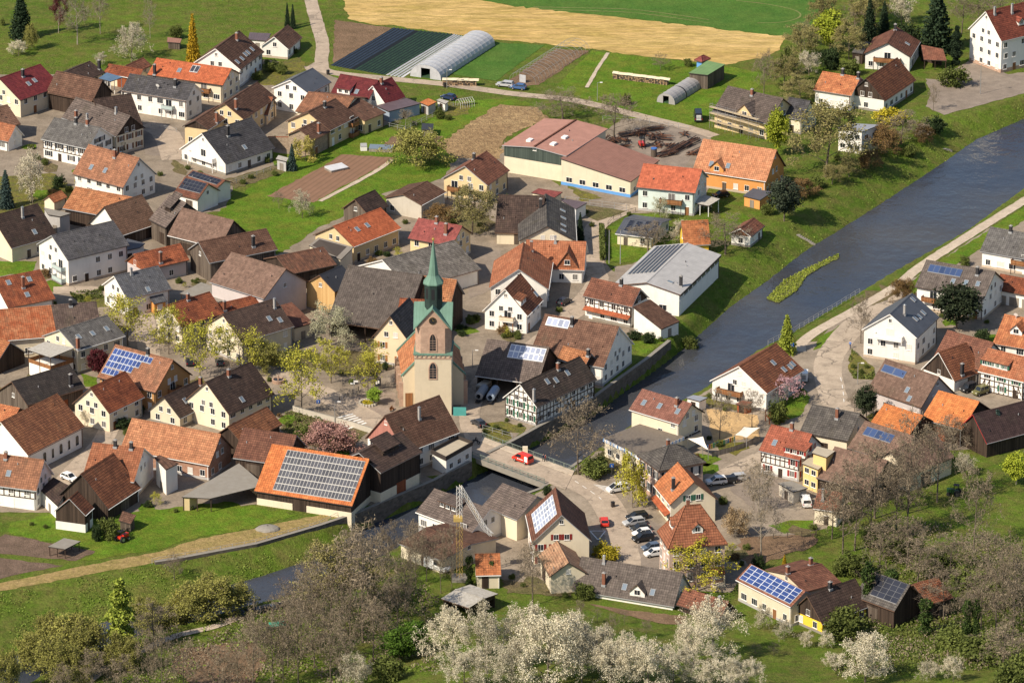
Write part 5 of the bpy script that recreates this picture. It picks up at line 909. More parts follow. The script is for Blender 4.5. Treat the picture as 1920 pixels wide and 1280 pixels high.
H('cottage','oldred','pinkgrey','small cottage with mottled orange roof, red boarded gable and metal flue',-82.73,42.82,0.00,0.61,12.84,4.03,2.90,3.75,**{'chim': [[-0.96, -3.17]], 'gab': 'redwood', 'win': 'f'})
H('house','slategrey','white','white house with slate grey roof and orange painted porch and panel',-86.17,22.78,0.00,0.60,11.92,5.71,3.94,4.66,**{'chim': [[-1.67, -0.62]], 'sky': [[0.32, -4.63]], 'orange': True})
H('barn','brown2','pinkgrey','huge smooth brown barn roof with pale grey rendered gable and one tiny window',-57.98,20.99,0.00,-0.71,17.20,7.51,5.14,6.62,**{'win': '1'})
H('house','oldred','white','house with weathered red roof, three skylights, cut by the left edge',-113.24,18.92,0.00,0.54,11.96,7.62,4.68,4.50,**{'chim': [[-0.11, -3.5]], 'sky': [[-2.86, -1.63], [2.29, -1.82], [-0.04, -5.34]]})
H('farmhouse','mottled','cream','long roof, lichen mottled orange on the left half and dark brown on the right',-105.68,-1.71,0.00,0.24,24.62,7.38,4.70,4.50,**{'chim': [[6.34, -0.59]], 'win': 'f'})
H('house','grey','cream','cream house with grey roof, three skylights and covered roof terrace at its left',-95.74,-11.66,0.00,0.75,13.73,6.38,3.22,5.84,**{'chim': [[-6.36, -5.98]], 'sky': [[-3.84, -3.14], [-0.06, -3.38], [4.0, -3.3]], 'st': 2})
H('house','oldred','cream','cream gabled house with red tiled roof behind yellow green trees',-73.13,4.09,0.00,0.75,12.60,5.08,3.89,5.00,**{'chim': [[-0.41, -0.33]], 'st': 2})
H('house','oldred','white','strip of red tiled roof between the dark roofed house and the grey barn',-61.74,10.30,0.00,0.60,11.35,2.30,1.99,4.50,**{'chim': [[-5.17, -1.54]], 'win': 'b'})
H('house','darkbrown','cream','cream house with dark brown roof, pale gable with timber bracing above young trees',-59.10,-4.94,0.00,0.72,15.09,6.94,4.70,5.67,**{'chim': [[5.88, -2.0]], 'sky': [[5.12, -4.8], [2.81, -3.87]], 'st': 2})
H('barn','darkmetal','newwood','barn with fresh golden timber front and black metal roof',-41.60,22.84,0.00,0.93,8.30,4.54,3.13,5.64,**{'sky': [], 'win': 'b'})
H('barn','rustdark','darkwood','low barn with streaked rusty brown roof beside the golden timber barn',-49.30,40.14,0.00,0.55,12.55,6.30,2.44,4.50,**{'win': 'b'})
H('house','newred','yellow','yellow house with new bright orange roof and two skylights',-36.58,61.32,0.00,0.87,16.99,6.48,3.66,4.27,**{'sky': [[-3.12, -2.83], [0.46, -2.81]], 'st': 2})
H('house','redplain','yellow','yellow house with plain red roof and slim grey chimney',-16.87,56.54,0.00,-0.49,11.80,5.21,3.42,4.95,**{'chim': [[-0.79, -0.32], [2.94, -2.58]]})
H('barn','greylichen','white','very wide barn with pale grey lichened tile roof behind the spire',-21.69,38.07,0.00,0.68,21.34,9.93,4.37,3.76,**{'win': 'b'})
H('barn','greybrown2','darkwood','huge open barn with dark grey brown roof left of the church tower',-28.72,10.91,0.00,-0.37,18.37,12.79,9.17,4.00,**{'win': 'b', 'open': True})
H('house','orangeold','darkwood','tall old house with orange tiled roof right behind the spire',-16.35,9.58,0.00,-0.33,8.33,5.35,5.25,6.50,**{'win': 'b'})
H('house','oldred','cream','narrow old red roof close behind the church tower at left',-22.38,0.75,0.00,-0.18,5.97,5.51,4.98,5.00,**{'win': 'b'})
H('house','darkgrey','peach','peach gabled house with brown shutters and dark roof left of the church',-25.09,-9.10,0.00,1.24,12.57,4.46,5.63,6.20,**{'shut': 'wood', 'st': 2})
H('house','greytile2','cream','large house with dark tiled roof, four slim skylights on its right slope',8.21,65.35,0.00,1.58,22.89,6.87,3.78,4.50,**{'chim': [], 'sky': [[5.36, -3.89], [0.28, -3.96], [-5.0, -3.87], [-8.81, -3.8]], 'win': 'f'})
H('house','darkbrown','cream','dark brown roofed wing running left from the house with four slim skylights',2.24,72.38,0.00,-0.08,11.26,8.86,6.43,3.00,**{'chim': [[4.83, -3.15]], 'win': 'b'})
H('house','terra','white','white house with wide orange roof and pointed tile clad cross gable',10.33,44.02,0.00,-0.09,14.14,6.18,4.89,3.33,**{'chim': [[-0.2, -0.42]], 'dorm': [[3.02, -5.78, 5.0, 'tile']]})
H('house','terra','white','tall old house with steep roof, orange left slope and dark right slope, white verge',2.09,29.71,0.00,1.51,18.25,6.87,4.78,5.00,**{'chim': [[7.17, -1.98]], 'win': 'f'})
H('house','rusttile','white','white gabled house with dormer in dark red roof and flower balcony facing the lane',0.19,11.13,0.00,1.24,10.94,5.43,5.94,4.50,**{'sky': [[4.68, -3.97]], 'dorm': [[-3.28, -3.65, 3.6, 'shed']], 'balc': [('G', 0.55, 2.9, 3.4, 'cream')], 'st': 2})
H('half_timbered_house','brownred','white','white half timbered house with brown roof and orange awning roof near the grey hall',23.74,14.68,0.00,-0.58,13.27,3.79,3.32,5.27,**{'chim': [[1.47, -0.13]], 'ht': 'F', 'awn': True, 'gab': 'darkwood'})
H('sports_hall','zinc','white','large white hall with pale grey metal roof, solar stripes on its left slope',35.84,31.71,0.00,1.20,28.48,8.31,1.82,5.52,**{'chim': [[-9.73, -6.83]], 'sky': [[-9.62, -4.19]], 'win': 'strip', 'pvl': True})
H('house','redplain2','mint','pale mint house with smooth orange red roof, wooden balcony and glazed veranda',38.79,91.80,0.00,-0.30,14.78,6.22,3.95,5.98,**{'balc': [('F', 0.6, 2.9, 5.5, 'wood')], 'st': 2})
H('shed','orange2','brightyellow','bright yellow garden house with orange roof below the mint house',43.09,60.55,0.00,-3.01,6.50,4.23,4.65,2.66,**{'win': 'f'})
H('bungalow','slate','cream','cream bungalow with low dark metal roof carrying four solar strips',31.22,69.04,0.00,-0.34,9.46,7.07,1.52,2.80,**{'pv': [[-3.08, -1.92, -5.72, -0.83, 1, 6, 'pvdark'], [-1.15, 0.17, -5.63, -0.96, 1, 6, 'pvdark'], [0.97, 2.23, -5.36, -0.53, 1, 6, 'pvdark'], [3.21, 4.21, -5.22, -0.15, 1, 6, 'pvdark']], 'win': 'f'})
H('shed','brownred','white','small white shed with red brown roof on the grassy river bank',55.76,66.32,0.00,1.14,8.57,2.84,1.67,2.96,**{'win': 'f', 'gab': 'rust'})
H('house','terra3','orange','orange house with broad orange tiled roof and small cross gable behind the mint house',55.58,107.40,0.00,-0.44,19.52,6.35,6.11,4.11,**{'chim': [], 'sky': [[-5.51, -4.59], [-2.98, -4.7], [-1.13, -4.49]], 'dorm': [[-3.51, -5.95, 3.6, 'gable']], 'st': 2})
H('house','greybrown2','white','white house with grey brown roof, row of six blue collectors and dark tree in front',102.87,22.68,0.00,-0.47,17.13,6.57,4.40,5.47,**{'chim': [[4.69, -1.42]], 'sky': [[-0.24, -3.87], [2.86, -3.68], [5.75, -3.52]], 'pv': [[-7.18, 0.95, -2.69, -0.92, 6, 1, 'blue']], 'balc': [('F', 0.25, 2.7, 5, 'wood')], 'st': 2})
H('house','grey','white','white house with grey roof and wooden balcony at the right edge above the collectors house',119.40,49.65,0.00,-0.49,16.26,5.76,4.20,4.07,**{'chim': [[-2.75, -0.37]], 'balc': [('F', 0.7, 2.6, 6, 'wood')], 'st': 2})
H('house','slate','white','bright white three storey house with slate roof and white balconies by the river road',87.21,-5.71,0.00,1.15,14.64,6.58,4.71,6.59,**{'chim': [[-2.99, -1.92]], 'sky': [[-0.94, -3.83], [1.03, -4.06], [3.72, -4.02], [5.24, -0.94]], 'balc': [('G', 0.5, 5.4, 6.6, 'white')], 'st': 3})
H('garage','oldred','white','row of garages with orange roof at the right edge',117.06,25.37,0.00,-0.52,10.47,3.91,2.42,3.50,**{'win': 'garage'})
H('house','orange','white','white house with orange roof and small dormer cut by the right edge',114.15,-10.15,0.00,-0.46,8.78,6.94,4.66,5.00,**{'dish': [[-1.38, -0.56]], 'dorm': [[0.06, -4.1, 2.8, 'gable']]})
H('barn','rusttile','white','barn with orange ribbed roof slope and dark wooden front gable near two jeeps',97.39,-24.86,0.00,0.73,9.10,5.14,5.50,2.68,**{'chim': [[-1.54, -4.51]], 'gab': 'darkwood', 'win': 'b'})
H('barn','rust','white','large plain brown roof between the white three storey house and the orange ribbed barn',101.83,-18.98,0.00,-0.68,12.48,5.41,4.98,3.50,**{'win': 'b'})
H('half_timbered_house','terra','white','white half timbered house with green shutters and wide orange dormer at the right edge',109.79,-30.00,0.00,-0.61,11.65,4.18,4.14,4.53,**{'dorm': [[-2.25, -3.01, 6.5, 'shed']], 'ht': 'all', 'shut': 'green', 'st': 2})
H('barn','brown2','pinkgrey','smooth grey brown roof with a blue collector field and two skylights',87.29,-40.77,0.00,-0.78,15.48,5.77,5.53,4.00,**{'sky': [[2.01, -3.8], [3.7, -5.06]], 'pv': [[-7.11, -0.61, -2.24, -0.98, 2, 1, 'blue']], 'win': 'f'})
H('barn','neworange','darkwood','vivid orange roof, the smaller of two side by side, left of the bigger one',84.39,-57.65,0.00,-0.73,10.66,4.69,2.97,3.50,**{'win': 'b'})
H('barn','neworange','darkwood','vivid orange roof, the bigger of two, with dark gable next to the parked jeeps',96.41,-54.91,0.00,-0.66,10.59,6.53,4.49,4.00,**{'win': 'b'})
H('barn','purplebrown','darkwood','long dark purple brown barn roof with red barge board and blue spruce in front',105.11,-61.25,0.00,0.59,15.94,5.10,5.06,3.50,**{'win': 'b'})
H('house','greytile2','cream','big grey brown tiled roof left of the vivid orange pair',69.46,-62.96,0.00,-0.49,11.39,6.15,4.24,4.50,**{'chim': [[1.14, -1.91]], 'win': 'b'})
H('barn','brown2','cream','smooth brown roof with one long blue collector strip',80.29,-73.61,0.00,-0.73,13.50,5.96,4.46,4.00,**{'pv': [[-5.27, 2.19, -2.69, -1.0, 5, 1, 'blue']], 'win': 'b'})
H('barn','brown2','darkwood','low smooth brown roof with little rusty roof hatch above bare trees',73.35,-87.28,0.00,-0.63,13.26,6.95,4.82,3.50,**{'win': 'b'})
H('barn','brown2','cream','brown roof half hidden behind tall bare trees, right of the collector strip roof',84.71,-79.99,0.00,0.80,14.82,5.45,4.01,4.00,**{'win': 'b'})
H('half_timbered_house','redtile','white','half timbered house with red roof, wide dormer and red shutters',59.27,-76.41,0.00,-0.58,10.13,5.10,4.22,5.20,**{'chim': [[0.09, -0.04]], 'sky': [[-2.3, -3.11]], 'dorm': [[3.37, -4.37, 5.0, 'shed']], 'ht': 'F', 'shut': 'red', 'st': 2})
H('house','brownred','cream','small cream house with brown roof and pale chimney in front of the yellow annex',66.11,-103.26,0.00,-0.36,5.50,3.39,2.91,3.50,**{'chim': [[-1.11, -1.77]], 'win': 'f'})
H('house','rusttile','white','white chalet house with dark red brown roof and flowered balcony by the river',53.91,-32.49,0.00,1.01,16.68,7.25,4.91,4.50,**{'sky': [[2.93, -5.09], [5.31, -5.27], [6.8, -5.1], [1.93, -2.94]], 'balc': [('G', 0.35, 2.6, 6, 'wood')]})
H('kindergarten_building','redbrown2','cream','tall cream building with red brown roof, three skylights and lettering on its gable',33.30,-59.77,0.00,-0.69,13.60,4.59,3.35,7.00,**{'chim': [[3.61, -1.18]], 'sky': [[-4.3, -2.52], [-0.21, -2.26], [4.68, -2.26]], 'win': 'few', 'st': 3})
H('house','orange2','cream','cream house with bright orange roof and green shuttered half timbered side below the hip roof',36.10,-100.38,0.00,-1.29,11.22,5.26,4.54,5.00,**{'chim': [[1.88, -3.29]], 'shut': 'green', 'win': 'front', 'awn': True})
H('house','terrapv','cream','cream gabled house with red shutters, left roof slope covered with pale solar panels',9.49,-120.54,0.00,-1.49,14.79,6.10,5.95,5.50,**{'pv': [[-5.09, 5.12, -5.14, -0.8, 4, 8, 'pale']], 'shut': 'maroon', 'win': 'h', 'st': 2})
H('house','greybrown','white','white house with grey brown roof and brown balcony behind the crane',-10.25,-108.88,0.00,-0.75,16.05,5.65,3.55,3.53,**{'dorm': [[-1.2, -3.04, 5, 'shed']], 'balc': [('F', 0.85, 2.4, 4, 'wood')], 'st': 2})
H('house','greybrown','cream','brown tiled roof with ladder beside the crane, left of the solar gabled house',1.63,-107.32,0.00,-0.79,10.34,5.99,3.39,5.00,**{'win': 'b'})
H('house','brown','cream','low dark brown roof seen through bare trees left of the crane foot',-12.99,-121.81,0.00,-0.78,12.88,8.15,1.10,3.20,**{'win': 'b'})
H('barn','orange','darkwood','orange roofed barn with big dark boarded gable at the left edge',-115.98,-14.31,0.00,-0.67,11.38,5.27,4.25,2.50,**{'win': 'b'})
H('barn','darkbrown2','oldwood','long black brown roofed barn with weathered grey gable and red chimney',-102.86,-40.88,0.00,0.72,15.76,5.65,3.89,4.50,**{'chim': [[4.83, -4.32]], 'win': 'b'})
H('house','terra2','ochre','ochre house with balcony, big stepped field of blue solar panels on the roof',-80.61,-34.13,0.00,-0.61,16.31,6.58,5.58,5.00,**{'chim': [[1.26, -0.28]], 'pv': [[-7.65, 3.12, -1.86, -0.71, 10, 1, 'bluegrid'], [-7.65, 0.78, -3.15, -1.94, 8, 1, 'bluegrid'], [-7.65, -0.41, -4.35, -3.2, 7, 1, 'bluegrid'], [-7.65, -3.41, -5.67, -4.54, 4, 1, 'bluegrid']], 'balc': [('G', 0.5, 3.2, 3.4, 'wood')], 'st': 2})
H('house','oldred','cream','cream gabled house with weathered red roof below the blue solar field',-87.70,-47.34,0.00,0.96,12.12,5.25,4.88,4.52,**{'st': 2})
H('house','darkbrown','cream','smaller cream house with dark brown roof, left of the larger matching one',-72.00,-45.78,0.00,0.97,12.33,4.49,4.07,2.66,**{'chim': [[5.66, -1.02]], 'sky': [[-1.38, -2.24]]})
H('house','darkbrown','cream','larger cream house with dark brown roof, black chimney and roof terrace',-61.57,-45.76,0.00,0.92,15.42,6.52,6.05,4.50,**{'chim': [[-0.79, -0.7]], 'sky': [[-1.67, -5.12]], 'st': 2})
H('barn','rusttile2','white','big barn with streaky orange brown roof and arched windows at lower left',-103.06,-67.22,0.00,0.99,19.70,7.22,6.11,4.60,**{'win': 'arch'})
H('shed','orange','darkwood','small orange roof at the left edge above the arched window barn',-110.48,-53.68,0.00,-0.49,9.87,3.92,2.10,4.00,**{'win': 'b'})
H('barn','terra4','brickht','long barn with wide orange roof and brick and timber front',-71.33,-72.98,0.00,-0.44,21.58,5.48,5.14,3.64,**{'win': 'f'})
H('house','terra','white','white house with half hipped orange roof and two dark chimneys',-82.71,-85.94,0.00,-0.27,11.45,6.96,4.96,4.66,**{'chim': [[-0.59, -0.37], [2.98, -0.44]], 'win': 'f'})
H('barn','rusttile','darkwood','old barn with ribbed orange roof and dark boarded gable toward the meadow',-86.45,-96.07,0.00,1.09,13.03,6.54,6.72,3.00,**{'win': 'b'})
H('shed','rusttile','darkwood','small lean barn with orange roof and white lower wall in front of the boarded barn',-90.60,-107.41,0.00,1.24,4.43,3.56,3.30,4.07,**{'win': 'b', 'low': 'white'})
H('half_timbered_house','terra2','white','half timbered house with brown roof and dark lower roof at lower left edge',-103.05,-92.61,0.00,-0.32,11.57,4.81,5.14,4.67,**{'chim': [[-2.71, -0.61]], 'sky': [[-1.27, -2.75]], 'ht': 'F', 'st': 2})
H('barn','rusttile2','darkwood','narrow old barn roof, rusty and steep, beside the tall brick chimney',-56.71,-63.61,0.00,0.97,14.01,4.08,3.24,4.00,**{'chim': [[-5.7, -3.52]], 'win': 'b'})
H('barn','rust','darkwood','low rust brown roof between the pink gabled house and the solar barn',-51.32,-75.94,0.00,-0.36,12.36,5.70,4.77,4.00,**{'win': 'b'})
H('barn','neworange2','darkwood','big barn with orange roof covered by a large field of grey solar panels',-40.08,-90.87,0.00,-0.38,22.30,9.28,7.02,3.19,**{'pv': [[-7.24, 10.52, -8.54, -0.67, 23, 6, 'greygrid']], 'win': 'b', 'low': 'cream'})
H('barn','darkbrown','darkwood','tall dark barn with raised roof vent standing on the river wall',-27.70,-86.36,0.00,0.94,14.57,5.73,3.22,7.30,**{'win': 'b', 'vent': True, 'low': 'cream'})
H('house','brown','white','house with dark brown roof, pink boarded gable and roof terrace by the bridge',-21.28,-68.81,0.00,0.80,16.58,6.06,6.87,5.00,**{'chim': [[-0.05, -2.2]], 'gab': 'pink', 'st': 2})
H('barn','greybrown','darkwood','open barn with grey brown roof and white solar field behind the half timbered house',1.41,-25.85,0.00,-0.37,14.72,7.38,6.02,3.50,**{'pv': [[-1.5, 6.86, -3.08, -0.45, 7, 2, 'pale']], 'win': 'b', 'open': True})
H('half_timbered_house','darkbrown3','white','long white half timbered house with dark brown roof on the river wall',8.32,-40.52,0.00,0.90,21.37,4.74,4.29,4.59,**{'chim': [[-10.18, -3.49], [2.2, -0.47]], 'sky': [[-2.96, -1.54], [-0.41, -1.95], [4.03, -1.64]], 'ht': 'all', 'shut': 'green', 'shutg': 1, 'st': 2})
H('house','brown','white','big brown roof with four white framed collectors, gable over the river wall',15.56,-16.70,0.00,-0.45,18.27,8.16,6.94,4.50,**{'chim': [[-1.85, -1.28]], 'pv': [[-8.07, -2.51, -2.12, -0.48, 4, 1, 'pale']], 'st': 2})
H('house','orangeold','darkwood','old orange lichened roof with dark gable between half timbered house and collector roof',14.45,-24.24,0.00,-0.65,7.78,2.44,2.35,5.00,**{'chim': [[3.39, -0.51]], 'win': 'b'})
H('house','greybrown2','white','long low white house with grey brown roof, pointed glazed dormer in the foreground',24.12,-141.30,0.00,-0.39,21.92,5.10,5.29,1.00,**{'chim': [[-4.64, -3.61], [-5.9, -0.41]], 'sky': [[-0.27, -3.42], [5.77, -3.54]], 'dorm': [[2.86, -4.48, 3.2, 'gable']], 'win': 'b'})
H('shed','brownred','darkwood','low red brown roof with dark open gable right of the long grey roof',38.80,-151.45,0.00,-0.69,11.06,2.82,2.81,1.40,**{'chim': [[3.77, -0.8]], 'win': 'b'})
H('barn','tan','cream','tan roofed outbuilding with pale gable below the solar gabled house',10.24,-135.75,0.00,-1.37,11.44,3.94,2.77,4.00,**{'win': 'b'})
H('house','brownred','cream','cream house with roof covered in deep blue solar panels at lower right',52.97,-149.32,0.00,-0.92,17.14,3.76,2.43,4.54,**{'pv': [[-7.98, 7.82, -3.36, -0.15, 8, 4, 'bluegrid']], 'st': 2})
H('house','rust','cream','red brown roof behind the deep blue solar panels',58.38,-143.86,0.00,0.57,9.10,6.80,1.58,5.00,**{'chim': [[-4.05, -0.26], [2.56, 1.08]], 'win': 'b'})
H('house','darkbrown','brightyellow','yellow house with dark boarded upper gable and dark brown roof',63.34,-154.43,0.00,0.72,13.44,4.45,4.59,2.56,**{'chim': [[-0.54, -0.2]], 'gab': 'darkwood'})
H('barn','greytile2','darkwood','dark roofed barn with long faint solar rows among the bare trees',75.10,-152.18,0.00,-0.77,10.52,4.66,4.21,4.00,**{'pv': [[-2.06, 4.76, -3.57, -0.15, 4, 4, 'pvdark']], 'win': 'b'})
H('barn','rusttile','darkwood','rust roofed open shed beside the dark solar barn among trees',82.39,-150.22,0.00,0.63,6.34,5.03,2.66,4.00,**{'win': 'b'})
H('field_shed','whitemetal','darkwood','open timber shed with stained white metal roof at the orchard edge',-8.48,-149.44,0.00,-0.69,7.29,4.57,0.47,3.00,**{'win': 'b', 'open': True})
H('shed','orange2','cream','narrow orange roofed outbuilding beside ivy trees near the crane',-4.96,-135.13,0.00,0.06,5.13,3.97,3.06,3.00,**{'win': 'b'})
H('house','brownred','yellow','yellow house with dark red ribbed roof and balcony behind the bare ivy grown tree',-8.83,100.38,0.00,1.13,12.56,6.20,4.06,5.00,**{'chim': [[-0.34, 0.28]], 'balc': [('G', 0.25, 2.5, 3, 'wood')], 'st': 2})
H('barn','darkbrown','oldwood','small timber barn with dark brown roof and slatted open gable on the meadow edge',-35.26,80.61,0.00,0.96,8.29,4.06,3.26,3.50,**{'win': 'b'})
H('barn','brown','beige','low cream rendered barn with brown roof behind the slatted gable barn',-23.35,88.44,0.00,1.03,11.21,5.42,1.81,3.95,**{'win': 'few', 'st': 1})
F('garage','purplemetal','bluegrey','blue grey garage with flat purple roof at the strip gardens',[[-31.13, 154.28, 3.0], [-23.15, 160.66, 3.0], [-26.87, 164.35, 3.2], [-34.46, 158.35, 3.2]],**{})
F('workshop','redmetal2','cream','long cream workshop with sloping red brown roof, barred windows and blue base stripe',[[11.72, 106.92, 6.8], [28.85, 97.01, 4.2], [36.26, 113.25, 4.2], [21.08, 123.07, 6.8]],**{'win': 5, 'base': 'blue'})
F('modern_house','greymetal','white','modern white cube house with flat grey roof behind the budding river bank tree',[[80.9, 132.41, 6.0], [86.96, 129.52, 6.0], [91.61, 134.0, 6.3], [83.72, 135.24, 6.3]],**{'win': 3})
F('shed','purplemetal','white','flat purple brown roofed shed beside the dark skylight roof',[[11.69, 86.65, 3.2], [15.34, 80.14, 3.2], [18.09, 84.73, 3.2], [14.13, 87.04, 3.2]],**{})
F('carport','concrete','cream','flat grey carport roof in front of the huge smooth barn',[[-76.33, 22.95, 3.0], [-67.1, 17.38, 3.0], [-62.17, 21.55, 3.0], [-71.83, 30.35, 3.0]],**{'open': 1})
F('shed','rust','cream','low lean roof in rust brown at the tall pale gable',[[-49.09, -0.46, 3.4], [-45.0, 2.92, 3.4], [-50.1, 10.98, 5.4], [-52.57, 8.92, 5.4]],**{})
F('barn','greyflat','cream','grey lean barn attached left of the new bright orange roof',[[-47.76, 53.58, 3.6], [-39.94, 43.75, 3.6], [-37.03, 46.99, 5.6], [-45.48, 53.58, 5.6]],**{})
F('open_shed','concrete','yellow','long open shed with weathered concrete grey roof beside the solar barn',[[-68.81, -98.6, 3.2], [-62.87, -99.47, 3.2], [-51.7, -93.19, 3.6], [-57.72, -81.62, 3.8]],**{'half': 1})
F('annex','beige','yellow2','yellow two storey annex with roof terrace beside the red shuttered house',[[60.97, -85.76, 5.5], [64.26, -89.3, 5.5], [66.39, -85.17, 5.5], [63.08, -81.9, 5.5]],**{'win': 2})
F('annex','beige','yellow2','small upper yellow block with beige flat roof behind the terrace',[[63.04, -85.95, 8.0], [66.03, -88.61, 8.0], [68.03, -85.05, 8.0], [64.35, -82.37, 8.0]],**{})
F('garage','concrete','beige','flat concrete garage block in front of the red shuttered house',[[55.76, -90.09, 2.8], [58.88, -95.04, 2.8], [62.01, -92.72, 2.8], [58.84, -88.92, 2.8]],**{})
F('terrace_building','beige','white','white terrace building with dark parapet above the river wall by the bridge',[[-14.01, -79.35, 3.6], [-8.3, -70.64, 3.6], [-11.64, -67.31, 3.6], [-17.23, -75.16, 3.6]],**{'deep': 3.4, 'win': 3, 'parapet': 1})
F('shed','neworange','grey','little orange roofed garden shed at the blue grey garage',[[-23.46, 162.72, 2.6], [-21.24, 159.72, 2.6], [-19.12, 163.14, 2.6], [-21.34, 166.15, 2.6]],**{})
F('shed','whitemetal','white','little white flat shed right of the orange garden shed',[[-19.28, 165.03, 2.4], [-16.94, 162.03, 2.4], [-16.02, 164.17, 2.4], [-18.49, 166.32, 2.4]],**{})
F('kindergarten_annex','gravelroof','cream','flat gravel roofed annex with blue white striped fascia at the river',[[19.48, -68.49, 4.2], [27.11, -79.02, 4.2], [36.83, -67.58, 4.2], [27.88, -59.93, 4.2]],**{'fascia': 'bluestripe', 'win': 4})
F('shed','greenroof','oldwood','field shed with flat green roof beside the little blue hut',[[45.47, 182.38, 4.0], [50.35, 180.62, 4.0], [55.21, 189.48, 4.0], [50.62, 192.6, 4.0]],**{})
F('carport','brownred','darkwood','brown roofed open carport right of the chalet house',[[107.15, 197.19, 2.8], [113.05, 196.3, 2.8], [112.4, 201.26, 4.4], [106.96, 204.9, 4.4]],**{'open': 1})
F('shed','grey','darkwood','small grey lean roof left of the chalet house',[[88.74, 202.89, 3.0], [91.45, 201.53, 3.0], [93.99, 209.04, 3.8], [91.22, 209.5, 3.8]],**{})
F('terrace_canopy','whitemetal','orange','white corrugated terrace canopy on posts beside the three skylight roof',[[-107.69, -20.58, 6.0], [-101.97, -25.5, 6.0], [-97.03, -20.63, 6.4], [-103.86, -16.67, 6.4]],**{'open': 1})
F('canopy','concrete','oldwood','pale flat canopy on posts in the soil allotment',[[-94.8, -122.49, 2.2], [-91.21, -123.87, 2.2], [-88.36, -119.72, 2.2], [-91.88, -118.05, 2.2]],**{'open': 1})
F('lean_to','brown','white','brown lean roof running down from the awning house to the river',[[33.72, 0.43, 2.8], [38.08, 5.53, 2.8], [31.43, 11.64, 5.8], [27.33, 6.82, 5.8]],**{})
F('terrace_canopy','blueglass','timberwhite','blue glass terrace canopy on posts behind the long white house',[[-105.89, 174.94, 5.0], [-102.7, 172.32, 5.0], [-99.76, 175.21, 5.2], [-104.14, 179.16, 5.2]],**{'open': 1})
F('veranda','whitemetal','white','white framed glazed veranda at the mint house',[[42.89, 85.96, 2.9], [47.29, 83.28, 2.9], [50.1, 86.86, 3.4], [46.35, 89.95, 3.4]],**{'open': 1})
F('shed','slate','orange','orange garden shed with dark roof beside the pine on the bank',[[55.82, 91.44, 2.6], [59.82, 88.35, 2.6], [62.98, 93.02, 3.0], [58.45, 95.75, 3.0]],**{})
F('lean_to','darkbrown','white','dark low roof attached to the half timbered house at lower left',[[-98.67, -95.03, 3.4], [-94.28, -103.96, 3.4], [-92.48, -95.41, 4.4], [-96.19, -90.74, 4.4]],**{})
F('annex','brown','white','small white wing with brown roof and balcony recess at the half hipped house',[[-75.32, -84.02, 6.0], [-72.57, -90.51, 6.0], [-70.09, -86.98, 6.0], [-74.42, -82.24, 6.0]],**{})
F('garage','slate','white','blue grey flat garage behind the block with glass balconies',[[-92.09, 50.84, 3.0], [-87.53, 53.77, 3.0], [-86.46, 56.71, 3.0], [-90.96, 60.03, 3.0]],**{})
F('shed','concrete','grey','small grey hut with flat roof between brown house and orange mottled barn',[[-110.58, 72.69, 4.5], [-107.54, 71.18, 4.5], [-105.18, 73.45, 4.5], [-112.0, 77.63, 4.5]],**{})
F('playhouse','greymetal','timberwhite','small timbered playground hut with blue grey roof',[[38.0, -40.93, 2.6], [40.96, -43.14, 2.6], [42.78, -40.93, 2.6], [39.68, -39.34, 2.6]],**{})
F('playhouse','rust','redwood','little dark red playhouse by the playground trees',[[48.76, -43.2, 2.0], [51.15, -44.46, 2.0], [52.58, -43.45, 2.6], [50.29, -42.51, 2.6]],**{})
F('hut','whitemetal','grey','little pale garden hut beside the slim blue spruce',[[-58.21, 118.11, 2.8], [-55.51, 116.1, 2.8], [-55.09, 118.92, 2.8], [-57.67, 120.94, 2.8]],**{})
F('garden_hut','darkmetal','beige','garden hut with dark curved roof on the strip meadow',[[-22.74, 142.97, 2.0], [-19.79, 142.55, 2.0], [-19.72, 146.97, 2.2], [-22.67, 147.39, 2.2]],**{})
F('garage','darkbrown','white','dark roofed garage block under the orange garage row at the right edge',[[112.13, 24.71, 3.0], [119.39, 22.25, 3.0], [120.55, 28.23, 3.0], [112.89, 30.7, 3.0]],**{'win': 2})
F('shed','redplain','cream','tiny red roofed hut behind the dark skylight house',[[4.65, 93.77, 2.6], [10.31, 90.28, 2.6], [12.27, 94.16, 2.6], [6.47, 96.88, 2.6]],**{})
F('hen_house','redmetal2','oldwood','wooden hen house with red roof on the upper left lawn',[[-90.89, 214.97, 1.9], [-87.33, 214.05, 1.9], [-87.04, 216.48, 2.3], [-90.92, 217.86, 2.3]],**{})
F('shed','purplemetal','white','flat dark red roof between the brown gabled house and the little white house',[[-69.5, 214.46, 2.8], [-64.53, 213.08, 2.8], [-63.68, 219.53, 2.8], [-69.35, 220.45, 2.8]],**{})
F('shed','brown','oldwood','small lean roof before the boarded barn with ivy bush',[[-81.4, -108.32, 2.0], [-78.73, -110.29, 2.0], [-77.77, -107.85, 3.0], [-80.68, -105.58, 3.0]],**{})
HIP('villa','greytile2','peachgrey','grey hip roofed villa with dark shutters on the street corner',33.46,-88.01,0.46,5.67,4.91,7.40,3.20,**{'st': 2, 'shut': 'dark'})
HIP('town_house','redtile2','peachgrey','big three storey town house with steep red hip roof and dormers',36.40,-133.43,0.21,6.21,4.67,8.80,7.20,**{'st': 3, 'dorm': 1})
HIP('garden_hut','redplain','bluepaint','little blue hut with red pyramid roof beside the green roofed shed',49.61,198.76,0.90,1.87,1.31,2.40,1.00,**{'st': 1})
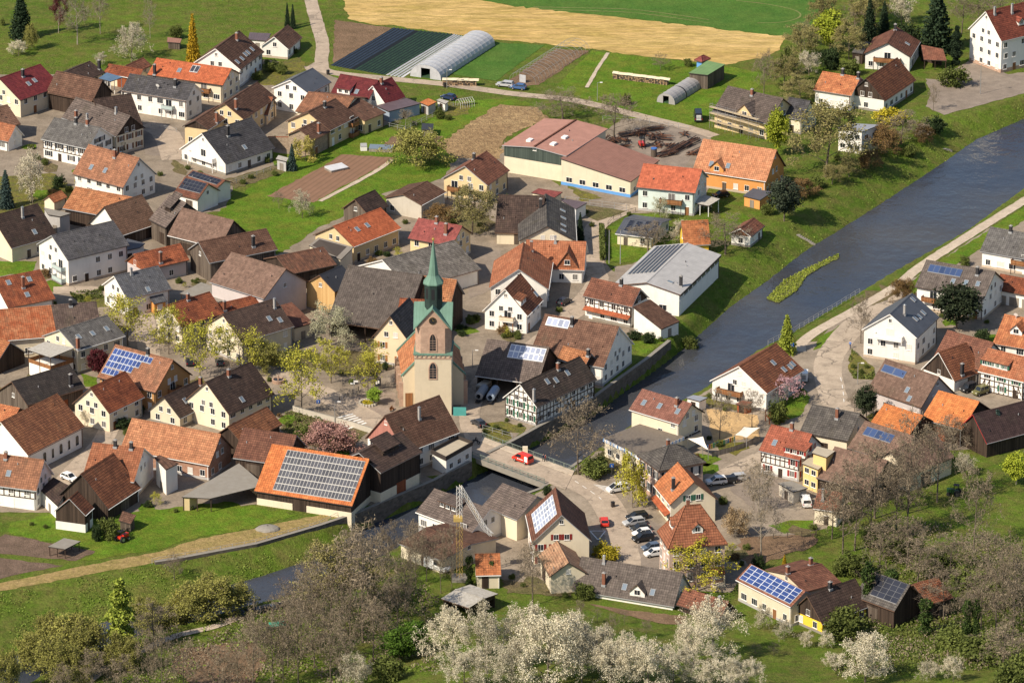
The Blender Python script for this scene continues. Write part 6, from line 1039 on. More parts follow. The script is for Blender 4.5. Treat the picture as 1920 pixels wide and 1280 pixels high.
# ---------------------------------------------------------------- church
def ring(r,z,n,ph=0,cx=0,cy=0): return [(cx+r*math.cos(ph+2*math.pi*i/n),cy+r*math.sin(ph+2*math.pi*i/n),z) for i in range(n)]
def loft(b,A,B,m=0):
    n=len(A)
    for i in range(n): b.face([A[i],A[(i+1)%n],B[(i+1)%n],B[i]],m)
def church():
    x,y,_=PT['church_tower'][0]; s=4.0; rz=math.radians(-2)
    root=empty('church',(x,y+s,0),rz,'village church with cream tower, red sandstone belfry and green copper spire','church')
    b=MB(); b.box(-s,s,-s,s,-1,14.0); tw=b.build('tower_shaft',[M('w_tower')],root)
    MB().box(-s-.25,s+.25,-s-.25,s+.25,14.0,14.35).build('cornice',[M('copper')],root)
    k=MB()
    for i in range(8): k.box(-s+.3+i*(2*s-.9)/7,-s+.6+i*(2*s-.9)/7,-s-.2,-s,13.5,13.95); k.box(s,s+.2,-s+.3+i*(2*s-.9)/7,-s+.6+i*(2*s-.9)/7,13.5,13.95)
    k.box(-s-.1,s+.1,-s-.1,s+.1,13.1,13.45); k.build('corbel_frieze',[M('sandstone')],root)
    # belfry with chamfered corners
    q=3.85; c=1.2; plan=[(-q+c,-q),(q-c,-q),(q,-q+c),(q,q-c),(q-c,q),(-q+c,q),(-q,q-c),(-q,-q+c)]
    b=MB(); b.prism(plan,14.35,20.3)
    for a in range(4):
        R_=Matrix.Rotation(a*math.pi/2,3,'Z'); hw_=q-.35
        fr=[R_@Vector(p) for p in ((-hw_,-q-.02,20.2),(hw_,-q-.02,20.2),(0,-q-.02,24.6))]; b.face(fr)
    b.build('belfry',[M('sandstone')],root)
    # cross gabled copper helm
    r=MB(); e=q+.35; ap=25.0; ze=20.05
    for a in range(4):
        R_=Matrix.Rotation(a*math.pi/2,3,'Z')
        for sg in (-1,1):
            P=[(sg*e,-e,ze),(0,-e-.05,ap-.1),(0,0,ap)]; U=[(0,0),(5,4),(5,0)]
            if sg<0: P=P[::-1]
            P2=[R_@Vector(p) for p in P]; r.face(P2); r.face([p-Vector((0,0,.25)) for p in P2][::-1]); 
            p,t_=R_@Vector((sg*e,-e,ze)),R_@Vector((0,-e-.05,ap-.1)); dn=Vector((0,0,.3)); r.face([p-dn,t_-dn,t_,p] if sg>0 else [p,t_,t_-dn,p-dn])
    r.build('helm_roof',[M('copper')],root)
    b=MB(); R0=2.05; ph=math.pi/8; A=ring(R0,22.5,8,ph); B=ring(R0,29.3,8,ph); loft(b,A,B); 
    b.build('lantern',[M('darkcopper')],root)
    k=MB()
    for i in range(8):
        a=2*math.pi*i/8+math.pi/8+math.pi/8; cx,cy=math.cos(a)*R0*.93,math.sin(a)*R0*.93; t_=Vector((-math.sin(a),math.cos(a),0)); o=Vector((cx,cy,0))
        n_=Vector((math.cos(a),math.sin(a),0))*.02; k.face([o+n_-t_*.35+Vector((0,0,26)),o+n_+t_*.35+Vector((0,0,26)),o+n_+t_*.35+Vector((0,0,28.4)),o+n_-t_*.35+Vector((0,0,28.4))])
    k.build('louvre',[M('black')],root)
    b=MB(); A=ring(R0+.25,29.2,8,ph); A2=ring(R0+.3,29.5,8,ph); B=ring(1.35,30.9,8,ph); loft(b,A,A2); loft(b,A2,B); b.face(A[::-1]); C=ring(1.2,31.2,8,ph); loft(b,B,C); D=ring(.1,39.0,8,ph); loft(b,C,D); b.build('spire',[M('copper')],root)
    b=MB(); 
    for i in range(6):
        a0,a1=-math.pi/2+math.pi*i/6,-math.pi/2+math.pi*(i+1)/6; loft(b,ring(.33*math.cos(a0)+.001,39.3+.33*math.sin(a0),10),ring(.33*math.cos(a1)+.001,39.3+.33*math.sin(a1),10))
    b.tube((0,0,38.8),(0,0,40.1),.05); b.build('gold_ball',[M('gold')],root,True)
    # clock and openings
    def gothic(w,h,z,off,side,parent,frame,pane,nm):
        n=6; arc=[]
        for i in range(n+1): t_=i/n; arc.append((w/2*(1-t_**1.6),h*.62+h*.38*math.sin(t_*math.pi/2)))
        pts=[(-w/2,0),(w/2,0)]+arc+[(-a,c_) for a,c_ in arc[::-1]]
        P=MB().face([(a,-off-.05,z+c_) for a,c_ in pts]); Fm=MB(); m=.22
        out=[(a*(1+2*m/w),c_*(1+m/h)-(.25 if c_==0 else 0)) for a,c_ in pts]; N=len(pts)
        for i in range(N):
            j=(i+1)%N; q_=[(out[i][0],-off-.12,z+out[i][1]),(out[j][0],-off-.12,z+out[j][1]),(pts[j][0],-off-.12,z+pts[j][1]),(pts[i][0],-off-.12,z+pts[i][1])]; Fm.face(q_); Fm.face([(q_[0][0],-off,q_[0][2]),(q_[1][0],-off,q_[1][2]),q_[1],q_[0]])
        for xx in (-.02,): Fm.box(xx,xx+.05,-off-.1,-off-.04,z,z+h*.95)
        for i in range(1,5): Fm.box(-w/2,w/2,-off-.09,-off-.045,z+h*.15*i,z+h*.15*i+.05)
        o=Fm.build(nm,[M(frame)],parent); o.rotation_euler=(0,0,side); p=P.build('pane',[M(pane)],o)
    gothic(1.5,3.6,8.6,s,0,root,'sandstone','glass','window')
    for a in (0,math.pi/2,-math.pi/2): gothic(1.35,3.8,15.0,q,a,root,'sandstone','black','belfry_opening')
    for a in (0,math.pi/2,-math.pi/2):
        b=MB(); P0=ring(.85,0,20); b.face([(p[0],-q-.1,21.9+p[1]) for p in P0],0)
        for i in range(20):
            p,w_=P0[i],P0[(i+1)%20]; b.face([(p[0],-q,21.9+p[1]),(w_[0],-q,21.9+w_[1]),(w_[0],-q-.1,21.9+w_[1]),(p[0],-q-.1,21.9+p[1])],1)
        for i in range(12):
            an=i*math.pi/6; b.box(.68*math.cos(an)-.05,.68*math.cos(an)+.05,-q-.13,-q-.101,21.9+.68*math.sin(an)-.05,21.9+.68*math.sin(an)+.05,1)
        b.box(-.04,.04,-q-.13,-q-.101,21.9,22.4,1); b.box(-.04,.35,-q-.13,-q-.101,21.85,21.93,1)
        o=b.build('clock',[M('black'),M('gold')],root); o.rotation_euler=(0,0,a)
    # nave behind the tower
    na=empty('nave',(0,0,0),math.radians(7),None,None); na.parent=root
    hwid=6.6; ln=15.5; ev=7.3; ri=7.0; y0=1.5
    b=MB(); 
    for sg in (-1,1):
        P=[(sg*hwid,y0,-1),(sg*hwid,y0+ln,-1),(sg*hwid,y0+ln,ev),(sg*hwid,y0,ev)]; b.face(P if sg>0 else P[::-1])
    for yy in (y0,y0+ln): P=[(-hwid,yy,-1),(hwid,yy,-1),(hwid,yy,ev),(0,yy,ev+ri),(-hwid,yy,ev)]; b.face(P if yy==y0 else P[::-1])
    b.build('nave_wall',[M('w_tower')],na)
    rr=MB(); o=.35; k=ri/hwid
    for sg in (-1,1):
        sl=math.hypot(hwid,ri); P=[(sg*(hwid+o),y0+.2,ev-o*k+.15),(sg*(hwid+o),y0+ln-.2,ev-o*k+.15),(0,y0+ln-.2,ev+ri+.15),(0,y0+.2,ev+ri+.15)]; U=[(0,0),(ln,0),(ln,sl),(0,sl)]
        rr.face(P if sg>0 else P[::-1],0,U if sg>0 else U[::-1])
    rr.build('nave_roof',[M('nave')],na)
    c=MB()
    for yy in (y0-.15,y0+ln-.3):
        for sg in (-1,1):
            P=[(sg*(hwid+.5),yy,ev-.35),(sg*(hwid+.5),yy,ev+.1),(0,yy,ev+ri+.55),(0,yy,ev+ri+.1)]; Q=[(p[0],yy+.5,p[2]) for p in P]
            c.face(P if sg>0 else P[::-1],0); c.face(Q[::-1] if sg>0 else Q,0); c.face([P[1],Q[1],Q[2],P[2]] if sg>0 else [P[2],Q[2],Q[1],P[1]],0)
    c.build('gable_coping',[M('copper')],na)
    for i in range(4):
        yy=y0+.5+i*(ln-1.2)/3
        for sg in (-1,1): MB().box(sg*hwid-.1 if sg>0 else sg*hwid-.9,sg*hwid+.9 if sg>0 else sg*hwid+.1,yy-.35,yy+.35,-1,5.6).build('buttress',[M('sandstone')],na)
    for i in range(3):
        yy=y0+.5+(i+.5)*(ln-1.2)/3; w_=MB().box(-hwid-.06,-hwid+.02,yy-.6,yy+.6,2.2,5.6); w_.build('nave_window',[M('glass')],na)
    MB().box(-hwid+.4,-hwid+2.0,y0-.12,y0+.05,0,3.2).build('church_door',[M('balconywood')],na)
    tag(MB().box(s+.4,s+3.2,-s-.3,-s-.1,-.3,2.0).build('gate_fence',[plain('teal',(.08,.33,.30))]),'teal green screen fence at the foot of the church tower','fence'); o=bpy.data.objects['gate_fence']; o.location=(x,y+s,0); o.rotation_euler=(0,0,rz)
church()
# ---------------------------------------------------------------- river works
def wall_line(name,mat,pts,ztop,zbot,th,label,cat,cap=None,tag_=True):
    b=MB(); n=len(pts); L=strip([p[:2] for p in pts],th); A,B=L[:n],L[n:][::-1]
    zt=lambda i: ztop[i] if isinstance(ztop,list) else ztop
    for i in range(n-1):
        q=[A[i],A[i+1],B[i+1],B[i]]; b.prism(q[::-1],zbot,[zt(i),zt(i+1),zt(i+1),zt(i)][::-1],0,mt=1)
    o=b.build(name,[M(mat),M(cap or mat)]); tag(o,label,cat); return o
wall_line('river_wall','riverstone',PT['wall_left'],.35,-4.3,.9,'long stone river wall on the left bank above the bridge','wall','concrete')
wall_line('river_wall','riverstone',PT['wall_low'],.5,-4.3,.9,'curved stone river wall on the left bank below the bridge','wall','concrete')
wall_line('river_wall','riverstone',PT['wall_right'],.1,-4.3,.8,'short stone river wall on the right bank at the bridge','wall','concrete')
def fence(name,pts,h,label,sp=2.2,wire='trim_grey',z=None,solid=None,pw=.05,rails=(1,.55),zoff=0):
    root=empty(name,(pts[0][0],pts[0][1],0),0,label,'fence' if 'railing' not in name else 'railing'); o0=Vector((pts[0][0],pts[0][1],0)); b=MB(); k=MB().box(-pw,pw,-pw,pw,-.3,h).build('post',[M(wire)],root); pm=k.data; bpy.data.objects.remove(k)
    for a,c in zip(pts[:-1],pts[1:]):
        a,c=Vector(a[:2]+[0] if isinstance(a,list) else (a[0],a[1],0)),Vector(c[:2]+[0] if isinstance(c,list) else (c[0],c[1],0)); n=max(1,int((c-a).length/sp))
        for i in range(n+1):
            p=a+(c-a)*i/n; zz=(hz(p.x,p.y) if z is None else z)+zoff; q=p-o0; o=ob('post',pm,root); o.location=(q.x,q.y,zz)
            if i<n:
                p2=a+(c-a)*(i+1)/n; z2=(hz(p2.x,p2.y) if z is None else z)+zoff; q2=p2-o0
                for r in rails: b.bar((q.x,q.y,zz+h*r),(q2.x,q2.y,z2+h*r),.05)
                if solid: 
                    d=(q2-q).normalized(); nn=Vector((-d.y,d.x,0))*.03; b.prism([(q-nn),(q2-nn),(q2+nn),(q+nn)],[zz+.1,z2+.1,z2+.1,zz+.1],[zz+h*.95,z2+h*.95,z2+h*.95,zz+h*.95],1)
    b.build('rail' if not solid else 'panel',[M(wire),M(solid or wire)],root); return root
def bridge():
    P=[Vector((p[0],p[1],0)) for p in PT['bridge']]; c=sum(P,Vector())/4; root=empty('road_bridge',c,0,'short road bridge with railings over the river','bridge'); Q=[p-c for p in P]
    b=MB(); b.prism([Q[3],Q[2],Q[1],Q[0]],-1.0,.1); b.build('deck',[M('concrete')],root)
    far=(Q[1]-Q[0]); near=(Q[2]-Q[3]); w=(Q[3]-Q[0])
    MB().prism([Q[0]+w*.22,Q[1]+w*.22,Q[1],Q[0]][::1],.1,.22).build('footway',[M('gravel')],root)
    MB().prism([Q[0]+w*.24,Q[0]+w*.9,Q[1]+w*.9,Q[1]+w*.24][::1],.1,.13).build('roadway',[M('road')],root)
    for A,B,nm,solid in ((Q[0]+w*.01,Q[1]+w*.01,'railing','trim_grey'),(Q[3]-w*.02,Q[2]-w*.02,'railing','graywood')):
        k=MB(); n=9
        for i in range(n+1): p=A+(B-A)*i/n; k.box(p.x-.09,p.x+.09,p.y-.09,p.y+.09,.1,1.25)
        k.bar(A+Vector((0,0,1.2)),B+Vector((0,0,1.2)),.09); k.bar(A+Vector((0,0,.4)),B+Vector((0,0,.4)),.05)
        for i in range(60): p=A+(B-A)*i/60; k.box(p.x-.03,p.x+.03,p.y-.03,p.y+.03,.3,1.15)
        k.build(nm,[plain('railgreen',(.17,.2,.17),var=.1) if 'railgreen' not in MATS else M('railgreen')],root)
    p=Q[0]+far*.47+w*.03; MB().box(p.x-.55,p.x+.55,p.y-.3,p.y+.3,.1,1.75).build('stone_pier',[M('w_cream')],root)
bridge()
fence('wall_railing',PT['fence_low'],1.1,'long grey fence on top of the curved river wall',2.4,zoff=.0)
fence('wall_railing',PT['fence_right'],1.3,'grey railing along the riverside path wall',2.0)
fence('wire_fence',PT['fence_court'],1.6,'wire fence around the bare plot before the cream workshop',3,rails=(1,.5,.1))
fence('paddock_fence',PT['paddock'],1.4,'wooden post fence of the small paddock in the trees',2.5,'oldwood',pw=.09)
fence('playground_fence',PT['play_fence'],1.2,'dark slatted fence along the playground street',2.0,'trim_dark',solid='graywood')
for n_,h_,p_,l_ in (('court_fence',1.0,'fa','pale low railing along the court of the long white house'),('garden_fence',1.1,'fb','wire garden fence beside the large white gabled house'),('garden_fence',1.2,'fc','garden fence of the mint house toward the alley'),('garden_fence',1.1,'fd','dark garden fence left of the church toward the lane'),('garden_fence',1.2,'fe','green garden railing beside the bridge gardens'),('garden_fence',1.2,'ff','field fence along the upper garden plots'),('garden_fence',1.2,'fg','meadow fence below the strip gardens')):
    fence(n_,PT[p_],h_,l_,2.4,'trim_dark' if p_ in('fd','fc') else 'trim_grey',rails=(1,.5))
def cfence():
    P=[Vector((p[0],p[1],0)) for p in PT['play_fence']]; 
    cols=[(.1,.25,.5),(.5,.12,.06),(.55,.4,.05),(.1,.35,.15),(.5,.5,.5)]; root=empty('painted_fence',P[0]+Vector((-1,4,0)),0,'row of brightly painted boards inside the playground','fence'); b=MB(); ms=[plain('paint%d'%i,c,var=0) for i,c in enumerate(cols)]
    d=(P[2]-P[0])*.6
    for i in range(14): p=d*i/14+Vector((0,-.03,0)); q=d*(i+.85)/14; b.prism([p,q,q+Vector((0,.1,0)),p+Vector((0,.1,0))],-.2,1.1,i%5)
    b.build('board',ms,root)
cfence()
wall_line('garden_wall','w_beige_w',PT['garden_wall'],1.3,-1,.4,'low pale garden wall with posts along the village street','wall','concrete')
wall_line('ruined_wall','stone',PT['ruin'],[2.6,3.2,4.2],-1,1.0,'ruined rubble stone wall with tile coping before the yellow house','wall','terra')
# ---------------------------------------------------------------- markings
def marking(name,quads,label=None):
    b=MB()
    for q in quads: b.face([(p[0],p[1],hz(p[0],p[1])+.115) for p in q])
    tag(b.build(name,[M('paint')]),None,None,None,'structure')
def lerp(a,b,t): return (a[0]+(b[0]-a[0])*t,a[1]+(b[1]-a[1])*t)
for z_ in ('zebra1','zebra2'):
    A=PT[z_]; qs=[]; n=6
    for i in range(n): t0,t1=(i+.15)/n,(i+.65)/n; qs.append([lerp(A[0],A[3],t0),lerp(A[1],A[2],t0),lerp(A[1],A[2],t1),lerp(A[0],A[3],t1)])
    marking('road_marking',[q[::-1] if ((q[1][0]-q[0][0])*(q[2][1]-q[1][1])-(q[1][1]-q[0][1])*(q[2][0]-q[1][0]))<0 else q for q in qs])
for z_ in ('dash1','dash2'):
    qs=[]
    L_=[Vector(p[:2]) for p in PT[z_]]
    for a,c in zip(L_[:-1],L_[1:]):
        d=(c-a).normalized(); n=Vector((-d.y,d.x))*.09; e=a+(c-a)*.5; qs.append([a-n,e-n,e+n,a+n])
    marking('road_marking',qs)
x,y,_=PT['tri'][0]; qs=[]
for a,c in (((-1.6,1.8),(1.6,1.8)),((1.6,1.8),(0,-3)),((0,-3),(-1.6,1.8))):
    a,c=Vector(a),Vector(c); d=(c-a).normalized(); n=Vector((-d.y,d.x))*.14; q=[a-n,c-n,c+n,a+n]; qs.append([(p.x+x,p.y+y) for p in q])
marking('road_marking',qs)
for k_ in ('steps1','steps2'):
    A,B=[Vector(p) for p in PT[k_]]; root=empty('stone_steps',A,0,'stone steps down the river bank, %s'%('below the dark pine' if k_=='steps1' else 'far upstream'),'steps'); b=MB(); n=9
    for i in range(n): p=(B-A)*i/(n-1); zz=hz(A.x+p.x,A.y+p.y)-A.z; b.box(p.x-.5,p.x+.5,p.y-.35,p.y+.35,zz-.2,zz+.16)
    b.build('step',[M('concrete')],root)
# ---------------------------------------------------------------- trees
LEAF={}
def leafmat(n,c1,c2,rough=.8):
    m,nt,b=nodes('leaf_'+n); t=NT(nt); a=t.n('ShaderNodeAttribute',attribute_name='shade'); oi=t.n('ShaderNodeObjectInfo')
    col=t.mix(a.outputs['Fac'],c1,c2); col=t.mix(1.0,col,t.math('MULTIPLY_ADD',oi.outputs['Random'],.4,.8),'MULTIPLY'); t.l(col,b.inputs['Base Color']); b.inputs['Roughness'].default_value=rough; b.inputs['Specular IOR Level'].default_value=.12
    MATS['leaf_'+n]=m
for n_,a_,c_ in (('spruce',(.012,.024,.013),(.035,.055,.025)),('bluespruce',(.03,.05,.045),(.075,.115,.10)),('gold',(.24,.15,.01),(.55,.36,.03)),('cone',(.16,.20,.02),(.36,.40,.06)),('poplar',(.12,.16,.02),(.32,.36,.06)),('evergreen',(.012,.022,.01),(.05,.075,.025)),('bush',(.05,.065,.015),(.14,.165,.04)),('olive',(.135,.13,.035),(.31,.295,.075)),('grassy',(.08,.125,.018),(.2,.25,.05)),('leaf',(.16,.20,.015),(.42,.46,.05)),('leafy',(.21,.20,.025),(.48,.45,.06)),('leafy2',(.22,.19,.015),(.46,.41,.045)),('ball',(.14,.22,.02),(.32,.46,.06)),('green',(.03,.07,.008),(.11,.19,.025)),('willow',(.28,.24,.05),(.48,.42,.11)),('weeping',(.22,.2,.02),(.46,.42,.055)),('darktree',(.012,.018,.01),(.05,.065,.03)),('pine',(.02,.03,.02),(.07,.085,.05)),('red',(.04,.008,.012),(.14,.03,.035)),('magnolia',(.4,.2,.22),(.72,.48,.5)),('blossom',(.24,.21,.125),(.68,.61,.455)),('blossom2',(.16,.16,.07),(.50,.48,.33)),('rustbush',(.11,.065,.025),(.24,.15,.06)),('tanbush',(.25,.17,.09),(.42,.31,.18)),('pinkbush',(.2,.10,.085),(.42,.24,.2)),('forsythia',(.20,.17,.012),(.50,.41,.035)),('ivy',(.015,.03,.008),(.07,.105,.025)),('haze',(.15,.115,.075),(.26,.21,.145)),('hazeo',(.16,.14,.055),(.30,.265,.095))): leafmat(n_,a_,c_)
plain('bark',(.13,.10,.072),var=.3,scale=2,c2=(.2,.16,.12)); plain('palebark',(.30,.25,.19),var=.3,scale=2,c2=(.38,.33,.26)); plain('twig',(.17,.13,.092),var=.2,c2=(.25,.20,.145)); plain('twigred',(.11,.06,.05),var=.2); plain('darkbark',(.05,.037,.028),var=.2)
def tubes(segs,n=3):
    V=[];F=[]
    for p0,p1,r0,r1 in segs:
        d=p1-p0; l=np.linalg.norm(d)
        if l<1e-5: continue
        d=d/l; a=np.cross(d,[.3,.5,.81]); a/=np.linalg.norm(a)+1e-9; c=np.cross(d,a); i=len(V)
        for p,r in ((p0,r0),(p1,r1)):
            for k in range(n): an=2*math.pi*k/n; V.append(p+(a*math.cos(an)+c*math.sin(an))*r)
        for k in range(n): j=(k+1)%n; F.append((i+k,i+j,i+n+j,i+n+k))
    return np.array(V),np.array(F)
def skeleton(rs,H,W,levels=4,up=.5,clear=.25,nb=(9,5,5,3),lean=.03,droop=0,r0=None):
    big=[];small=[];tips=[]
    r0=r0 or H*.016
    def grow(p,d,l,r,lev):
        n=4 if lev==0 else 3; pts=[p]
        for i in range(n):
            d=d+rs.normal(0,.10 if lev else lean,3)+np.array([0,0,.06 if lev and not droop else -droop*lev*.25]); d/=np.linalg.norm(d); p=p+d*l/n; pts.append(p)
            q0=r*(1-.8*i/n); q1=r*(1-.8*(i+1)/n); (big if lev<=1 else small).append((pts[-2],p,max(q0,.018),max(q1,.014)))
        if lev>=2: tips.extend(pts[1:])
        if lev+1<levels:
            for k in range(nb[lev]):
                t=(clear if lev==0 else .25)+(1-(clear if lev==0 else .25))*((k+rs.rand()*.8)/nb[lev]); t=min(t,.99); i=min(n-1,int(t*n)); q=pts[i]+(pts[i+1]-pts[i])*(t*n-i)
                az=rs.rand()*6.283 if lev else k*2.4+rs.rand(); base=d/np.linalg.norm(d); a=np.cross(base,[.2,.1,.97] if abs(base[2])<.9 else [1,0,0]); a/=np.linalg.norm(a); c=np.cross(base,a)
                sp=up+rs.rand()*.35; nd=base*math.cos(sp+.35)+(a*math.cos(az)+c*math.sin(az))*math.sin(sp+.35)
                if lev==0: ll=W*(.62*(1-.55*t)+.12)*rs.uniform(.8,1.15)
                else: ll=l*rs.uniform(.38,.6)
                grow(q,nd,ll,r*(.42 if lev==0 else .5)*(1-.45*t),lev+1)
    grow(np.array([0,0,-.3]),np.array([0,0,1.]),H*.92+.3,r0,0)
    return big,small,np.array(tips)
def quads(rs,P,size,aspect=1.0,nrm=None):
    n=len(P); a=rs.normal(0,1,(n,3)); a/=np.linalg.norm(a,axis=1)[:,None]; c=rs.normal(0,1,(n,3)) if nrm is None else nrm; c=np.cross(a,c); c/=np.linalg.norm(c,axis=1)[:,None]+1e-9
    s=(size*rs.uniform(.6,1.35,(n,1))); a=a*s*aspect; c=c*s; V=np.stack([P-a-c,P+a-c,P+a+c,P-a+c],1).reshape(-1,3); F=np.arange(4*n).reshape(n,4); return V,F
def ellips(rs,n,c,r):
    d=rs.normal(0,1,(n,3)); d/=np.linalg.norm(d,axis=1)[:,None]; return np.array(c)+d*np.array(r)*(rs.rand(n,1)**.45)
def clumps(rs,m,c,r,k,cr):
    C=ellips(rs,m,c,r); P=[]; S=[]
    for q in C: P.append(q+rs.normal(0,1,(k,3))*cr*rs.uniform(.6,1.3)*np.array([1,1,.8])); S.append(np.clip(rs.rand()*.55+rs.rand(k)*.45,0,1))
    return np.concatenate(P),np.concatenate(S)
VAR={}
def variants(cls):
    if cls in VAR: return VAR[cls]
    out=[]
    for v in range(3):
        rs=np.random.RandomState(sum(map(ord,cls))*7+v); H,W=10.0,7.0; tr=cr=tw=None
        if cls in('bare','hazy'):
            H,W=12.,7.5; big,small,tips=skeleton(rs,H,W,5,nb=(11,5,4,3)); tr=tubes(big,4); tw=tubes(small,3)
            n=1900 if cls=='bare' else 8500; idx=rs.randint(0,len(tips),n); P=tips[idx]+rs.normal(0,.25 if cls=='bare' else .3,(n,3)); cr=quads(rs,P,.034 if cls=='bare' else .062,5.0 if cls=='bare' else 1.6)+(rs.rand(n),)
        elif cls=='leafy':
            H,W=10.,7.5; big,small,tips=skeleton(rs,H,W,4,up=.55,clear=.2,nb=(10,6,5)); tr=tubes(big+small,4); n=3500; idx=rs.randint(0,len(tips),n); P=tips[idx]+rs.normal(0,.24,(n,3)); S=np.clip(.5*rs.rand(n)+.5*((idx*7919)%17)/17,0,1); cr=quads(rs,P,.075,1.3)+(S,)
        elif cls=='dense':
            H,W=10.,7.; big,small,tips=skeleton(rs,H,W,3,nb=(9,5)); tr=tubes(big,5); P,S=clumps(rs,95,(0,0,5.9),(3.0,3.0,3.7),70,.5); cr=quads(rs,P,.13)+(S,)
        elif cls in('blossom','blossombig'):
            H,W=9.,9.; big,small,tips=skeleton(rs,H,W,4,up=.65,clear=.18,nb=(11,6,6),r0=.22); tr=tubes(big,4); tw=tubes(small,3); 
            n=13000 if cls=='blossombig' else 7500; idx=rs.randint(0,len(tips),n); P=tips[idx]+rs.normal(0,.22,(n,3)); S=np.clip(.25+.5*rs.rand(n)+.25*((idx*7919)%13)/13,0,1); cr=quads(rs,P,.062 if cls=='blossombig' else .075)+(S,)
        elif cls=='conifer':
            H,W=12.,5.; tr=tubes([(np.array([0,0,-.3]),np.array([0,0,11.8]),.2,.03)],5); P=[];Nn=[];S=[]
            for k in range(24):
                z=.8+k*.47; R_=2.55*(1-z/12.3)**.85+.08; nb=int(7+R_*4)
                for j in range(nb):
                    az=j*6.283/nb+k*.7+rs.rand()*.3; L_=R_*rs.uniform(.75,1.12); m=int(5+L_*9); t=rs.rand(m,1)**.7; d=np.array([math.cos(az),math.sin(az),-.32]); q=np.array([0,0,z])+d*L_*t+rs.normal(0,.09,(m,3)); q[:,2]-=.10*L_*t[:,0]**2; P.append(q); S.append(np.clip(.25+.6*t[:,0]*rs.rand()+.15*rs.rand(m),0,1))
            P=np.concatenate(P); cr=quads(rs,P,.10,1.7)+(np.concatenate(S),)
        elif cls=='column':
            H,W=10.,3.; tr=tubes([(np.array([0,0,-.3]),np.array([0,0,9.5]),.16,.03)],5); n=5200; z=rs.rand(n)**.85*10; R_=1.55*np.sin(np.clip(z/10*2.6+.45,0,3.1))**.8*(.75+.35*np.sin(z*2.6+rs.rand()*6)); az=rs.rand(n)*6.283; rad=R_*rs.rand(n)**.4; P=np.stack([rad*np.cos(az),rad*np.sin(az),z],1)+rs.normal(0,.12,(n,3)); cr=quads(rs,P,.095,1.5)+(rs.rand(n),)
        elif cls=='bush':
            H,W=5.,6.; tr=tubes([(np.array([0,0,-.3]),np.array([rs.normal(0,.8),rs.normal(0,.8),2.5]),.08,.03) for _ in range(6)],4); P,S=clumps(rs,60,(0,0,2.1),(2.6,2.6,2.3),62,.42); P[:,2]=np.abs(P[:,2]); cr=quads(rs,P,.115)+(S,)
        elif cls=='fuzzy':
            H,W=6.,6.5; big,small,tips=skeleton(rs,H,W,4,up=.45,clear=.02,nb=(16,6,6),r0=.1); tr=tubes(big,3); tw=tubes(small,3); n=10500; idx=rs.randint(0,len(tips),n); P=tips[idx]+rs.normal(0,.3,(n,3)); P[:,2]=np.abs(P[:,2]); cr=quads(rs,P,.06,1.9)+(rs.rand(n),)
        elif cls=='ivy':
            H,W=12.,4.; big,small,tips=skeleton(rs,H,W*1.2,4,nb=(9,4,4),clear=.45); tr=tubes(big,5); tw=tubes(small,3); n=4200; z=rs.rand(n)*9.5; R_=.55+.35*np.sin(z*1.7+v)+.25*rs.rand(n); az=rs.rand(n)*6.283; P=np.stack([R_*np.cos(az),R_*np.sin(az),z],1)+rs.normal(0,.15,(n,3)); cr=quads(rs,P,.11)+(rs.rand(n),)
        elif cls=='weeping':
            H,W=9.,7.; big,small,tips=skeleton(rs,H,W,4,up=.5,clear=.3,nb=(10,5,5),droop=.25); tr=tubes(big+small,4); n=4200; idx=rs.randint(0,len(tips),n); P=tips[idx]+rs.normal(0,.2,(n,3)); P[:,2]-=rs.rand(n)*1.6; cr=quads(rs,P,.085,1.8)+(rs.rand(n),)
        mt=np_mesh('trunk_'+cls,tr[0],tr[1],None,smooth=False); mt.materials.append(M('bark'))
        mw=None
        if tw is not None and len(tw[0]): mw=np_mesh('twigs_'+cls,tw[0],tw[1],None); mw.materials.append(M('twig'))
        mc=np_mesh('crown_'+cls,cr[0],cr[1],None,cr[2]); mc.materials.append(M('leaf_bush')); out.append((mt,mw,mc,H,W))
    VAR[cls]=out; return out
TK=dict(spruce=('conifer','spruce','spruce_tree'),bluespruce=('conifer','bluespruce','spruce_tree'),gold=('conifer','gold','golden_conifer'),cypress=('column','spruce','cypress_tree'),cone=('conifer','cone','conifer_tree'),poplar=('column','poplar','poplar_tree'),purple=('hazy','red','tree'),bare=('bare','haze','bare_tree'),olivebare=('hazy','hazeo','budding_tree'),ivy=('ivy','ivy','ivy_clad_tree'),blossom=('blossom','blossom','blossom_tree'),blossom2=('blossom','blossom2','blossom_tree'),blossombig=('blossombig','blossom','blossom_tree'),olive=('fuzzy','olive','willow_bush'),bush=('bush','bush','bush'),evergreen=('bush','evergreen','evergreen_bush'),rustbush=('fuzzy','rustbush','bush'),tanbush=('fuzzy','tanbush','bush'),pinkbush=('fuzzy','pinkbush','flowering_bush'),forsythia=('bush','forsythia','flowering_bush'),forsythia2=('conifer','forsythia','flowering_bush'),leaf=('dense','leaf','deciduous_tree'),leafy=('leafy','leafy','deciduous_tree'),leafy2=('leafy','leafy2','deciduous_tree'),ball=('dense','ball','deciduous_tree'),green=('dense','green','deciduous_tree'),willow=('weeping','willow','willow_tree'),weeping=('weeping','weeping','willow_tree'),darktree=('dense','darktree','deciduous_tree'),pine=('dense','pine','pine_tree'),redtree=('dense','red','red_leaved_tree'),magnolia=('leafy','magnolia','magnolia_tree'),palmbush=('bush','bush','bush'))
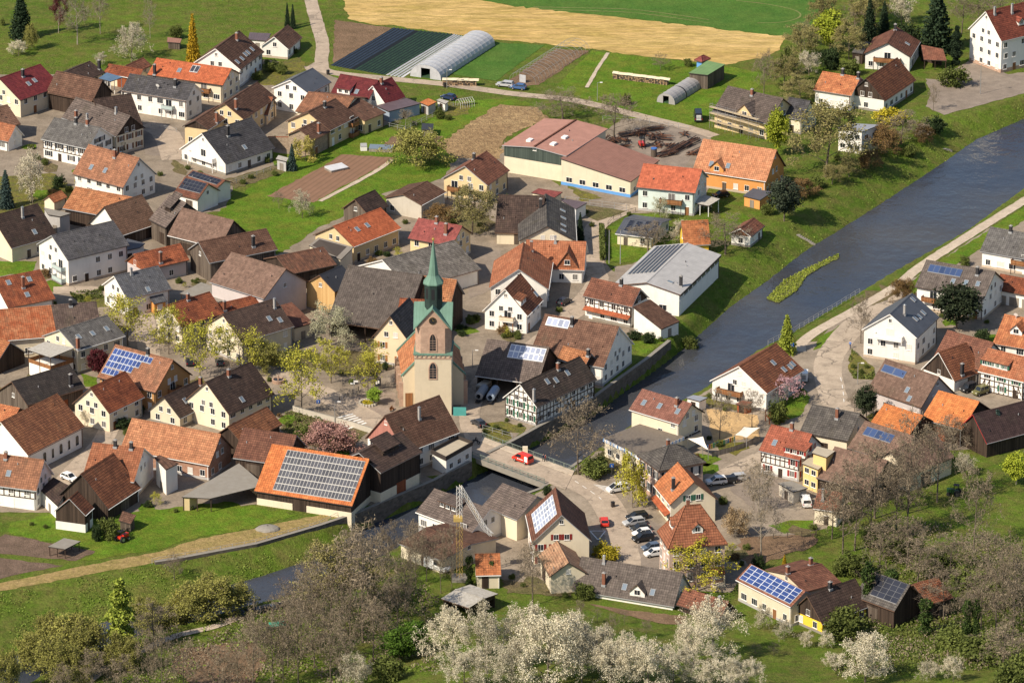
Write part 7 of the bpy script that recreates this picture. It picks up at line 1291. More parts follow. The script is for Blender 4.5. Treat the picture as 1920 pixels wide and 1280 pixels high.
LBG=[('tall bare tree in the bare wood along the bottom edge left', 'bare trees along the bottom left edge'), ('bare tree in the grove left of the crane', 'bare trees in the grove left of the crane'), ('white blossoming fruit tree in the dense orchard row at the bottom', 'blossom trees of the dense orchard row'), ('small young blossom tree on the lower right slope', 'small blossom trees on the lower right slope'), ('thin young bare fruit tree on the orchard slope', 'young bare fruit trees on the orchard slope'), ('ivy clad tall trunk among the lower right trees', 'ivy clad trunks among the lower right trees'), ('bare grey brown tree on the wooded hillside at the right', 'bare trees on the wooded right hillside'), ('budding bush of the thicket on the right hillside', 'budding bushes of the right hillside thicket'), ('small green garden shrub planted beside the village houses', 'small garden shrubs among the houses'), ('wild growth in the belt between the houses and upper river bank', 'wild growth along the upper river bank'), ('dense budding willow shrub lining the near river bend', 'willow shrubs lining the near river bend')]
TREES=[
('spruce',-130.0,224.1,0.00,12.9,7.4,'big blue green spruce on the lawn in the top left corner',None),
('bare',-114.8,218.6,0.00,13.6,6.8,'tall bare birch with pale trunk standing alone on the upper left lawn',None),
('purple',-120.6,228.8,0.00,10.4,4.3,'dark purple brown tree between the blue spruce and the pale birch',None),
('bare',-109.4,227.8,0.00,11.9,4.3,'slim dark bare tree right of the pale birch',None),
('bare',-95.9,224.1,0.00,10.1,3.1,'thin pale bare tree behind the big white blossom tree',None),
('blossom',-99.6,205.8,0.00,10.3,8.1,'large white blossom tree above the orange roofs at upper left',None),
('blossom',-129.5,209.0,0.00,4.4,5.3,'low spreading blossom tree below the blue spruce',None),
('olive',-126.5,214.5,0.00,5.3,3.1,'rounded grey olive tree right of the low blossom tree',None),
('gold',-83.4,204.0,0.00,13.4,4.2,'golden yellow pointed conifer beside the brown gabled house',None),
('blossom',-107.5,201.3,0.00,3.5,3.6,'small pale blossom bush at the edge of the dark brown roof',None),
('bush',-89.1,224.1,0.00,4.0,3.7,'green bush near the wooden hen house',None),
('bush',-136.0,235.3,0.00,2.2,1.7,'dark round shrub at the left edge near the blue spruce',None),
('spruce',-59.9,233.4,0.00,7.0,1.8,'left one of two slim dark conifers by the little white gabled house',None),
('spruce',-58.4,232.5,0.00,6.9,2.0,'right one of two slim dark conifers by the little white gabled house',None),
('bush',-62.7,195.9,0.00,3.2,4.2,'green garden shrub below the little white house',None),
('bush',-59.8,193.3,0.00,3.6,3.3,'dark green shrub next to the garden path of the little white house',None),
('bush',-66.0,188.8,0.00,2.6,3.0,'shrub at the corner of the brown gabled house',None),
('bare',-26.9,150.1,0.00,4.5,3.8,'small pale bare tree in the strip garden by the blue grey garage',None),
('bush',-18.3,157.7,0.00,3.1,3.0,'green garden bush beside the little greenhouse frame',None),
('willow',-51.1,124.6,0.00,5.9,5.3,'yellow weeping willow against the stone gable',None),
('bluespruce',-54.2,117.4,0.00,7.0,2.8,'slim blue spruce beside the stone gabled house',None),
('olive',-23.7,120.6,0.00,7.5,10.3,'broad budding shrub tree by the soil bed in the strip gardens',None),
('bare',12.8,156.9,0.00,6.6,11.9,'broad bare shrub tree beside the straw field',None),
('bare',25.4,140.1,0.00,11.0,10.7,'broad bare tree next to the scrap yard',None),
('bush',29.1,168.4,0.00,3.2,3.0,'golden brown bush by the small plastic tunnel',None),
('bare',38.6,196.4,0.00,4.1,3.9,'brown bare bush near the green roofed shed',None),
('bush',45.9,200.0,0.00,2.5,2.8,'dark low shrub left of the little blue hut',None),
('bare',64.5,173.5,0.00,12.0,5.2,'dark bare tree behind the scaffolded house',None),
('leaf',83.5,212.6,0.00,11.6,8.7,'bright yellow green tree in front of the stubble field at top right',None),
('spruce',94.6,221.3,0.00,11.9,5.1,'left dark spruce behind the chalet house',None),
('spruce',98.7,226.0,0.00,9.8,4.2,'second dark spruce close behind the chalet house roof',None),
('spruce',111.6,213.5,0.00,18.4,10.7,'massive dark spruce between the chalet house and the white school',None),
('cypress',115.9,201.3,0.00,10.5,3.3,'dark columnar cypress beside the carport',None),
('blossom',104.1,236.3,0.00,8.7,7.4,'white blossom tree between the dark spruces',None),
('bare',119.5,227.8,0.00,11.6,7.1,'bare tree left of the white school at the top edge',None),
('bare',124.2,229.7,0.00,11.0,6.4,'bare tree touching the top edge beside the white school',None),
('blossom',77.1,191.9,0.00,7.0,6.4,'white blossom tree on the meadow left of the chalet house',None),
('evergreen',82.8,197.7,0.00,6.6,5.3,'dark evergreen bush beside the white blossom tree at upper right',None),
('bare',77.0,214.9,0.00,6.9,5.6,'brown bare shrubs at the corner of the stubble field',None),
('bush',71.8,193.3,0.00,8.0,5.0,'wild green shrub below the stubble field corner',None),
('leaf',66.0,128.7,0.00,12.2,6.6,'fresh light green tree in front of the scaffolded house',None),
('olivebare',77.0,112.6,0.00,17.2,13.6,'very large olive brown budding tree on the river bank',None),
('forsythia',95.5,154.3,0.00,4.0,8.9,'bright yellow flowering hedge below the white farm barn',None),
('bare',97.3,137.7,0.00,7.3,10.1,'rounded bare grey bush above the river bank',None),
('rustbush',92.7,131.9,0.00,5.2,6.1,'round orange brown bush beside the modern grey house',None),
('evergreen',106.3,146.8,0.00,4.8,6.2,'dark evergreen hedge clump at the end of the river road',None),
('bare',107.3,163.7,0.00,6.2,2.7,'slim bare street tree on the planted island',None),
('bush',114.2,183.6,0.00,5.8,8.3,'spreading green shrub bed in front of the carport',None),
('bluespruce',-122.2,89.9,0.00,9.8,4.6,'blue spruce at the left edge below the white half timbered house',None),
('blossom',-116.0,93.0,0.00,12.9,8.0,'large cream blossom tree beside the blue spruce at the left edge',None),
('evergreen',-110.5,104.7,0.00,3.7,3.4,'dark shrub row between the blossom tree and faded orange roof',None),
('forsythia',-106.0,106.6,0.00,2.3,2.1,'little yellow shrub in front of the faded orange roof',None),
('evergreen',-97.4,130.7,0.00,4.2,2.9,'dark rounded evergreen beside the boarded farmhouse',None),
('leafy',-86.6,-2.7,0.00,11.3,9.1,'yellow green tree in front of the orange porch house',None),
('leafy',-77.1,-8.0,0.00,10.3,6.7,'yellow green tree before the cream gable at left of the square',None),
('leafy',-69.1,-23.8,0.00,12.7,8.0,'large yellow green tree in the middle of the parking court',None),
('leafy',-60.3,-19.9,0.00,9.6,9.7,'wide yellow green tree before the long cream house',None),
('leafy',-46.0,-42.9,0.00,13.0,9.8,'tall yellow green tree at the village square corner',None),
('leafy',-40.1,-25.7,0.00,9.1,7.3,'bright yellow green tree behind the square tree',None),
('leafy',-31.8,-30.2,0.00,9.7,6.6,'yellow green tree before the peach gabled house',None),
('ball',-30.2,-38.5,0.00,3.9,3.7,'small round green tree in the church square flower ring',None),
('blossom2',-40.8,-5.7,0.00,10.4,10.6,'pale greenish blossoming tree before the huge dark barn',None),
('blossom',-50.4,82.6,0.00,7.1,4.6,'small blossom tree alone on the meadow by the tilled field',None),
('bare',-56.3,89.5,0.00,4.0,2.6,'tiny bare fruit tree on the meadow beside the tilled field',None),
('olivebare',-9.5,70.9,0.00,11.1,9.2,'bare ivy grown tree behind the plain red roof',None),
('rustbush',-17.0,80.7,0.00,3.0,6.1,'brown shrub hedge behind the plain red roof',None),
('spruce',16.2,66.5,0.00,7.3,2.3,'narrow green conifer beside the dark skylight roof',None),
('blossom2',35.6,81.1,0.00,5.6,4.1,'young pale green tree at the mint house wall',None),
('blossom',39.9,65.0,0.00,6.1,4.3,'white blossom tree next to the yellow garden house',None),
('bare',32.1,59.1,0.00,6.6,9.3,'bare trees before the cream bungalow',None),
('bare',50.3,57.2,0.00,8.6,9.8,'bare tree between yellow garden house and river bank',None),
('pine',65.3,80.4,0.00,11.0,8.4,'dark broad pine on the river bank by the orange house',None),
('evergreen',27.7,1.0,0.00,2.6,3.6,'dark round bush beside the half timbered awning house',None),
('evergreen',30.9,-0.7,0.00,2.8,3.4,'dark bush at the terrace of the half timbered awning house',None),
('bush',40.5,4.7,0.00,4.1,4.1,'clipped green bush at the end of the river bank',None),
('cone',61.7,-7.4,0.00,9.4,5.0,'light green cone shaped tree at the river path',None),
('darktree',101.2,7.8,0.00,11.2,11.2,'dense dark green tree before the collectors house',None),
('bare',78.7,-1.3,0.00,10.6,4.8,'slim bare tree beside the white three storey house',None),
('rustbush',89.7,25.0,0.00,4.7,4.2,'brown green conifer shrub at the path behind the white house',None),
('evergreen',106.2,-0.7,0.00,3.6,4.3,'dark bush right of the white three storey house',None),
('palmbush',106.1,49.6,0.00,2.7,3.3,'spiky green shrub beside the river path driveway',None),
('magnolia',60.2,-38.2,0.00,5.7,6.1,'pink flowering magnolia beside the chalet house',None),
('darktree',77.0,-47.6,0.00,8.1,5.1,'dense dark conical yew at the street corner',None),
('bush',57.9,-49.2,0.00,6.0,5.3,'olive green bush below the pink magnolia',None),
('bare',74.8,-42.9,0.00,4.3,3.3,'brown bare shrub left of the dark yew',None),
('bluespruce',104.1,-63.0,0.00,8.7,4.4,'blue green spruce before the purple brown barn',None),
('bare',44.7,-59.0,0.00,10.7,5.3,'bare tree at the playground sand pit',None),
('bare',52.0,-52.3,0.00,8.0,5.3,'bare tree beside the playground frame',None),
('bare',14.1,-78.9,0.00,15.5,10.2,'large bare tree on the right bank beside the bridge',None),
('bush',17.9,-78.9,0.00,4.5,8.1,'low spreading green shrub at the bridge end',None),
('weeping',25.2,-97.0,0.00,12.1,5.1,'yellow green weeping tree on the street corner island',None),
('evergreen',7.4,-89.8,0.00,2.4,2.2,'small green bush at the near end of the bridge',None),
('redtree',-91.8,-22.1,0.00,6.7,5.0,'dark red leaved tree beside the blue solar field',None),
('blossom',-92.4,-50.7,0.00,4.0,3.0,'pale blossoming espalier on the cream gable',None),
('evergreen',-84.2,-52.3,0.00,2.7,4.2,'dark shrubs along the cream house wall',None),
('evergreen',-81.2,-44.8,0.00,2.9,2.8,'dark conifer shrubs at the corner of the cream house',None),
('pinkbush',-39.4,-67.5,0.00,5.7,8.9,'pinkish brown blossoming shrub between solar barn and pink gable',None),
('bush',-44.6,-59.9,0.00,4.2,5.5,'wild green shrub in the sunken garden',None),
('evergreen',-28.2,-17.6,0.00,2.4,1.8,'dark clipped shrub at the peach house',None),
('olive',-54.6,-18.9,0.00,5.6,6.2,'olive coloured shrub at the square wall',None),
('evergreen',-85.5,-114.6,0.00,4.3,2.2,'dark upright conifer behind the boarded barn',None),
('bush',-83.0,-113.5,0.00,5.3,5.3,'green bush tree leaning on the boarded barn',None),
('bare',-68.6,-130.5,0.00,5.2,3.7,'small bare tree on the grass slope by the wall fence',None),
('forsythia2',-67.5,-139.7,0.00,4.3,3.2,'bright yellow conical shrub on the river slope',None),
('poplar',-76.5,-171.2,0.00,15.9,5.4,'tall light green poplar on the near bank',None),
('olive',-86.2,-168.6,0.00,9.1,9.6,'big yellowish willow on the near bank',None),
('olive',-91.6,-159.7,0.00,5.6,5.7,'willow bush at the water bend on the left',None),
('olive',-60.0,-153.2,0.00,6.4,10.0,'spreading olive willow thicket at the water',None),
('olive',-73.0,-149.3,0.00,5.6,4.9,'olive willow right of the tall light green poplar',None),
('olive',-55.4,-150.0,0.00,4.5,5.3,'low olive willow at the end of the thicket',None),
('olive',-97.1,-189.8,0.00,7.0,4.7,'willow bush in the bottom left corner',None),
('olive',-89.0,-181.4,0.00,6.8,6.4,'willow bush just above the bottom edge left',None),
('bare',-70.4,-165.1,0.00,7.5,7.6,'grey bare tree beside the gravel path',None),
('bare',-70.1,-190.3,0.00,12.7,4.3,*LBG[0]),
('bare',-67.2,-192.3,0.00,14.0,4.5,*LBG[0]),
('bare',-49.8,-191.5,0.57,16.3,5.1,*LBG[0]),
('bare',-56.5,-190.3,0.01,9.5,5.1,*LBG[0]),
('bare',-80.7,-189.8,0.00,8.7,5.1,*LBG[0]),
('bare',-63.1,-190.8,0.00,10.6,5.1,*LBG[0]),
('bare',-74.9,-191.3,0.00,8.3,4.6,*LBG[0]),
('bare',-46.1,-188.4,0.47,16.1,6.4,*LBG[0]),
('bare',-41.1,-189.1,1.02,19.2,6.4,*LBG[0]),
('bare',-39.1,-168.9,0.00,17.0,6.5,*LBG[0]),
('bare',-86.2,-191.8,0.00,6.8,4.1,*LBG[0]),
('bare',-52.9,-189.6,0.10,10.2,4.1,*LBG[0]),
('bare',-43.7,-177.0,0.00,13.7,5.8,*LBG[0]),
('bare',-35.0,-187.4,1.36,14.7,6.2,*LBG[0]),
('bare',-32.3,-176.0,0.15,14.3,6.2,*LBG[0]),
('olivebare',-36.0,-155.0,0.00,15.5,9.8,'budding olive tree in the bare wood above the gravel path',None),
('bare',-29.4,-165.3,0.00,23.5,12.0,'biggest bare tree of the wood below the river wall',None),
('olivebare',-27.2,-148.2,0.00,9.3,6.8,'greenish budding tree behind the biggest bare tree',None),
('bare',-24.6,-134.9,0.00,12.1,4.5,*LBG[1]),
('bare',-19.4,-138.6,0.00,13.1,4.3,*LBG[1]),
('bare',-14.3,-141.3,0.00,12.2,3.6,*LBG[1]),
('bare',-12.1,-140.0,0.00,13.3,3.7,*LBG[1]),
('bare',-21.3,-151.4,0.00,11.6,5.3,*LBG[1]),
('bare',-44.6,-154.0,0.00,7.5,5.3,*LBG[1]),
('bare',-41.1,-146.1,0.00,8.2,4.9,*LBG[1]),
('bare',-28.9,-143.4,0.00,11.7,6.4,*LBG[1]),
('bare',-32.2,-159.2,0.00,12.1,7.4,*LBG[1]),
('bare',-22.7,-161.7,0.00,11.5,6.3,*LBG[1]),
('bare',-27.0,-176.7,1.03,12.6,6.7,*LBG[1]),
('bare',-38.5,-177.0,0.00,11.4,6.7,*LBG[1]),
('bare',-44.2,-188.2,0.60,12.5,6.2,*LBG[1]),
('bare',-50.0,-174.5,0.00,8.6,5.2,*LBG[1]),
('bare',-32.8,-191.9,2.33,11.3,6.1,*LBG[1]),
('bare',-25.2,-167.1,0.09,12.7,6.3,*LBG[1]),
('bare',-31.6,-121.8,0.00,6.5,5.5,*LBG[1]),
('bare',-20.6,-127.3,0.00,8.9,4.8,*LBG[1]),
('bare',-36.9,-161.7,0.00,11.5,6.3,*LBG[1]),
('bare',-41.3,-169.4,0.00,11.5,6.3,*LBG[1]),
('bare',-32.4,-132.7,0.00,8.8,6.5,*LBG[1]),
('bare',-38.7,-138.1,0.00,7.6,5.4,*LBG[1]),
('bare',-26.5,-131.4,0.00,8.8,5.4,*LBG[1]),
('bare',-34.0,-151.4,0.00,10.5,6.4,*LBG[1]),
('bare',-17.3,-135.4,0.00,9.4,4.3,*LBG[1]),
('ivy',-8.6,-137.6,0.00,8.2,2.6,'ivy covered trunk right of the crane foot',None),
('ivy',-4.1,-136.5,0.00,6.3,3.4,'ivy clad tree before the narrow orange roof',None),
('green',-21.8,-179.1,2.34,6.8,7.7,'fresh green tree at the orchard edge, bottom centre',None),
('green',-18.9,-177.0,2.54,7.4,5.6,'green tree behind the orchard edge, left of the blossom row',None),
('bush',-23.8,-191.5,3.93,5.2,6.6,'green undergrowth tree at the bottom edge left of orchard',None),
('blossom',-29.6,-195.4,3.45,7.9,5.9,'white blossom tree at the bottom edge inside the bare wood',None),
('blossombig',-11.3,-185.9,4.64,11.5,10.7,*LBG[2]),
('blossombig',-4.9,-192.9,6.14,13.5,9.6,*LBG[2]),
('blossombig',2.6,-186.8,5.63,12.0,9.7,*LBG[2]),
('blossombig',6.6,-204.2,8.64,14.9,14.2,*LBG[2]),
('blossombig',13.2,-203.2,8.83,11.1,9.7,*LBG[2]),
('blossombig',18.7,-205.6,8.83,9.3,8.5,*LBG[2]),
('blossombig',25.8,-205.4,8.31,9.8,10.1,*LBG[2]),
('blossombig',30.6,-201.3,7.31,7.8,8.5,*LBG[2]),
('blossombig',0.0,-205.1,8.38,10.0,9.1,*LBG[2]),
('blossombig',22.4,-198.8,7.49,9.2,8.5,*LBG[2]),
('blossombig',34.9,-189.1,5.06,8.9,8.6,*LBG[2]),
('blossombig',10.8,-190.0,6.63,10.6,9.2,*LBG[2]),
('blossombig',16.5,-194.9,7.28,9.3,8.6,*LBG[2]),
('blossombig',-9.1,-204.0,7.66,8.6,9.1,*LBG[2]),
('blossombig',44.8,-201.7,6.38,6.6,6.5,*LBG[2]),
('blossombig',39.1,-178.9,3.16,11.6,12.2,'single big white blossom tree on the slope below the red brown roof',None),
('blossombig',39.7,-203.7,7.05,6.5,9.1,'blossom tree cut by the bottom edge below the big single one',None),
('blossombig',67.7,-194.1,4.66,9.6,10.8,'big white blossom tree on the slope at lower right',None),
('blossom',57.7,-168.3,0.40,3.4,3.1,*LBG[3]),
('blossom',61.8,-169.3,0.65,3.4,3.1,*LBG[3]),
('blossom',80.2,-194.6,5.35,4.0,4.3,*LBG[3]),
('blossom',84.3,-196.9,5.97,5.6,4.5,*LBG[3]),
('blossom',49.9,-159.2,0.00,5.2,3.6,*LBG[3]),
('blossom',53.7,-163.4,0.04,4.2,3.6,*LBG[3]),
('blossom',61.9,-184.8,3.02,3.4,4.1,*LBG[3]),
('bare',19.8,-167.9,2.76,4.1,2.1,*LBG[4]),
('bare',13.3,-162.3,2.34,5.1,2.1,*LBG[4]),
('bare',26.4,-167.9,2.31,3.6,2.1,*LBG[4]),
('bare',51.1,-175.8,1.84,2.7,2.1,*LBG[4]),
('bare',16.9,-158.7,1.53,2.9,2.1,*LBG[4]),
('bare',22.2,-159.5,1.30,2.9,2.1,*LBG[4]),
('bare',37.8,-194.4,5.72,3.4,2.0,*LBG[4]),
('bare',47.4,-175.1,1.99,2.3,2.1,*LBG[4]),
('bare',4.1,-147.4,0.00,12.5,6.8,'dark bare tree in front of the tan roofed outbuilding',None),
('bush',14.7,-144.0,0.00,3.6,4.3,'round budding shrub before the long grey roof',None),
('forsythia',19.1,-123.7,0.00,3.7,6.3,'dense yellow green tree behind the long grey roof',None),
('leafy2',37.3,-140.2,0.00,9.1,10.5,'wide yellow green tree before the hip roofed town house',None),
('bush',65.5,-162.3,0.01,6.2,9.3,'large green bush beside the yellow house with boarded gable',None),
('ivy',70.8,-151.9,0.00,14.2,4.7,*LBG[5]),
('ivy',75.5,-150.8,0.00,11.6,4.7,*LBG[5]),
('ivy',88.8,-172.7,2.41,12.5,3.3,*LBG[5]),
('ivy',90.6,-172.9,2.51,12.5,3.1,*LBG[5]),
('ivy',81.6,-162.2,0.43,9.2,4.6,*LBG[5]),
('bare',97.6,-173.7,2.85,19.9,8.7,*LBG[6]),
('bare',94.9,-170.7,2.29,16.6,8.8,*LBG[6]),
('bare',67.7,-121.2,0.00,16.4,9.2,*LBG[6]),
('bare',70.2,-119.6,0.00,18.1,8.1,*LBG[6]),
('bare',73.9,-117.4,0.00,15.0,7.7,*LBG[6]),
('bare',79.2,-112.9,0.00,15.5,7.7,*LBG[6]),
('bare',81.5,-112.3,0.00,17.7,7.0,*LBG[6]),
('bare',94.6,-119.0,0.00,16.9,7.2,*LBG[6]),
('bare',89.0,-94.1,0.00,17.4,8.3,*LBG[6]),
('bare',82.5,-99.9,0.00,19.5,9.3,*LBG[6]),
('bare',75.4,-102.7,0.00,15.9,10.0,*LBG[6]),
('bare',94.4,-64.5,0.00,6.7,7.1,*LBG[6]),
('bare',65.9,-113.5,0.00,10.8,6.6,*LBG[6]),
('bare',88.6,-132.7,0.00,8.3,8.6,*LBG[6]),
('bare',95.8,-138.1,0.00,11.7,8.6,*LBG[6]),
('bare',100.0,-151.4,0.00,12.8,8.5,*LBG[6]),
('bare',80.4,-127.3,0.00,9.5,7.6,*LBG[6]),
('bare',74.9,-127.3,0.00,8.9,6.5,*LBG[6]),
('bare',92.8,-160.8,0.73,11.6,8.4,*LBG[6]),
('bare',85.9,-154.0,0.00,10.5,7.4,*LBG[6]),
('bare',93.9,-195.4,6.18,10.1,8.2,*LBG[6]),
('bare',81.8,-138.1,0.00,9.4,7.5,*LBG[6]),
('bush',79.7,-121.8,0.00,4.8,9.8,*LBG[7]),
('bush',85.5,-131.4,0.00,4.7,9.7,*LBG[7]),
('bush',92.4,-139.4,0.00,5.3,9.7,*LBG[7]),
('bush',69.3,-131.4,0.00,5.3,7.6,*LBG[7]),
('bush',91.8,-183.8,4.27,5.7,11.3,*LBG[7]),
('bush',95.7,-203.1,7.45,7.2,9.1,*LBG[7]),
('bush',86.6,-171.5,2.09,4.6,8.4,*LBG[7]),
('bush',98.3,-146.1,0.00,5.8,9.6,*LBG[7]),
('bush',75.6,-116.2,0.00,4.8,7.7,*LBG[7]),
('bush',66.7,-99.3,0.00,4.2,5.6,*LBG[7]),
('blossom',96.1,-79.5,0.00,5.1,4.7,'white blossom shrub climbing near the garden wall right',None),
('leaf',106.4,-84.2,0.00,7.3,6.1,'pale green tree at the right edge above the tractor meadow',None),
('bare',50.9,-123.4,0.00,17.6,6.8,'pale barked bare birch near the fenced paddock',None),
('bare',51.4,-98.7,0.00,10.4,6.9,'pale bare tree behind the parked silver car',None),
('tanbush',46.7,-112.3,0.00,4.5,4.4,'straw coloured bush behind the hip roofed town house',None),
('evergreen',49.9,-129.5,0.00,3.9,2.6,'dark evergreen right of the hip roofed town house',None),
('gold',55.3,-130.0,0.00,3.7,1.6,'tiny golden conifer behind the deep blue solar roof',None),
('bush',66.2,-132.4,0.00,3.5,3.2,'yellow green bush behind the red brown roof',None),
('bush',-81.3,125.4,0.00,1.6,1.9,*LBG[8]),
('bush',-80.0,118.2,0.00,1.3,1.6,*LBG[8]),
('bush',-76.7,113.4,0.00,1.6,1.8,*LBG[8]),
('bush',-60.7,123.4,0.00,1.8,2.1,*LBG[8]),
('bush',-58.3,113.4,0.00,1.6,1.8,*LBG[8]),
('bush',-64.1,111.4,0.00,1.3,1.6,*LBG[8]),
('bush',-65.9,107.4,0.00,1.5,1.8,*LBG[8]),
('bush',-99.8,125.4,0.00,1.3,1.6,*LBG[8]),
('bush',-98.8,129.5,0.00,1.1,1.3,*LBG[8]),
('bush',-86.5,113.4,0.00,1.3,1.6,*LBG[8]),
('bush',-117.6,125.4,0.00,1.6,1.9,*LBG[8]),
('bush',-107.9,101.5,0.00,1.8,2.1,*LBG[8]),
('bush',-110.3,91.8,0.00,1.3,1.5,*LBG[8]),
('bush',-99.7,27.5,0.00,1.3,1.5,*LBG[8]),
('bush',-95.1,32.7,0.00,1.5,1.7,*LBG[8]),
('bush',-92.7,24.0,0.00,1.3,1.5,*LBG[8]),
('bush',-97.8,18.8,0.00,1.0,1.2,*LBG[8]),
('bush',-61.0,195.5,0.00,1.6,1.9,*LBG[8]),
('bush',-64.1,202.2,0.00,1.4,1.7,*LBG[8]),
('bush',-56.8,211.3,0.00,1.4,1.7,*LBG[8]),
('bush',-16.2,156.4,0.00,1.6,1.9,*LBG[8]),
('bush',-24.9,152.2,0.00,1.4,1.6,*LBG[8]),
('bush',-14.1,78.5,0.00,1.5,1.8,*LBG[8]),
('bush',-7.7,76.6,0.00,1.3,1.5,*LBG[8]),
('bush',-25.6,78.5,0.00,1.3,1.5,*LBG[8]),
('bush',-27.2,65.3,0.00,1.1,1.3,*LBG[8]),
('bush',5.3,117.4,0.00,1.1,1.3,*LBG[8]),
('bush',18.0,86.1,0.00,1.1,1.3,*LBG[8]),
('bush',19.1,76.6,0.00,1.3,1.5,*LBG[8]),
('bush',29.4,78.5,0.00,1.5,1.8,*LBG[8]),
('bush',28.2,84.2,0.00,1.3,1.5,*LBG[8]),
('bush',31.8,72.8,0.00,1.1,1.3,*LBG[8]),
('bush',43.2,70.9,0.00,1.5,1.8,*LBG[8]),
('bush',46.6,78.5,0.00,1.3,1.5,*LBG[8]),
('bush',55.9,70.9,0.00,1.5,1.8,*LBG[8]),
('bush',47.6,88.0,0.00,1.1,1.3,*LBG[8]),
('bush',60.5,88.0,0.00,1.3,1.5,*LBG[8]),
('bush',80.6,125.4,0.00,1.8,2.1,*LBG[8]),
('bush',84.4,121.4,0.00,1.6,1.8,*LBG[8]),
('bush',90.1,129.5,0.00,1.6,1.9,*LBG[8]),
('bush',99.5,150.1,0.00,1.4,1.6,*LBG[8]),
('bush',-3.5,-53.2,0.00,1.4,1.6,*LBG[8]),
('bush',-1.7,-55.3,0.00,1.2,1.4,*LBG[8]),
('bush',-5.8,-55.3,0.00,1.2,1.4,*LBG[8]),
('bush',1.7,-51.6,0.00,1.0,1.2,*LBG[8]),
('bush',-1.2,-48.5,0.00,1.0,1.2,*LBG[8]),
('bush',33.7,0.0,0.00,1.2,1.4,*LBG[8]),
('bush',36.3,5.1,0.00,1.2,1.5,*LBG[8]),
('bush',76.1,-16.6,0.00,1.2,1.4,*LBG[8]),
('bush',77.7,-19.9,0.00,1.2,1.4,*LBG[8]),
('bush',79.1,-16.6,0.00,1.0,1.2,*LBG[8]),
('bush',63.5,-31.2,0.00,1.2,1.4,*LBG[8]),
('bush',56.0,-40.7,0.00,1.4,1.6,*LBG[8]),
('bush',43.4,-34.4,0.00,1.2,1.4,*LBG[8]),
('bush',40.8,-40.7,0.00,1.0,1.2,*LBG[8]),
('bush',46.6,-42.3,0.00,1.2,1.4,*LBG[8]),
('bush',-48.6,-51.6,0.00,1.2,1.4,*LBG[8]),
('bush',-46.4,-48.5,0.00,1.0,1.2,*LBG[8]),
('bush',-41.5,-56.3,0.00,1.2,1.4,*LBG[8]),
('bush',-36.8,-57.8,0.00,1.0,1.2,*LBG[8]),
('bush',-53.8,-24.7,0.00,1.2,1.4,*LBG[8]),
('bush',-56.7,-26.3,0.00,1.4,1.7,*LBG[8]),
('bush',31.6,-81.9,0.00,1.0,1.1,*LBG[8]),
('bush',32.3,-99.3,0.00,1.0,1.1,*LBG[8]),
('bush',32.7,-102.2,0.00,1.0,1.1,*LBG[8]),
('bush',48.1,-119.0,0.00,1.5,1.7,*LBG[8]),
('bush',46.7,-127.3,0.00,1.3,1.5,*LBG[8]),
('bush',51.8,-135.4,0.00,1.3,1.5,*LBG[8]),
('bush',0.0,-134.1,0.00,1.3,1.5,*LBG[8]),
('bush',2.2,-138.1,0.00,1.1,1.3,*LBG[8]),
('bush',10.7,-143.4,0.00,1.3,1.5,*LBG[8]),
('bush',-11.8,-140.8,0.00,1.1,1.3,*LBG[8]),
('bush',-99.5,-106.4,0.00,1.0,1.1,*LBG[8]),
('bush',-96.6,-107.8,0.00,1.0,1.1,*LBG[8]),
('bush',-70.1,-99.3,0.00,1.0,1.1,*LBG[8]),
('bush',-66.8,-97.9,0.00,1.0,1.1,*LBG[8]),
('bush',-88.7,29.2,0.00,1.3,1.5,*LBG[8]),
('bush',-35.4,-26.3,0.00,1.4,1.7,*LBG[8]),
('bush',-30.8,-19.9,0.00,1.2,1.4,*LBG[8]),
('bush',-25.6,-16.6,0.00,1.2,1.4,*LBG[8]),
('bush',-38.0,-19.9,0.00,1.0,1.2,*LBG[8]),
('rustbush',69.9,96.9,0.00,3.7,5.7,*LBG[9]),
('bush',74.2,104.7,0.00,3.3,4.7,*LBG[9]),
('olivebare',82.8,112.6,0.00,4.4,4.5,*LBG[9]),
('rustbush',87.5,118.2,0.00,3.9,4.5,*LBG[9]),
('bush',61.7,85.3,0.00,3.3,3.9,*LBG[9]),
('bush',98.9,131.5,0.00,3.2,4.5,*LBG[9]),
('rustbush',102.9,141.0,0.00,3.4,4.0,*LBG[9]),
('olivebare',73.7,170.5,0.00,6.0,7.6,*LBG[9]),
('bare',69.1,160.2,0.00,4.4,6.2,*LBG[9]),
('bare',64.7,153.5,0.00,5.1,7.0,*LBG[9]),
('bush',78.9,179.2,0.00,4.6,6.3,*LBG[9]),
('bush',87.5,192.4,0.00,5.0,5.3,*LBG[9]),
('bare',90.8,228.8,0.00,7.0,7.4,*LBG[9]),
('olivebare',97.1,239.1,0.00,7.8,7.1,*LBG[9]),
('evergreen',104.4,216.7,0.00,7.1,7.9,*LBG[9]),
('evergreen',107.1,209.4,0.00,5.0,6.2,*LBG[9]),
('bare',128.5,239.1,0.00,7.5,7.4,*LBG[9]),
('bare',135.7,247.6,0.00,6.0,6.6,*LBG[9]),
('olivebare',75.4,205.8,0.00,8.8,8.7,*LBG[9]),
('olivebare',88.3,205.8,0.00,9.1,7.3,*LBG[9]),
('olivebare',93.9,228.8,0.00,10.0,7.4,*LBG[9]),
('olivebare',82.6,228.8,0.00,10.0,7.4,*LBG[9]),
('olivebare',70.2,183.6,0.00,7.2,7.2,*LBG[9]),
('bush',98.5,205.8,0.00,6.5,5.9,*LBG[9]),
('olivebare',124.0,214.9,0.00,7.7,7.0,*LBG[9]),
('bare',64.9,113.4,0.00,4.2,4.7,*LBG[9]),
('olivebare',78.3,107.4,0.00,4.6,5.2,*LBG[9]),
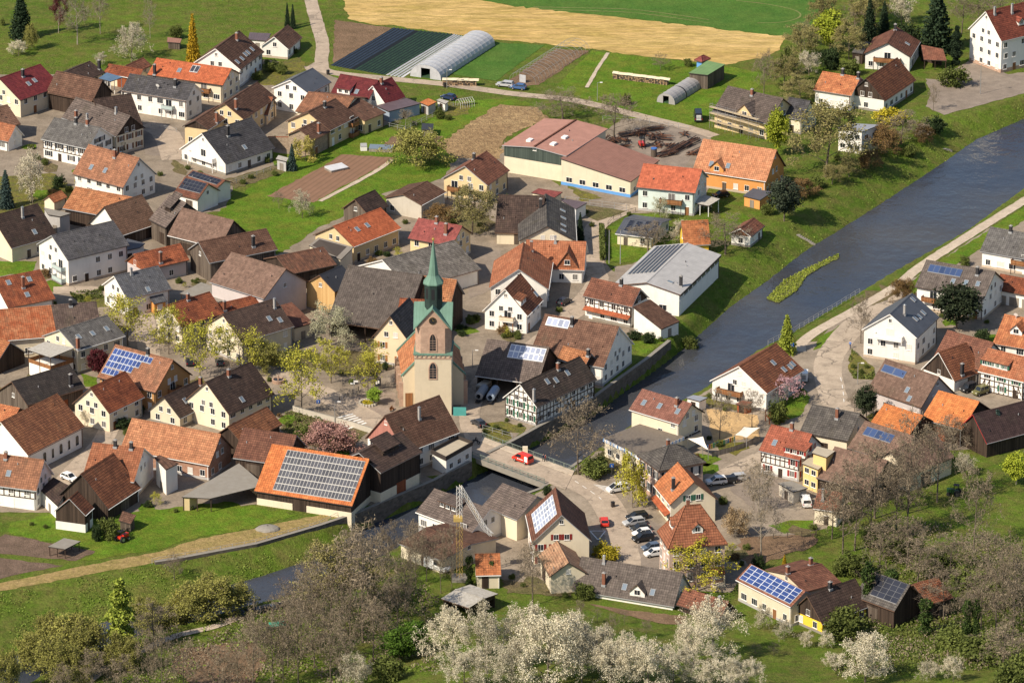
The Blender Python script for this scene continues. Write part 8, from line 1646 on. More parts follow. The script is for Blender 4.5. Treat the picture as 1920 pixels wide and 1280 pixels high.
('olive',-94.1,-170.7,0.00,6.9,6.3,*LBG[10]),
('olive',-82.6,-177.0,0.00,7.4,7.3,*LBG[10]),
('olive',-75.2,-179.5,0.00,5.7,6.2,*LBG[10]),
('olive',-67.0,-151.4,0.00,5.2,6.4,*LBG[10]),
('olive',-63.6,-155.3,0.00,5.8,6.4,*LBG[10]),
('olive',-70.0,-155.3,0.00,6.4,5.3,*LBG[10]),
('olive',-85.6,-185.7,0.00,6.8,6.2,*LBG[10])]

def setm(o,m):
    o.material_slots[0].link='OBJECT'; o.material_slots[0].material=M(m)
def tree(kind,x,y,z,h,w,label,group,i):
    cls,lm,nm=TK[kind]; vs_=variants(cls); mt,mw,mc,H,W=vs_[i%3]; rr=random.Random(i*31+5)
    root=empty(nm,(x,y,min(z,hz(x,y)) if z==0 else z),rr.random()*6.283,label,'bush' if 'bush' in nm else 'tree',group); sz=h/H; sx=w/W
    if cls in('bare','ivy'): sx=max(sx,sz*.45)
    if cls in('bare','hazy','leafy'): sx=max(sx*1.05,sz*.4)
    if 'blossom' in cls: sz*=.86; sx*=.84
    if sx<sz*.28: sx=sz*.28
    pale='pale' in label or 'birch' in label
    for me,n_ in ((mt,'trunk'),(mw,'twigs'),(mc,'crown')):
        if me is None: continue
        if me is mc and kind=='bare' and h<3: continue
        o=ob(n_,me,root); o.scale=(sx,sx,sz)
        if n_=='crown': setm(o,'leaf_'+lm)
        elif pale: setm(o,'palebark')
    if kind=='bare' and group is None and h>6: pass
for i_,a_ in enumerate(TREES): tree(*a_,i_)
for i_,(x,y,w,k) in enumerate(SHRUBS): tree(('bush','evergreen','rustbush','bush','leafy')[k],x,y,0,w*(.75 if k<4 else 1.3),w,'small garden shrub growing close to a house wall or yard edge','small shrubs beside walls and yards',i_+500)
# ---------------------------------------------------------------- vehicles
CC=dict(red=(.62,.04,.02),white=(.78,.77,.74),black=(.015,.015,.018),silver=(.42,.42,.42),dark=(.035,.037,.042),bluegrey=(.09,.12,.17),blue=(.05,.11,.25),navy=(.02,.035,.09),olive=(.17,.16,.06))
for n_,c_ in CC.items():
    plain('car_'+n_,c_,rough=.25,var=0,spec=.6)
plain('tyre',(.02,.02,.02),var=0); plain('lamp_red',(.4,.02,.02),var=0,rough=.3); plain('lamp_white',(.75,.75,.72),var=0,rough=.2)
PROF=dict(car=(4.1,1.72,[(-2.05,.35),(-2.05,.75),(-1.95,.95),(-1.2,1.0),(.95,.93),(1.85,.78),(2.05,.6),(2.05,.35)],[(-1.85,.93),(-1.45,1.42),(.25,1.46),(1.05,.92)]),
 wagon=(4.6,1.78,[(-2.3,.35),(-2.3,.8),(-2.25,.98),(-1.2,1.0),(1.05,.93),(2.1,.78),(2.3,.6),(2.3,.35)],[(-2.22,.96),(-1.95,1.45),(.3,1.48),(1.2,.92)]),
 suv=(4.5,1.86,[(-2.2,.42),(-2.25,.9),(-2.15,1.1),(-1.2,1.12),(1.0,1.06),(2.05,.95),(2.25,.7),(2.25,.42)],[(-2.1,1.08),(-1.85,1.66),(.3,1.70),(1.15,1.05)]),
 mpv=(4.7,1.86,[(-2.35,.36),(-2.35,.9),(-2.28,1.05),(-1.2,1.06),(1.3,1.0),(2.2,.85),(2.35,.62),(2.35,.36)],[(-2.25,1.02),(-1.98,1.68),(.55,1.72),(1.7,1.0)]),
 van=(4.8,1.9,[(-2.4,.36),(-2.42,1.1),(-2.38,1.15),(-1.2,1.15),(1.35,1.12),(2.2,.95),(2.4,.7),(2.4,.36)],[(-2.36,1.12),(-2.2,1.86),(.75,1.9),(1.75,1.1)]),
 vanbig=(5.6,2.02,[(-2.8,.38),(-2.8,1.25),(-2.78,1.3),(-1.2,1.3),(1.7,1.28),(2.55,1.05),(2.8,.75),(2.8,.38)],[(-2.76,1.28),(-2.65,2.45),(1.2,2.5),(2.1,1.25)]),
 jeep=(3.9,1.7,[(-1.9,.5),(-1.95,1.1),(-1.9,1.15),(-.9,1.15),(.75,1.12),(1.9,1.05),(1.95,.85),(1.95,.5)],[(-1.88,1.13),(-1.8,1.85),(.45,1.88),(.85,1.1)]))
CM={}
def car_meshes(kind):
    if kind in CM: return CM[kind]
    L,W,hull,cab=PROF[kind]; hw=W/2; r={}
    def mesh(b,n,m):
        o=b.build(n,[M(x) for x in m]); d=o.data; bpy.data.objects.remove(o); return d
    b=MB(); inn=[(x*.97,z) for x,z in hull]
    def loop(y,k): return [(x*k,y,z) for x,z in hull]
    rings=[loop(-hw,.975),loop(-hw*.93,1.0),loop(hw*.93,1.0),loop(hw,.975)]
    for a,c in zip(rings[:-1],rings[1:]): loft(b,c,a)
    b.face(rings[0]); b.face(rings[-1][::-1]); r['body']=mesh(b,'body',['car_white'])
    b=MB(); k=.86
    lo=[(cab[0][0],-hw*.95,cab[0][1]),(cab[3][0],-hw*.95,cab[3][1]),(cab[3][0],hw*.95,cab[3][1]),(cab[0][0],hw*.95,cab[0][1])]; hi=[(cab[1][0],-hw*.80,cab[1][1]),(cab[2][0],-hw*.80,cab[2][1]),(cab[2][0],hw*.80,cab[2][1]),(cab[1][0],hw*.80,cab[1][1])]
    loft(b,lo,hi); r['windows']=mesh(b,'windows',['glass'])
    b=MB(); q=[(p[0],p[1],p[2]+.06) for p in hi]; b.face(q); loft(b,[(p[0]*1.02,p[1]*1.03,p[2]-.06) for p in hi],q)
    for p,t in list(zip(lo,hi)): b.bar((p[0],p[1]*1.01,p[2]),(t[0],t[1]*1.01,t[2]),.09)
    if kind in('van','vanbig'): # closed panel sides at the back
        for sg in(-1,1):
            x0,x1=cab[0][0],cab[0][0]*.0-.35; z0,z1=cab[0][1],cab[1][1]; P=[(x0,sg*hw*.97,z0),(x1,sg*hw*.97,z0),(x1,sg*hw*.82,z1),(cab[1][0],sg*hw*.82,z1)]; b.face(P if sg<0 else P[::-1])
    mx=(cab[0][0]+cab[3][0])/2
    for sg in(-1,1): b.bar((mx,sg*hw*.955,cab[0][1]),(mx,sg*hw*.81,cab[1][1]),.07)
    r['roof']=mesh(b,'roof',['car_white'])
    b=MB(); b.tube((0,-.1,0),(0,.1,0),.33,n=14); b.tube((0,-.112,0),(0,-.1,0),.19,n=10,m=1); r['wheel']=mesh(b,'wheel',['tyre','steel'])
    b=MB().box(-.03,.03,-.17,.17,-.07,.07); r['headlight']=mesh(b,'headlight',['lamp_white']); b=MB().box(-.03,.03,-.1,.1,-.14,.14); r['taillight']=mesh(b,'taillight',['lamp_red'])
    CM[kind]=r; return r
CARS=[
('van',2.28,-72.06,0.00,2.385,'red','red delivery van with white side panel crossing the bridge'),
('mpv',22.23,-88.03,0.00,-2.736,'white','white people carrier at the striped crossing'),
('car',19.13,-105.86,0.00,1.633,'red','red hatchback driving up the street'),
('wagon',25.94,-103.02,0.00,-2.777,'black','black estate car, farthest in the street side car park'),
('wagon',25.21,-106.14,0.00,-2.778,'silver','silver estate car sticking out in the car park row'),
('car',26.47,-109.25,0.00,-2.779,'dark','dark car between the silver estate and the white small car'),
('car',26.85,-111.78,0.00,-2.779,'white','white small car between two dark ones in the car park'),
('suv',26.90,-114.57,0.00,-2.780,'black','black off roader beside the white small car'),
('car',28.54,-119.30,0.00,-2.782,'bluegrey','blue grey car half hidden behind the town house'),
('car',29.01,-122.34,0.00,-2.783,'white','white car mostly hidden behind the town house'),
('suv',43.13,-84.22,0.00,-2.889,'white','white off roader, left of three cars parked by the hip roof'),
('wagon',45.30,-83.63,0.00,-2.889,'black','black estate, middle of three cars parked by the hip roof'),
('wagon',47.27,-82.16,0.00,-2.889,'silver','silver estate, right of three cars parked by the hip roof'),
('car',12.03,23.97,0.00,0.952,'dark','dark grey car in the court of the pointed gable house'),
('vanbig',47.15,156.43,0.00,1.586,'black','black panel van with white rear marks by the scrap yard'),
('wagon',-1.79,183.12,0.00,2.833,'silver','silver estate car parked on the field road verge'),
('car',1.65,180.93,0.00,2.833,'blue','blue car just right of the silver estate'),
('car',-93.66,-81.87,0.00,-0.769,'white','small white car in the barn lane'),
('trailer',64.64,-24.73,0.00,1.471,'white','white box trailer beside the chalet house'),
('jeep',100.55,-30.85,0.00,-2.439,'dark','dark jeep under the barn wall'),
('jeep',103.10,-32.77,0.00,-2.441,'olive','olive jeep beside the dark one'),
('car',-7.29,-51.02,0.00,2.131,'dark','grey car half hidden by the garden shrubs near the bridge'),
('car',-71.96,-14.30,0.00,1.687,'black','black car under the parking court tree'),
('car',-65.29,-14.30,0.00,1.741,'dark','dark car right of the parking court tree'),
('vanbig',-15.18,-129.46,0.00,-0.641,'white','white van behind the grove near the crane'),
('van',61.48,-95.28,0.00,1.648,'white','white pickup van beside the concrete garage'),
('car',50.80,97.64,0.00,-2.766,'black','black car under the orange house stairs'),
('car',-16.26,172.67,0.00,2.581,'navy','dark blue car behind the white flat shed')]

def car(kind,x,y,z,a,col,label):
    if kind=='trailer':
        root=empty('box_trailer',(x,y,hz(x,y)+.13),a,label,'trailer'); MB().box(-1.4,1.4,-.9,.9,.5,2.3).build('box_body',[M('car_white')],root); MB().box(1.4,2.5,-.06,.06,.5,.6).build('drawbar',[M('steel')],root)
        for s in(-1,1): o=ob('wheel',car_meshes('car')['wheel'],root); o.location=(0,s*.95,.33)
        MB().box(-1.43,-1.4,-.5,.5,.8,1.9).build('door',[M('trim_grey')],root); return
    nm={'van':'delivery_van','mpv':'people_carrier','car':'parked_car','wagon':'estate_car','suv':'off_roader','vanbig':'panel_van','jeep':'jeep'}[kind]
    root=empty(nm,(x,y,hz(x,y)+.13 if 'crossing the bridge' not in label else .26),a,label,{'van':'van','vanbig':'van','jeep':'jeep'}.get(kind,'car')); ms=car_meshes(kind); L,W=PROF[kind][:2]
    for k in('body','windows','roof'):
        o=ob(k,ms[k],root)
        if k!='windows': setm(o,'car_'+col)
    for sx in(.31,-.30):
        for s in(-1,1): o=ob('wheel',ms['wheel'],root); o.location=(L*sx,s*(W/2-.05),.33); o.rotation_euler=(0,0,0 if s<0 else math.pi)
    zh=PROF[kind][2][6][1]+.05
    for s in(-1,1):
        o=ob('headlight',ms['headlight'],root); o.location=(L/2-.03,s*W*.34,zh); o=ob('taillight',ms['taillight'],root); o.location=(-L/2+.0,s*W*.42,zh+.18)
    if 'red delivery' in label:
        for s in(-1,1):
            b=MB(); y=s*(W/2+.012); 
            P=[(-2.2,y,.62),(-1.3,y,.62),(-1.3,y,1.1),(-2.2,y,1.1)]; b.face(P if s<0 else P[::-1])
            y2=s*W/2*.985; P=[(-2.15,y2,1.12),(-1.25,y2,1.12),(-1.25,s*W/2*.87,1.75),(-2.1,s*W/2*.87,1.75)]; b.face(P if s<0 else P[::-1])
            P=[(-.9,y,.78),(.35,y,.78),(.35,y,.92),(-.9,y,.92)]; b.face(P if s<0 else P[::-1])
            c=ring(.15,0,10); Q=[(.6+p[0],y,.86+p[1]) for p in c]; b.face(Q if s<0 else Q[::-1])
            b.build('side_emblem',[M('car_white')],root)
    if 'white rear marks' in label:
        b=MB()
        for i,zz in enumerate((.75,1.15,1.5,1.85)): b.box(-2.86,-2.82,-.6,.6,zz,zz+.2)
        b.build('rear_marks',[M('car_white')],root)
for a_ in CARS: car(*a_)
# ---------------------------------------------------------------- people
for n_,c_ in dict(skin=(.5,.28,.19),cl_navy=(.03,.04,.09),cl_red=(.3,.04,.05),cl_blue=(.12,.22,.5),cl_dark=(.025,.025,.03),hair=(.05,.03,.02)).items(): plain(n_,c_,var=0)
def person(x,y,z,a,label,top,bottom,sit=False,walk=.18):
    v=[(0,0,.95),(0,0,1.12),(0,0,1.36),(0,0,1.5),(.02,0,1.64)]; e=[(0,1),(1,2),(2,3),(3,4)]; r=[(.15,.12)]*1+[(.14,.11),(.17,.12),(.06,.06),(.105,.11)]
    for s in(-1,1):
        w=walk*s; i=len(v); kn=(.38,s*.14,.85) if sit else (w*.6+.03,s*.10,.5); ft=(.36,s*.16,.40) if sit else (w,s*.10,.08)
        v+=[(0,s*.10,.88),kn,ft,(ft[0]+.16,ft[1],ft[2]-.04)]; e+=[(0,i),(i,i+1),(i+1,i+2),(i+2,i+3)]; r+=[(.1,.1),(.065,.065),(.045,.045),(.04,.035)]
        i=len(v); hx=.45 if sit else -w*.7; hzz=1.08 if sit else .82
        v+=[(0,s*.2,1.38),((.2 if sit else -w*.3),s*.25,1.12),(hx,s*.24,hzz)]; e+=[(2,i),(i,i+1),(i+1,i+2)]; r+=[(.06,.06),(.045,.045),(.035,.035)]
    me=bpy.data.meshes.new('person'); me.from_pydata(v,e,[]); o=bpy.data.objects.new('tmp',me); COL.objects.link(o); md=o.modifiers.new('s','SKIN'); 
    for q,rr in zip(me.skin_vertices[0].data,r): q.radius=rr
    me.skin_vertices[0].data[0].use_root=True; o.modifiers.new('u','SUBSURF').levels=1
    dg=bpy.context.evaluated_depsgraph_get(); nm=bpy.data.meshes.new_from_object(o.evaluated_get(dg)); bpy.data.objects.remove(o)
    nm.materials.clear()
    for m in('skin',top,bottom,'hair'): nm.materials.append(M(m))
    for p in nm.polygons:
        c=p.center; p.material_index=3 if c.z>1.68 or (c.z>1.6 and c.x<-.02) else (0 if c.z>1.47 or (abs(c.y)>.17 and c.z<.86 and not sit) else (1 if c.z>.93 else 2)); p.use_smooth=True
    o=ob('person',nm); o.location=(x,y,z); o.rotation_euler=(0,0,a); tag(o,label,'person'); return o
p=PT['people']; person(p[0][0],p[0][1],.22,2.6,'person in dark blue jacket walking on the bridge footway','cl_navy','cl_dark'); person(p[1][0],p[1][1],.22,2.6,'person in dark red top walking behind on the bridge footway','cl_red','cl_dark')
p=PT['person2'][0]; person(p[0],p[1],.1,1.2,'person in light blue top on the pavement by the white three storey house','cl_blue','cl_navy')
p=PT['biker'][0]; root=empty('motorcycle',(p[0],p[1],.13),-.5,'dark motorcycle at the bridge end with its rider','motorcycle'); b=MB()
b.tube((-.4,0,.65),(.45,0,.75),.16,.2,6); b.box(-.55,.1,-.14,.14,.72,.84); b.tube((.45,0,.95),(.72,0,.33),.05); b.bar((.42,-.35,1.05),(.42,.35,1.05),.05); b.build('frame',[M('black')],root)
for xx in(-.68,.72): o=ob('wheel',car_meshes('car')['wheel'],root); o.location=(xx,0,.33)
person(p[0],p[1],.13,-.5,'rider in black sitting on the motorcycle at the bridge end','cl_dark','cl_dark',sit=True)
# ---------------------------------------------------------------- field and garden things
def arc(w,h,n=12): return [(-w/2*math.cos(math.pi*i/n),h*math.sin(math.pi*i/n)**.8) for i in range(n+1)]
def tunnel(key,h,label,ribs,film,band=False):
    A,B,C=[Vector(p) for p in PT[key]]; w=(B-A).length; cx=(A+B)/2; d=(C-B); ln=d.length; a=math.atan2(d.y,d.x); root=empty('polytunnel',cx,a,label,'polytunnel'); pr=arc(w,h); b=MB(); n=ribs*3
    def rg(x,k=1.0): return [(x,-u*k,v*k) for u,v in pr]
    for i in range(n):
        k0=1-.02*abs(math.sin(math.pi*i/3)); k1=1-.02*abs(math.sin(math.pi*(i+1)/3)); a0,a1=rg(ln*i/n,k0),rg(ln*(i+1)/n,k1)
        for j in range(len(pr)-1): b.face([a0[j],a1[j],a1[j+1],a0[j+1]],1 if band and n*.42<i<n*.46 else 0)
    b.face(rg(ln)[::-1]); e=rg(0); b.face(e[0:4]+[(0,-pr[3][0],0)] if False else [e[0],e[1],e[2],e[3],(0,-pr[3][0],0)]); b.face([(0,-pr[-4][0],0)]+e[-4:]); b.face([(0,-pr[3][0],h*.75)]+e[3:-3]+[(0,-pr[-4][0],h*.75)])
    for s in(-1,1): y0,y1=s*min(1.3,w*.16),s*-pr[3][0]; P=[(-.01,y0,0),(-.01,y1,0),(-.01,y1,h*.75),(-.01,y0,h*.75)]; b.face(P if s<0 else P[::-1])
    b.build('film',[M(film),M('black')],root,smooth=False); k=MB()
    for i in range(ribs+1):
        q=rg(ln*i/ribs,1.004)
        for u,v in zip(q[:-1],q[1:]): k.bar(u,v,.05)
    k.build('hoop',[M('trim_grey')],root); 
    g=MB().box(.3,ln*.35,-w*.3,w*.3,0,.35); g.build('crop_bed',[M('mulch2')],root)
tunnel('poly1',3.6,'large translucent polytunnel with ribs beside the crop rows',14,'plasticfilm')
plain('greyfilm',(.34,.32,.31),rough=.4,var=.15); tunnel('poly2',2.7,'small grey plastic tunnel with a black strap by the green roofed shed',7,'greyfilm',True)
A,B,C=[Vector(p) for p in PT['frame']]; d=C-B; w=(B-A).length; root=empty('tunnel_frame',(A+B)/2,math.atan2(d.y,d.x),'uncovered hoop frame of a polytunnel over bare soil','frame'); k=MB(); n=16; pr=arc(w,2.8,10)
for i in range(n+1):
    q=[(d.length*i/n,-u,v) for u,v in pr]
    for u,v in zip(q[:-1],q[1:]): k.bar(u,v,.055)
for u,v in (pr[2],pr[5],pr[8]): k.bar((0,-u,v),(d.length,-u,v),.05)
k.build('hoop',[M('steel')],root); MB().box(-.05,.0,-.9,.9,0,2.1).build('door',[M('plasticfilm')],root)
def rows(key,n0,n1,label):
    A,B,C,D_=[Vector(p) for p in PT[key]]; b=MB(); N=n0+1+n1
    for i in range(N):
        t0,t1=(i+.17)/N,(i+.83)/N; tm=(t0+t1)/2; m=0 if i<n0 else (2 if i==n0 else 1)
        a0,a1,am=A.lerp(B,t0),A.lerp(B,t1),A.lerp(B,tm); c0,c1,cm=D_.lerp(C,t0),D_.lerp(C,t1),D_.lerp(C,tm); up=Vector((0,0,.28 if m!=2 else .03)); up0=Vector((0,0,.04))
        b.face([a0+up0,am+up,cm+up,c0+up0][::-1],m); b.face([am+up,a1+up0,c1+up0,cm+up][::-1],m); b.face([a0+up0,a1+up0,am+up],m)
    return b
b=rows('rows',6,9,''); tag(b.build('crop_rows',[M('mulch1'),M('mulch2'),M('straw')]),'long dark blue and green crop rows under mulch film','crop rows',None,'stuff')
b=rows('fleece',4,0,''); tag(b.build('fleece_rows',[M('fleece'),M('fleece'),M('fleece')]),'white fleece covered rows beside the polytunnel','crop rows',None,'stuff')
P=[Vector(p) for p in PT['rows']]; sheet('crop_soil','furrow',[tuple(p[:2]) for p in PT['rows']],2,jit=.1)
def woodpile(key,label):
    A,B=[Vector(p) for p in PT[key]]; d=B-A; root=empty('wood_pile',A,math.atan2(d.y,d.x),label,'wood pile'); rr=random.Random(len(label)); b=MB(); L=d.length; n=int(L/.42)
    for i in range(n):
        for j in range(4): b.tube((i*.42+rr.uniform(0,.1),-.55+rr.uniform(-.08,.08),.2+j*.4),(i*.42+rr.uniform(0,.1),.6,.2+j*.4),.19,n=6,m=rr.randrange(2))
    b.build('log',[plain('logend',(.36,.24,.14),var=.2),M('oldwood')],root)['kind']='stuff'; t=MB(); m=int(L/1.2)
    for i in range(m):
        x0,x1=L*i/m-.2,L*(i+1)/m+.15; z=1.75+rr.uniform(0,.12); t.face([(x0,-.85,z-.28),(x1,-.85,z-.3),(x1,0,z+.12),(x0,0,z+.1)]); t.face([(x0,0,z+.1),(x1,0,z+.12),(x1,.9,z-.3),(x0,.9,z-.28)])
    t.build('cover_sheet',[plain('sheetcream',(.62,.54,.38),var=.2)],root)
woodpile('wood1','stacked firewood under pale sheets beside the big polytunnel'); woodpile('wood2','long stacked firewood row under pale sheets on the upper lawn')
# scrap yard
rr=random.Random(5); plain('ruststeel',(.15,.065,.038),var=.4,c2=(.25,.12,.07)); plain('darksteel',(.05,.04,.04),var=.3)
def un_(px,py):  # ground point offsets inside the yard, metres from the forklift
    f=PT['forklift'][0]; return f[0]+px,f[1]+py
for i,(dx,dy,n,L,ang,lab) in enumerate([(7.5,-3,9,7.5,1.05,'long rusty beams leaning in the middle of the scrap yard'),(9.5,-1.5,8,8,1.0,'dark rusty girders stacked beside the long beams'),(12,2,7,6.5,.95,'rust red beam bundle at the yard fence'),(6,-6.5,7,5,.6,'short steel offcuts near the blue lidded drum'),(-6,-1,9,5.5,.4,'rusty sheet pile by the bare tree'),(-2.5,9,9,6,.35,'rusty girders along the field road'),(3,13,8,5,.2,'flat steel stack at the top of the scrap yard'),(5,6,6,5,-.2,'grey steel sheets in the middle of the yard'),(13.5,-4,6,5,.9,'brown beams close to the orange house'),(-8,4,7,4.5,1.2,'rusty scrap heap at the yard edge under trees')]):
    x,y=un_(dx,dy); root=empty('beam_stack',(x,y,.05),ang,lab,'scrap pile'); b=MB()
    for k in range(n*2):
        yy=rr.uniform(-1.3,1.3); zz=.1+.22*rr.randrange(4); l=L*rr.uniform(.5,.55); sk=rr.uniform(-.25,.25); o=rr.uniform(-.6,.6); w=rr.uniform(.09,.17)
        b.bar((-l+o,yy-sk,zz),(l+o,yy+sk,zz+rr.uniform(0,.35)),w,rr.randrange(2))
    b.build('beam',[M('ruststeel'),M('darksteel')],root)['kind']='stuff'
for i in range(16):
    dx,dy=rr.uniform(-8,16),rr.uniform(-7,15)
    if abs(dx)<3 and -6<dy<4: continue
    x,y=un_(dx,dy); root=empty('scrap_heap',(x,y,.05),rr.uniform(0,3),'low heap of rusty steel scrap crowding the yard','scrap pile','low scrap heaps in the yard'); b=MB()
    for k in range(14): a=rr.uniform(0,6.28); l=rr.uniform(.5,1.6); z=rr.uniform(.1,.9); px,py=rr.uniform(-1,1),rr.uniform(-.8,.8); b.bar((px-math.cos(a)*l,py-math.sin(a)*l,z),(px+math.cos(a)*l,py+math.sin(a)*l,z+rr.uniform(-.1,.4)),rr.uniform(.08,.22),rr.randrange(2))
    b.build('scrap',[M('ruststeel'),M('darksteel')],root)['kind']='stuff'
x,y=PT['forklift'][0][:2]; root=empty('forklift',(x,y,.06),-1.4,'red and black forklift in the scrap yard','forklift'); MB().box(-1.6,.7,-.7,.7,.45,1.15).build('body',[M('car_red')],root); b=MB()
for sx in(-.9,.6):
    for s in(-1,1): b.bar((sx,s*.6,1.1),(sx,s*.6,2.3),.07)
b.box(-1.0,.7,-.68,.68,2.3,2.38); b.build('cab_frame',[M('black')],root); b=MB()
for s in(-1,1): b.box(.8,.95,s*.4-.07,s*.4+.07,.1,3.4); b.box(.95,2.0,s*.4-.06,s*.4+.06,.12,.2)
b.box(.8,.9,-.4,.4,3.2,3.4); b.build('mast',[M('black')],root)
for sx in(-1.1,.45):
    for s in(-1,1): o=ob('wheel',car_meshes('car')['wheel'],root); o.location=(sx,s*.75,.33)
x,y=PT['drum'][0][:2]; root=empty('storage_drum',(x,y,0),0,'tall rusty drum with blue lid at the scrap yard corner','drum'); MB().tube((0,0,0),(0,0,2.1),.75,n=14).build('body',[M('oldwood')],root); MB().tube((0,0,2.1),(0,0,2.3),.8,n=14).build('lid',[plain('lidblue',(.05,.14,.4),var=0)],root)
# crane
def lattice(b,p0,p1,w,n,m=0):
    p0,p1=Vector(p0),Vector(p1); d=(p1-p0).normalized(); a=d.orthogonal().normalized(); c=d.cross(a); cs=[a*w+c*w,-a*w+c*w,-a*w-c*w,a*w-c*w]
    for q in cs: b.bar(p0+q,p1+q,.07,m)
    for i in range(n):
        u,v=p0.lerp(p1,i/n),p0.lerp(p1,(i+1)/n)
        for j in range(4): b.bar(u+cs[j],v+cs[(j+1)%4],.05,m)
x,y,_=PT['crane'][0]; tx,ty,_=PT['crane_tip'][0]; root=empty('tower_crane',(x,y,0),0,'folded yellow and white construction crane among the trees','crane'); plain('craneyellow',(.48,.33,.10),var=.2)
b=MB(); b.box(-1.6,1.6,-1.6,1.6,0,.7,0); b.build('base',[M('concrete')],root); b=MB(); lattice(b,(0,0,.7),(0,0,13),.45,12); b.build('lower_mast',[M('craneyellow')],root); b=MB(); lattice(b,(0,0,13),(0,0,20.5),.4,8); b.build('upper_mast',[M('trim_white')],root)
b=MB(); lattice(b,(0,0,20.5),(5.0,1.0,11.0),.35,9); lattice(b,(5.0,1.0,11),(6.5,1.2,9.3),.35,2); b.build('jib',[M('trim_white')],root); b=MB(); b.bar((0,0,20.9),(4.6,.9,11.5),.06); b.box(-1.2,.6,-.9,.9,13,13.8); b.build('counterweight',[M('craneyellow')],root)
# scaffold
A,B=[Vector(p) for p in PT['scaffold']]; d=B-A; root=empty('scaffold',A,math.atan2(d.y,d.x),'steel scaffold with plank decks along the pale yellow house','scaffold'); b=MB(); k=MB(); n=6
for i in range(n+1):
    for yy in(-1.0,0): b.bar((d.length*i/n,yy-.6,-.3),(d.length*i/n,yy-.6,6.6),.06)
for z in(2,4,5.6):
    k.box(-.3,d.length+.3,-1.6,-.6,z,z+.08)
    for h in(.5,1.0): b.bar((0,-1.6,z+h),(d.length,-1.6,z+h),.05)
b.build('tube',[M('steel')],root); k.build('plank_deck',[plain('deckwood',(.5,.4,.26),var=.2)],root)
# poles and lamps
def pole(key,h,label,lamp=True,flag=False):
    x,y,z=PT[key][0]; root=empty('street_lamp' if lamp else 'flagpole',(x,y,hz(x,y)),0,label,'lamp' if lamp else 'pole'); MB().tube((0,0,-.2),(0,0,h),.10,.06,8).build('post',[M('trim_grey' if flag else 'steel')],root)
    if lamp: b=MB(); b.bar((0,0,h),(.9,-.3,h+.15),.06); b.build('arm',[M('steel')],root); MB().box(.6,1.3,-.5,-.2,h+.08,h+.24).build('lamp_head',[M('trim_white')],root)
    else: b=MB().tube((0,0,h),(0,0,h+.15),.1,n=6); b.build('knob',[M('gold')],root)
pole('flag1',8.4,'left white flagpole beside the clipped hedge',False,True); pole('flag2',8.4,'right white flagpole beside the clipped hedge',False,True)
pole('lamp1',8,'tall street lamp on the planted island at upper right'); pole('lamp3',5,'street lamp by the flower bed of the white three storey house'); pole('lamp4',5,'street lamp on the field road by the bare shrub'); pole('lamp5',5,'street lamp at the firewood stack on the field road'); pole('lamp6',5,'street lamp at the zebra crossing by the garden wall'); pole('lamp7',4,'street lamp in the lane beside the church')
def sign(key,label,col,round_=False,h=2.4):
    x,y,z=PT[key][0]; root=empty('traffic_sign',(x,y,hz(x,y)),0,label,'sign'); MB().tube((0,0,-.2),(0,0,h+.3),.04,n=6).build('post',[M('steel')],root); b=MB(); b.box(-.42,.42,-.07,-.04,h-.4,h+.45); b.build('plate',[M(col)],root); MB().face([(-.15,-.075,h-.25),(.15,-.075,h-.25),(0,-.075,h+.3)]).build('symbol',[M('trim_white')],root)
plain('signblue',(.03,.12,.42),var=0); sign('sign1','blue pedestrian sign at the village zebra crossing','signblue'); sign('sign2','blue sign at the crossing by the white people carrier','signblue'); sign('sign4','blue sign at the riverside path entrance','signblue')
x,y,_=PT['sign3'][0]; root=empty('signpost',(x,y,0),0,'white direction signpost at the village square','sign'); MB().tube((0,0,-.2),(0,0,3.6),.07,n=8).build('post',[M('steel')],root); b=MB(); b.box(-.1,.9,-.06,.0,3.0,3.4); b.box(-.8,.2,-.06,0,2.5,2.9); b.build('plate',[M('trim_white')],root)
for i,p in enumerate(PT['bollards']):
    root=tag(MB().tube((0,0,-.2),(0,0,.95),.09,.08,8).build('bollard',[M('trim_dark')]),'short dark bollard in the row edging the church square','bollard','bollards along the church square'); root.location=(p[0],p[1],.08)
# square furniture
x,y,_=PT['fountain'][0]; root=empty('fountain',(x,y,.05),0,'round red stone fountain basin at the street corner','fountain'); b=MB()
loft(b,ring(1.35,0,16),ring(1.45,.8,16)); loft(b,ring(1.45,.8,16),ring(1.15,.8,16)); loft(b,ring(1.15,.8,16),ring(1.1,.4,16)); b.build('basin',[M('sandstone')],root); MB().face(ring(1.12,.6,16)).build('water',[M('water')],root); MB().tube((0,0,0),(0,0,1.8),.2,.14,8).build('column',[M('sandstone')],root)
x,y,_=PT['bench'][0]; root=empty('bench',(x,y,.06),1.2,'brown wooden bench in front of the church','bench'); MB().box(-.8,.8,-.22,.22,.42,.48).build('seat',[M('balconywood')],root); MB().box(-.8,.8,.2,.25,.5,.95).build('backrest',[M('balconywood')],root)
for s in(-1,1): MB().box(s*.65-.05,s*.65+.05,-.2,.2,-.1,.42).build('leg',[M('trim_dark')],root)
x,y,_=PT['board'][0]; root=empty('notice_board',(x,y,.06),0,'dark glazed notice board on the church square','board'); b=MB(); b.box(-.75,-.65,-.06,.06,-.2,2.5); b.box(.65,.75,-.06,.06,-.2,2.5); b.box(-.8,.8,-.1,.1,2.5,2.65); b.build('frame',[M('trim_dark')],root); MB().box(-.65,.65,-.04,.04,.8,2.4).build('panel',[M('glass')],root); MB().box(-.4,-.05,-.06,-.045,1.2,1.9).box(.05,.4,-.06,-.045,1.4,2.1).build('paper',[M('trim_white')],root)
x,y,_=PT['planter'][0]; root=empty('flower_ring',(x,y,.05),0,'round flower planter ring on the church square','planter'); b=MB(); rr=random.Random(3)
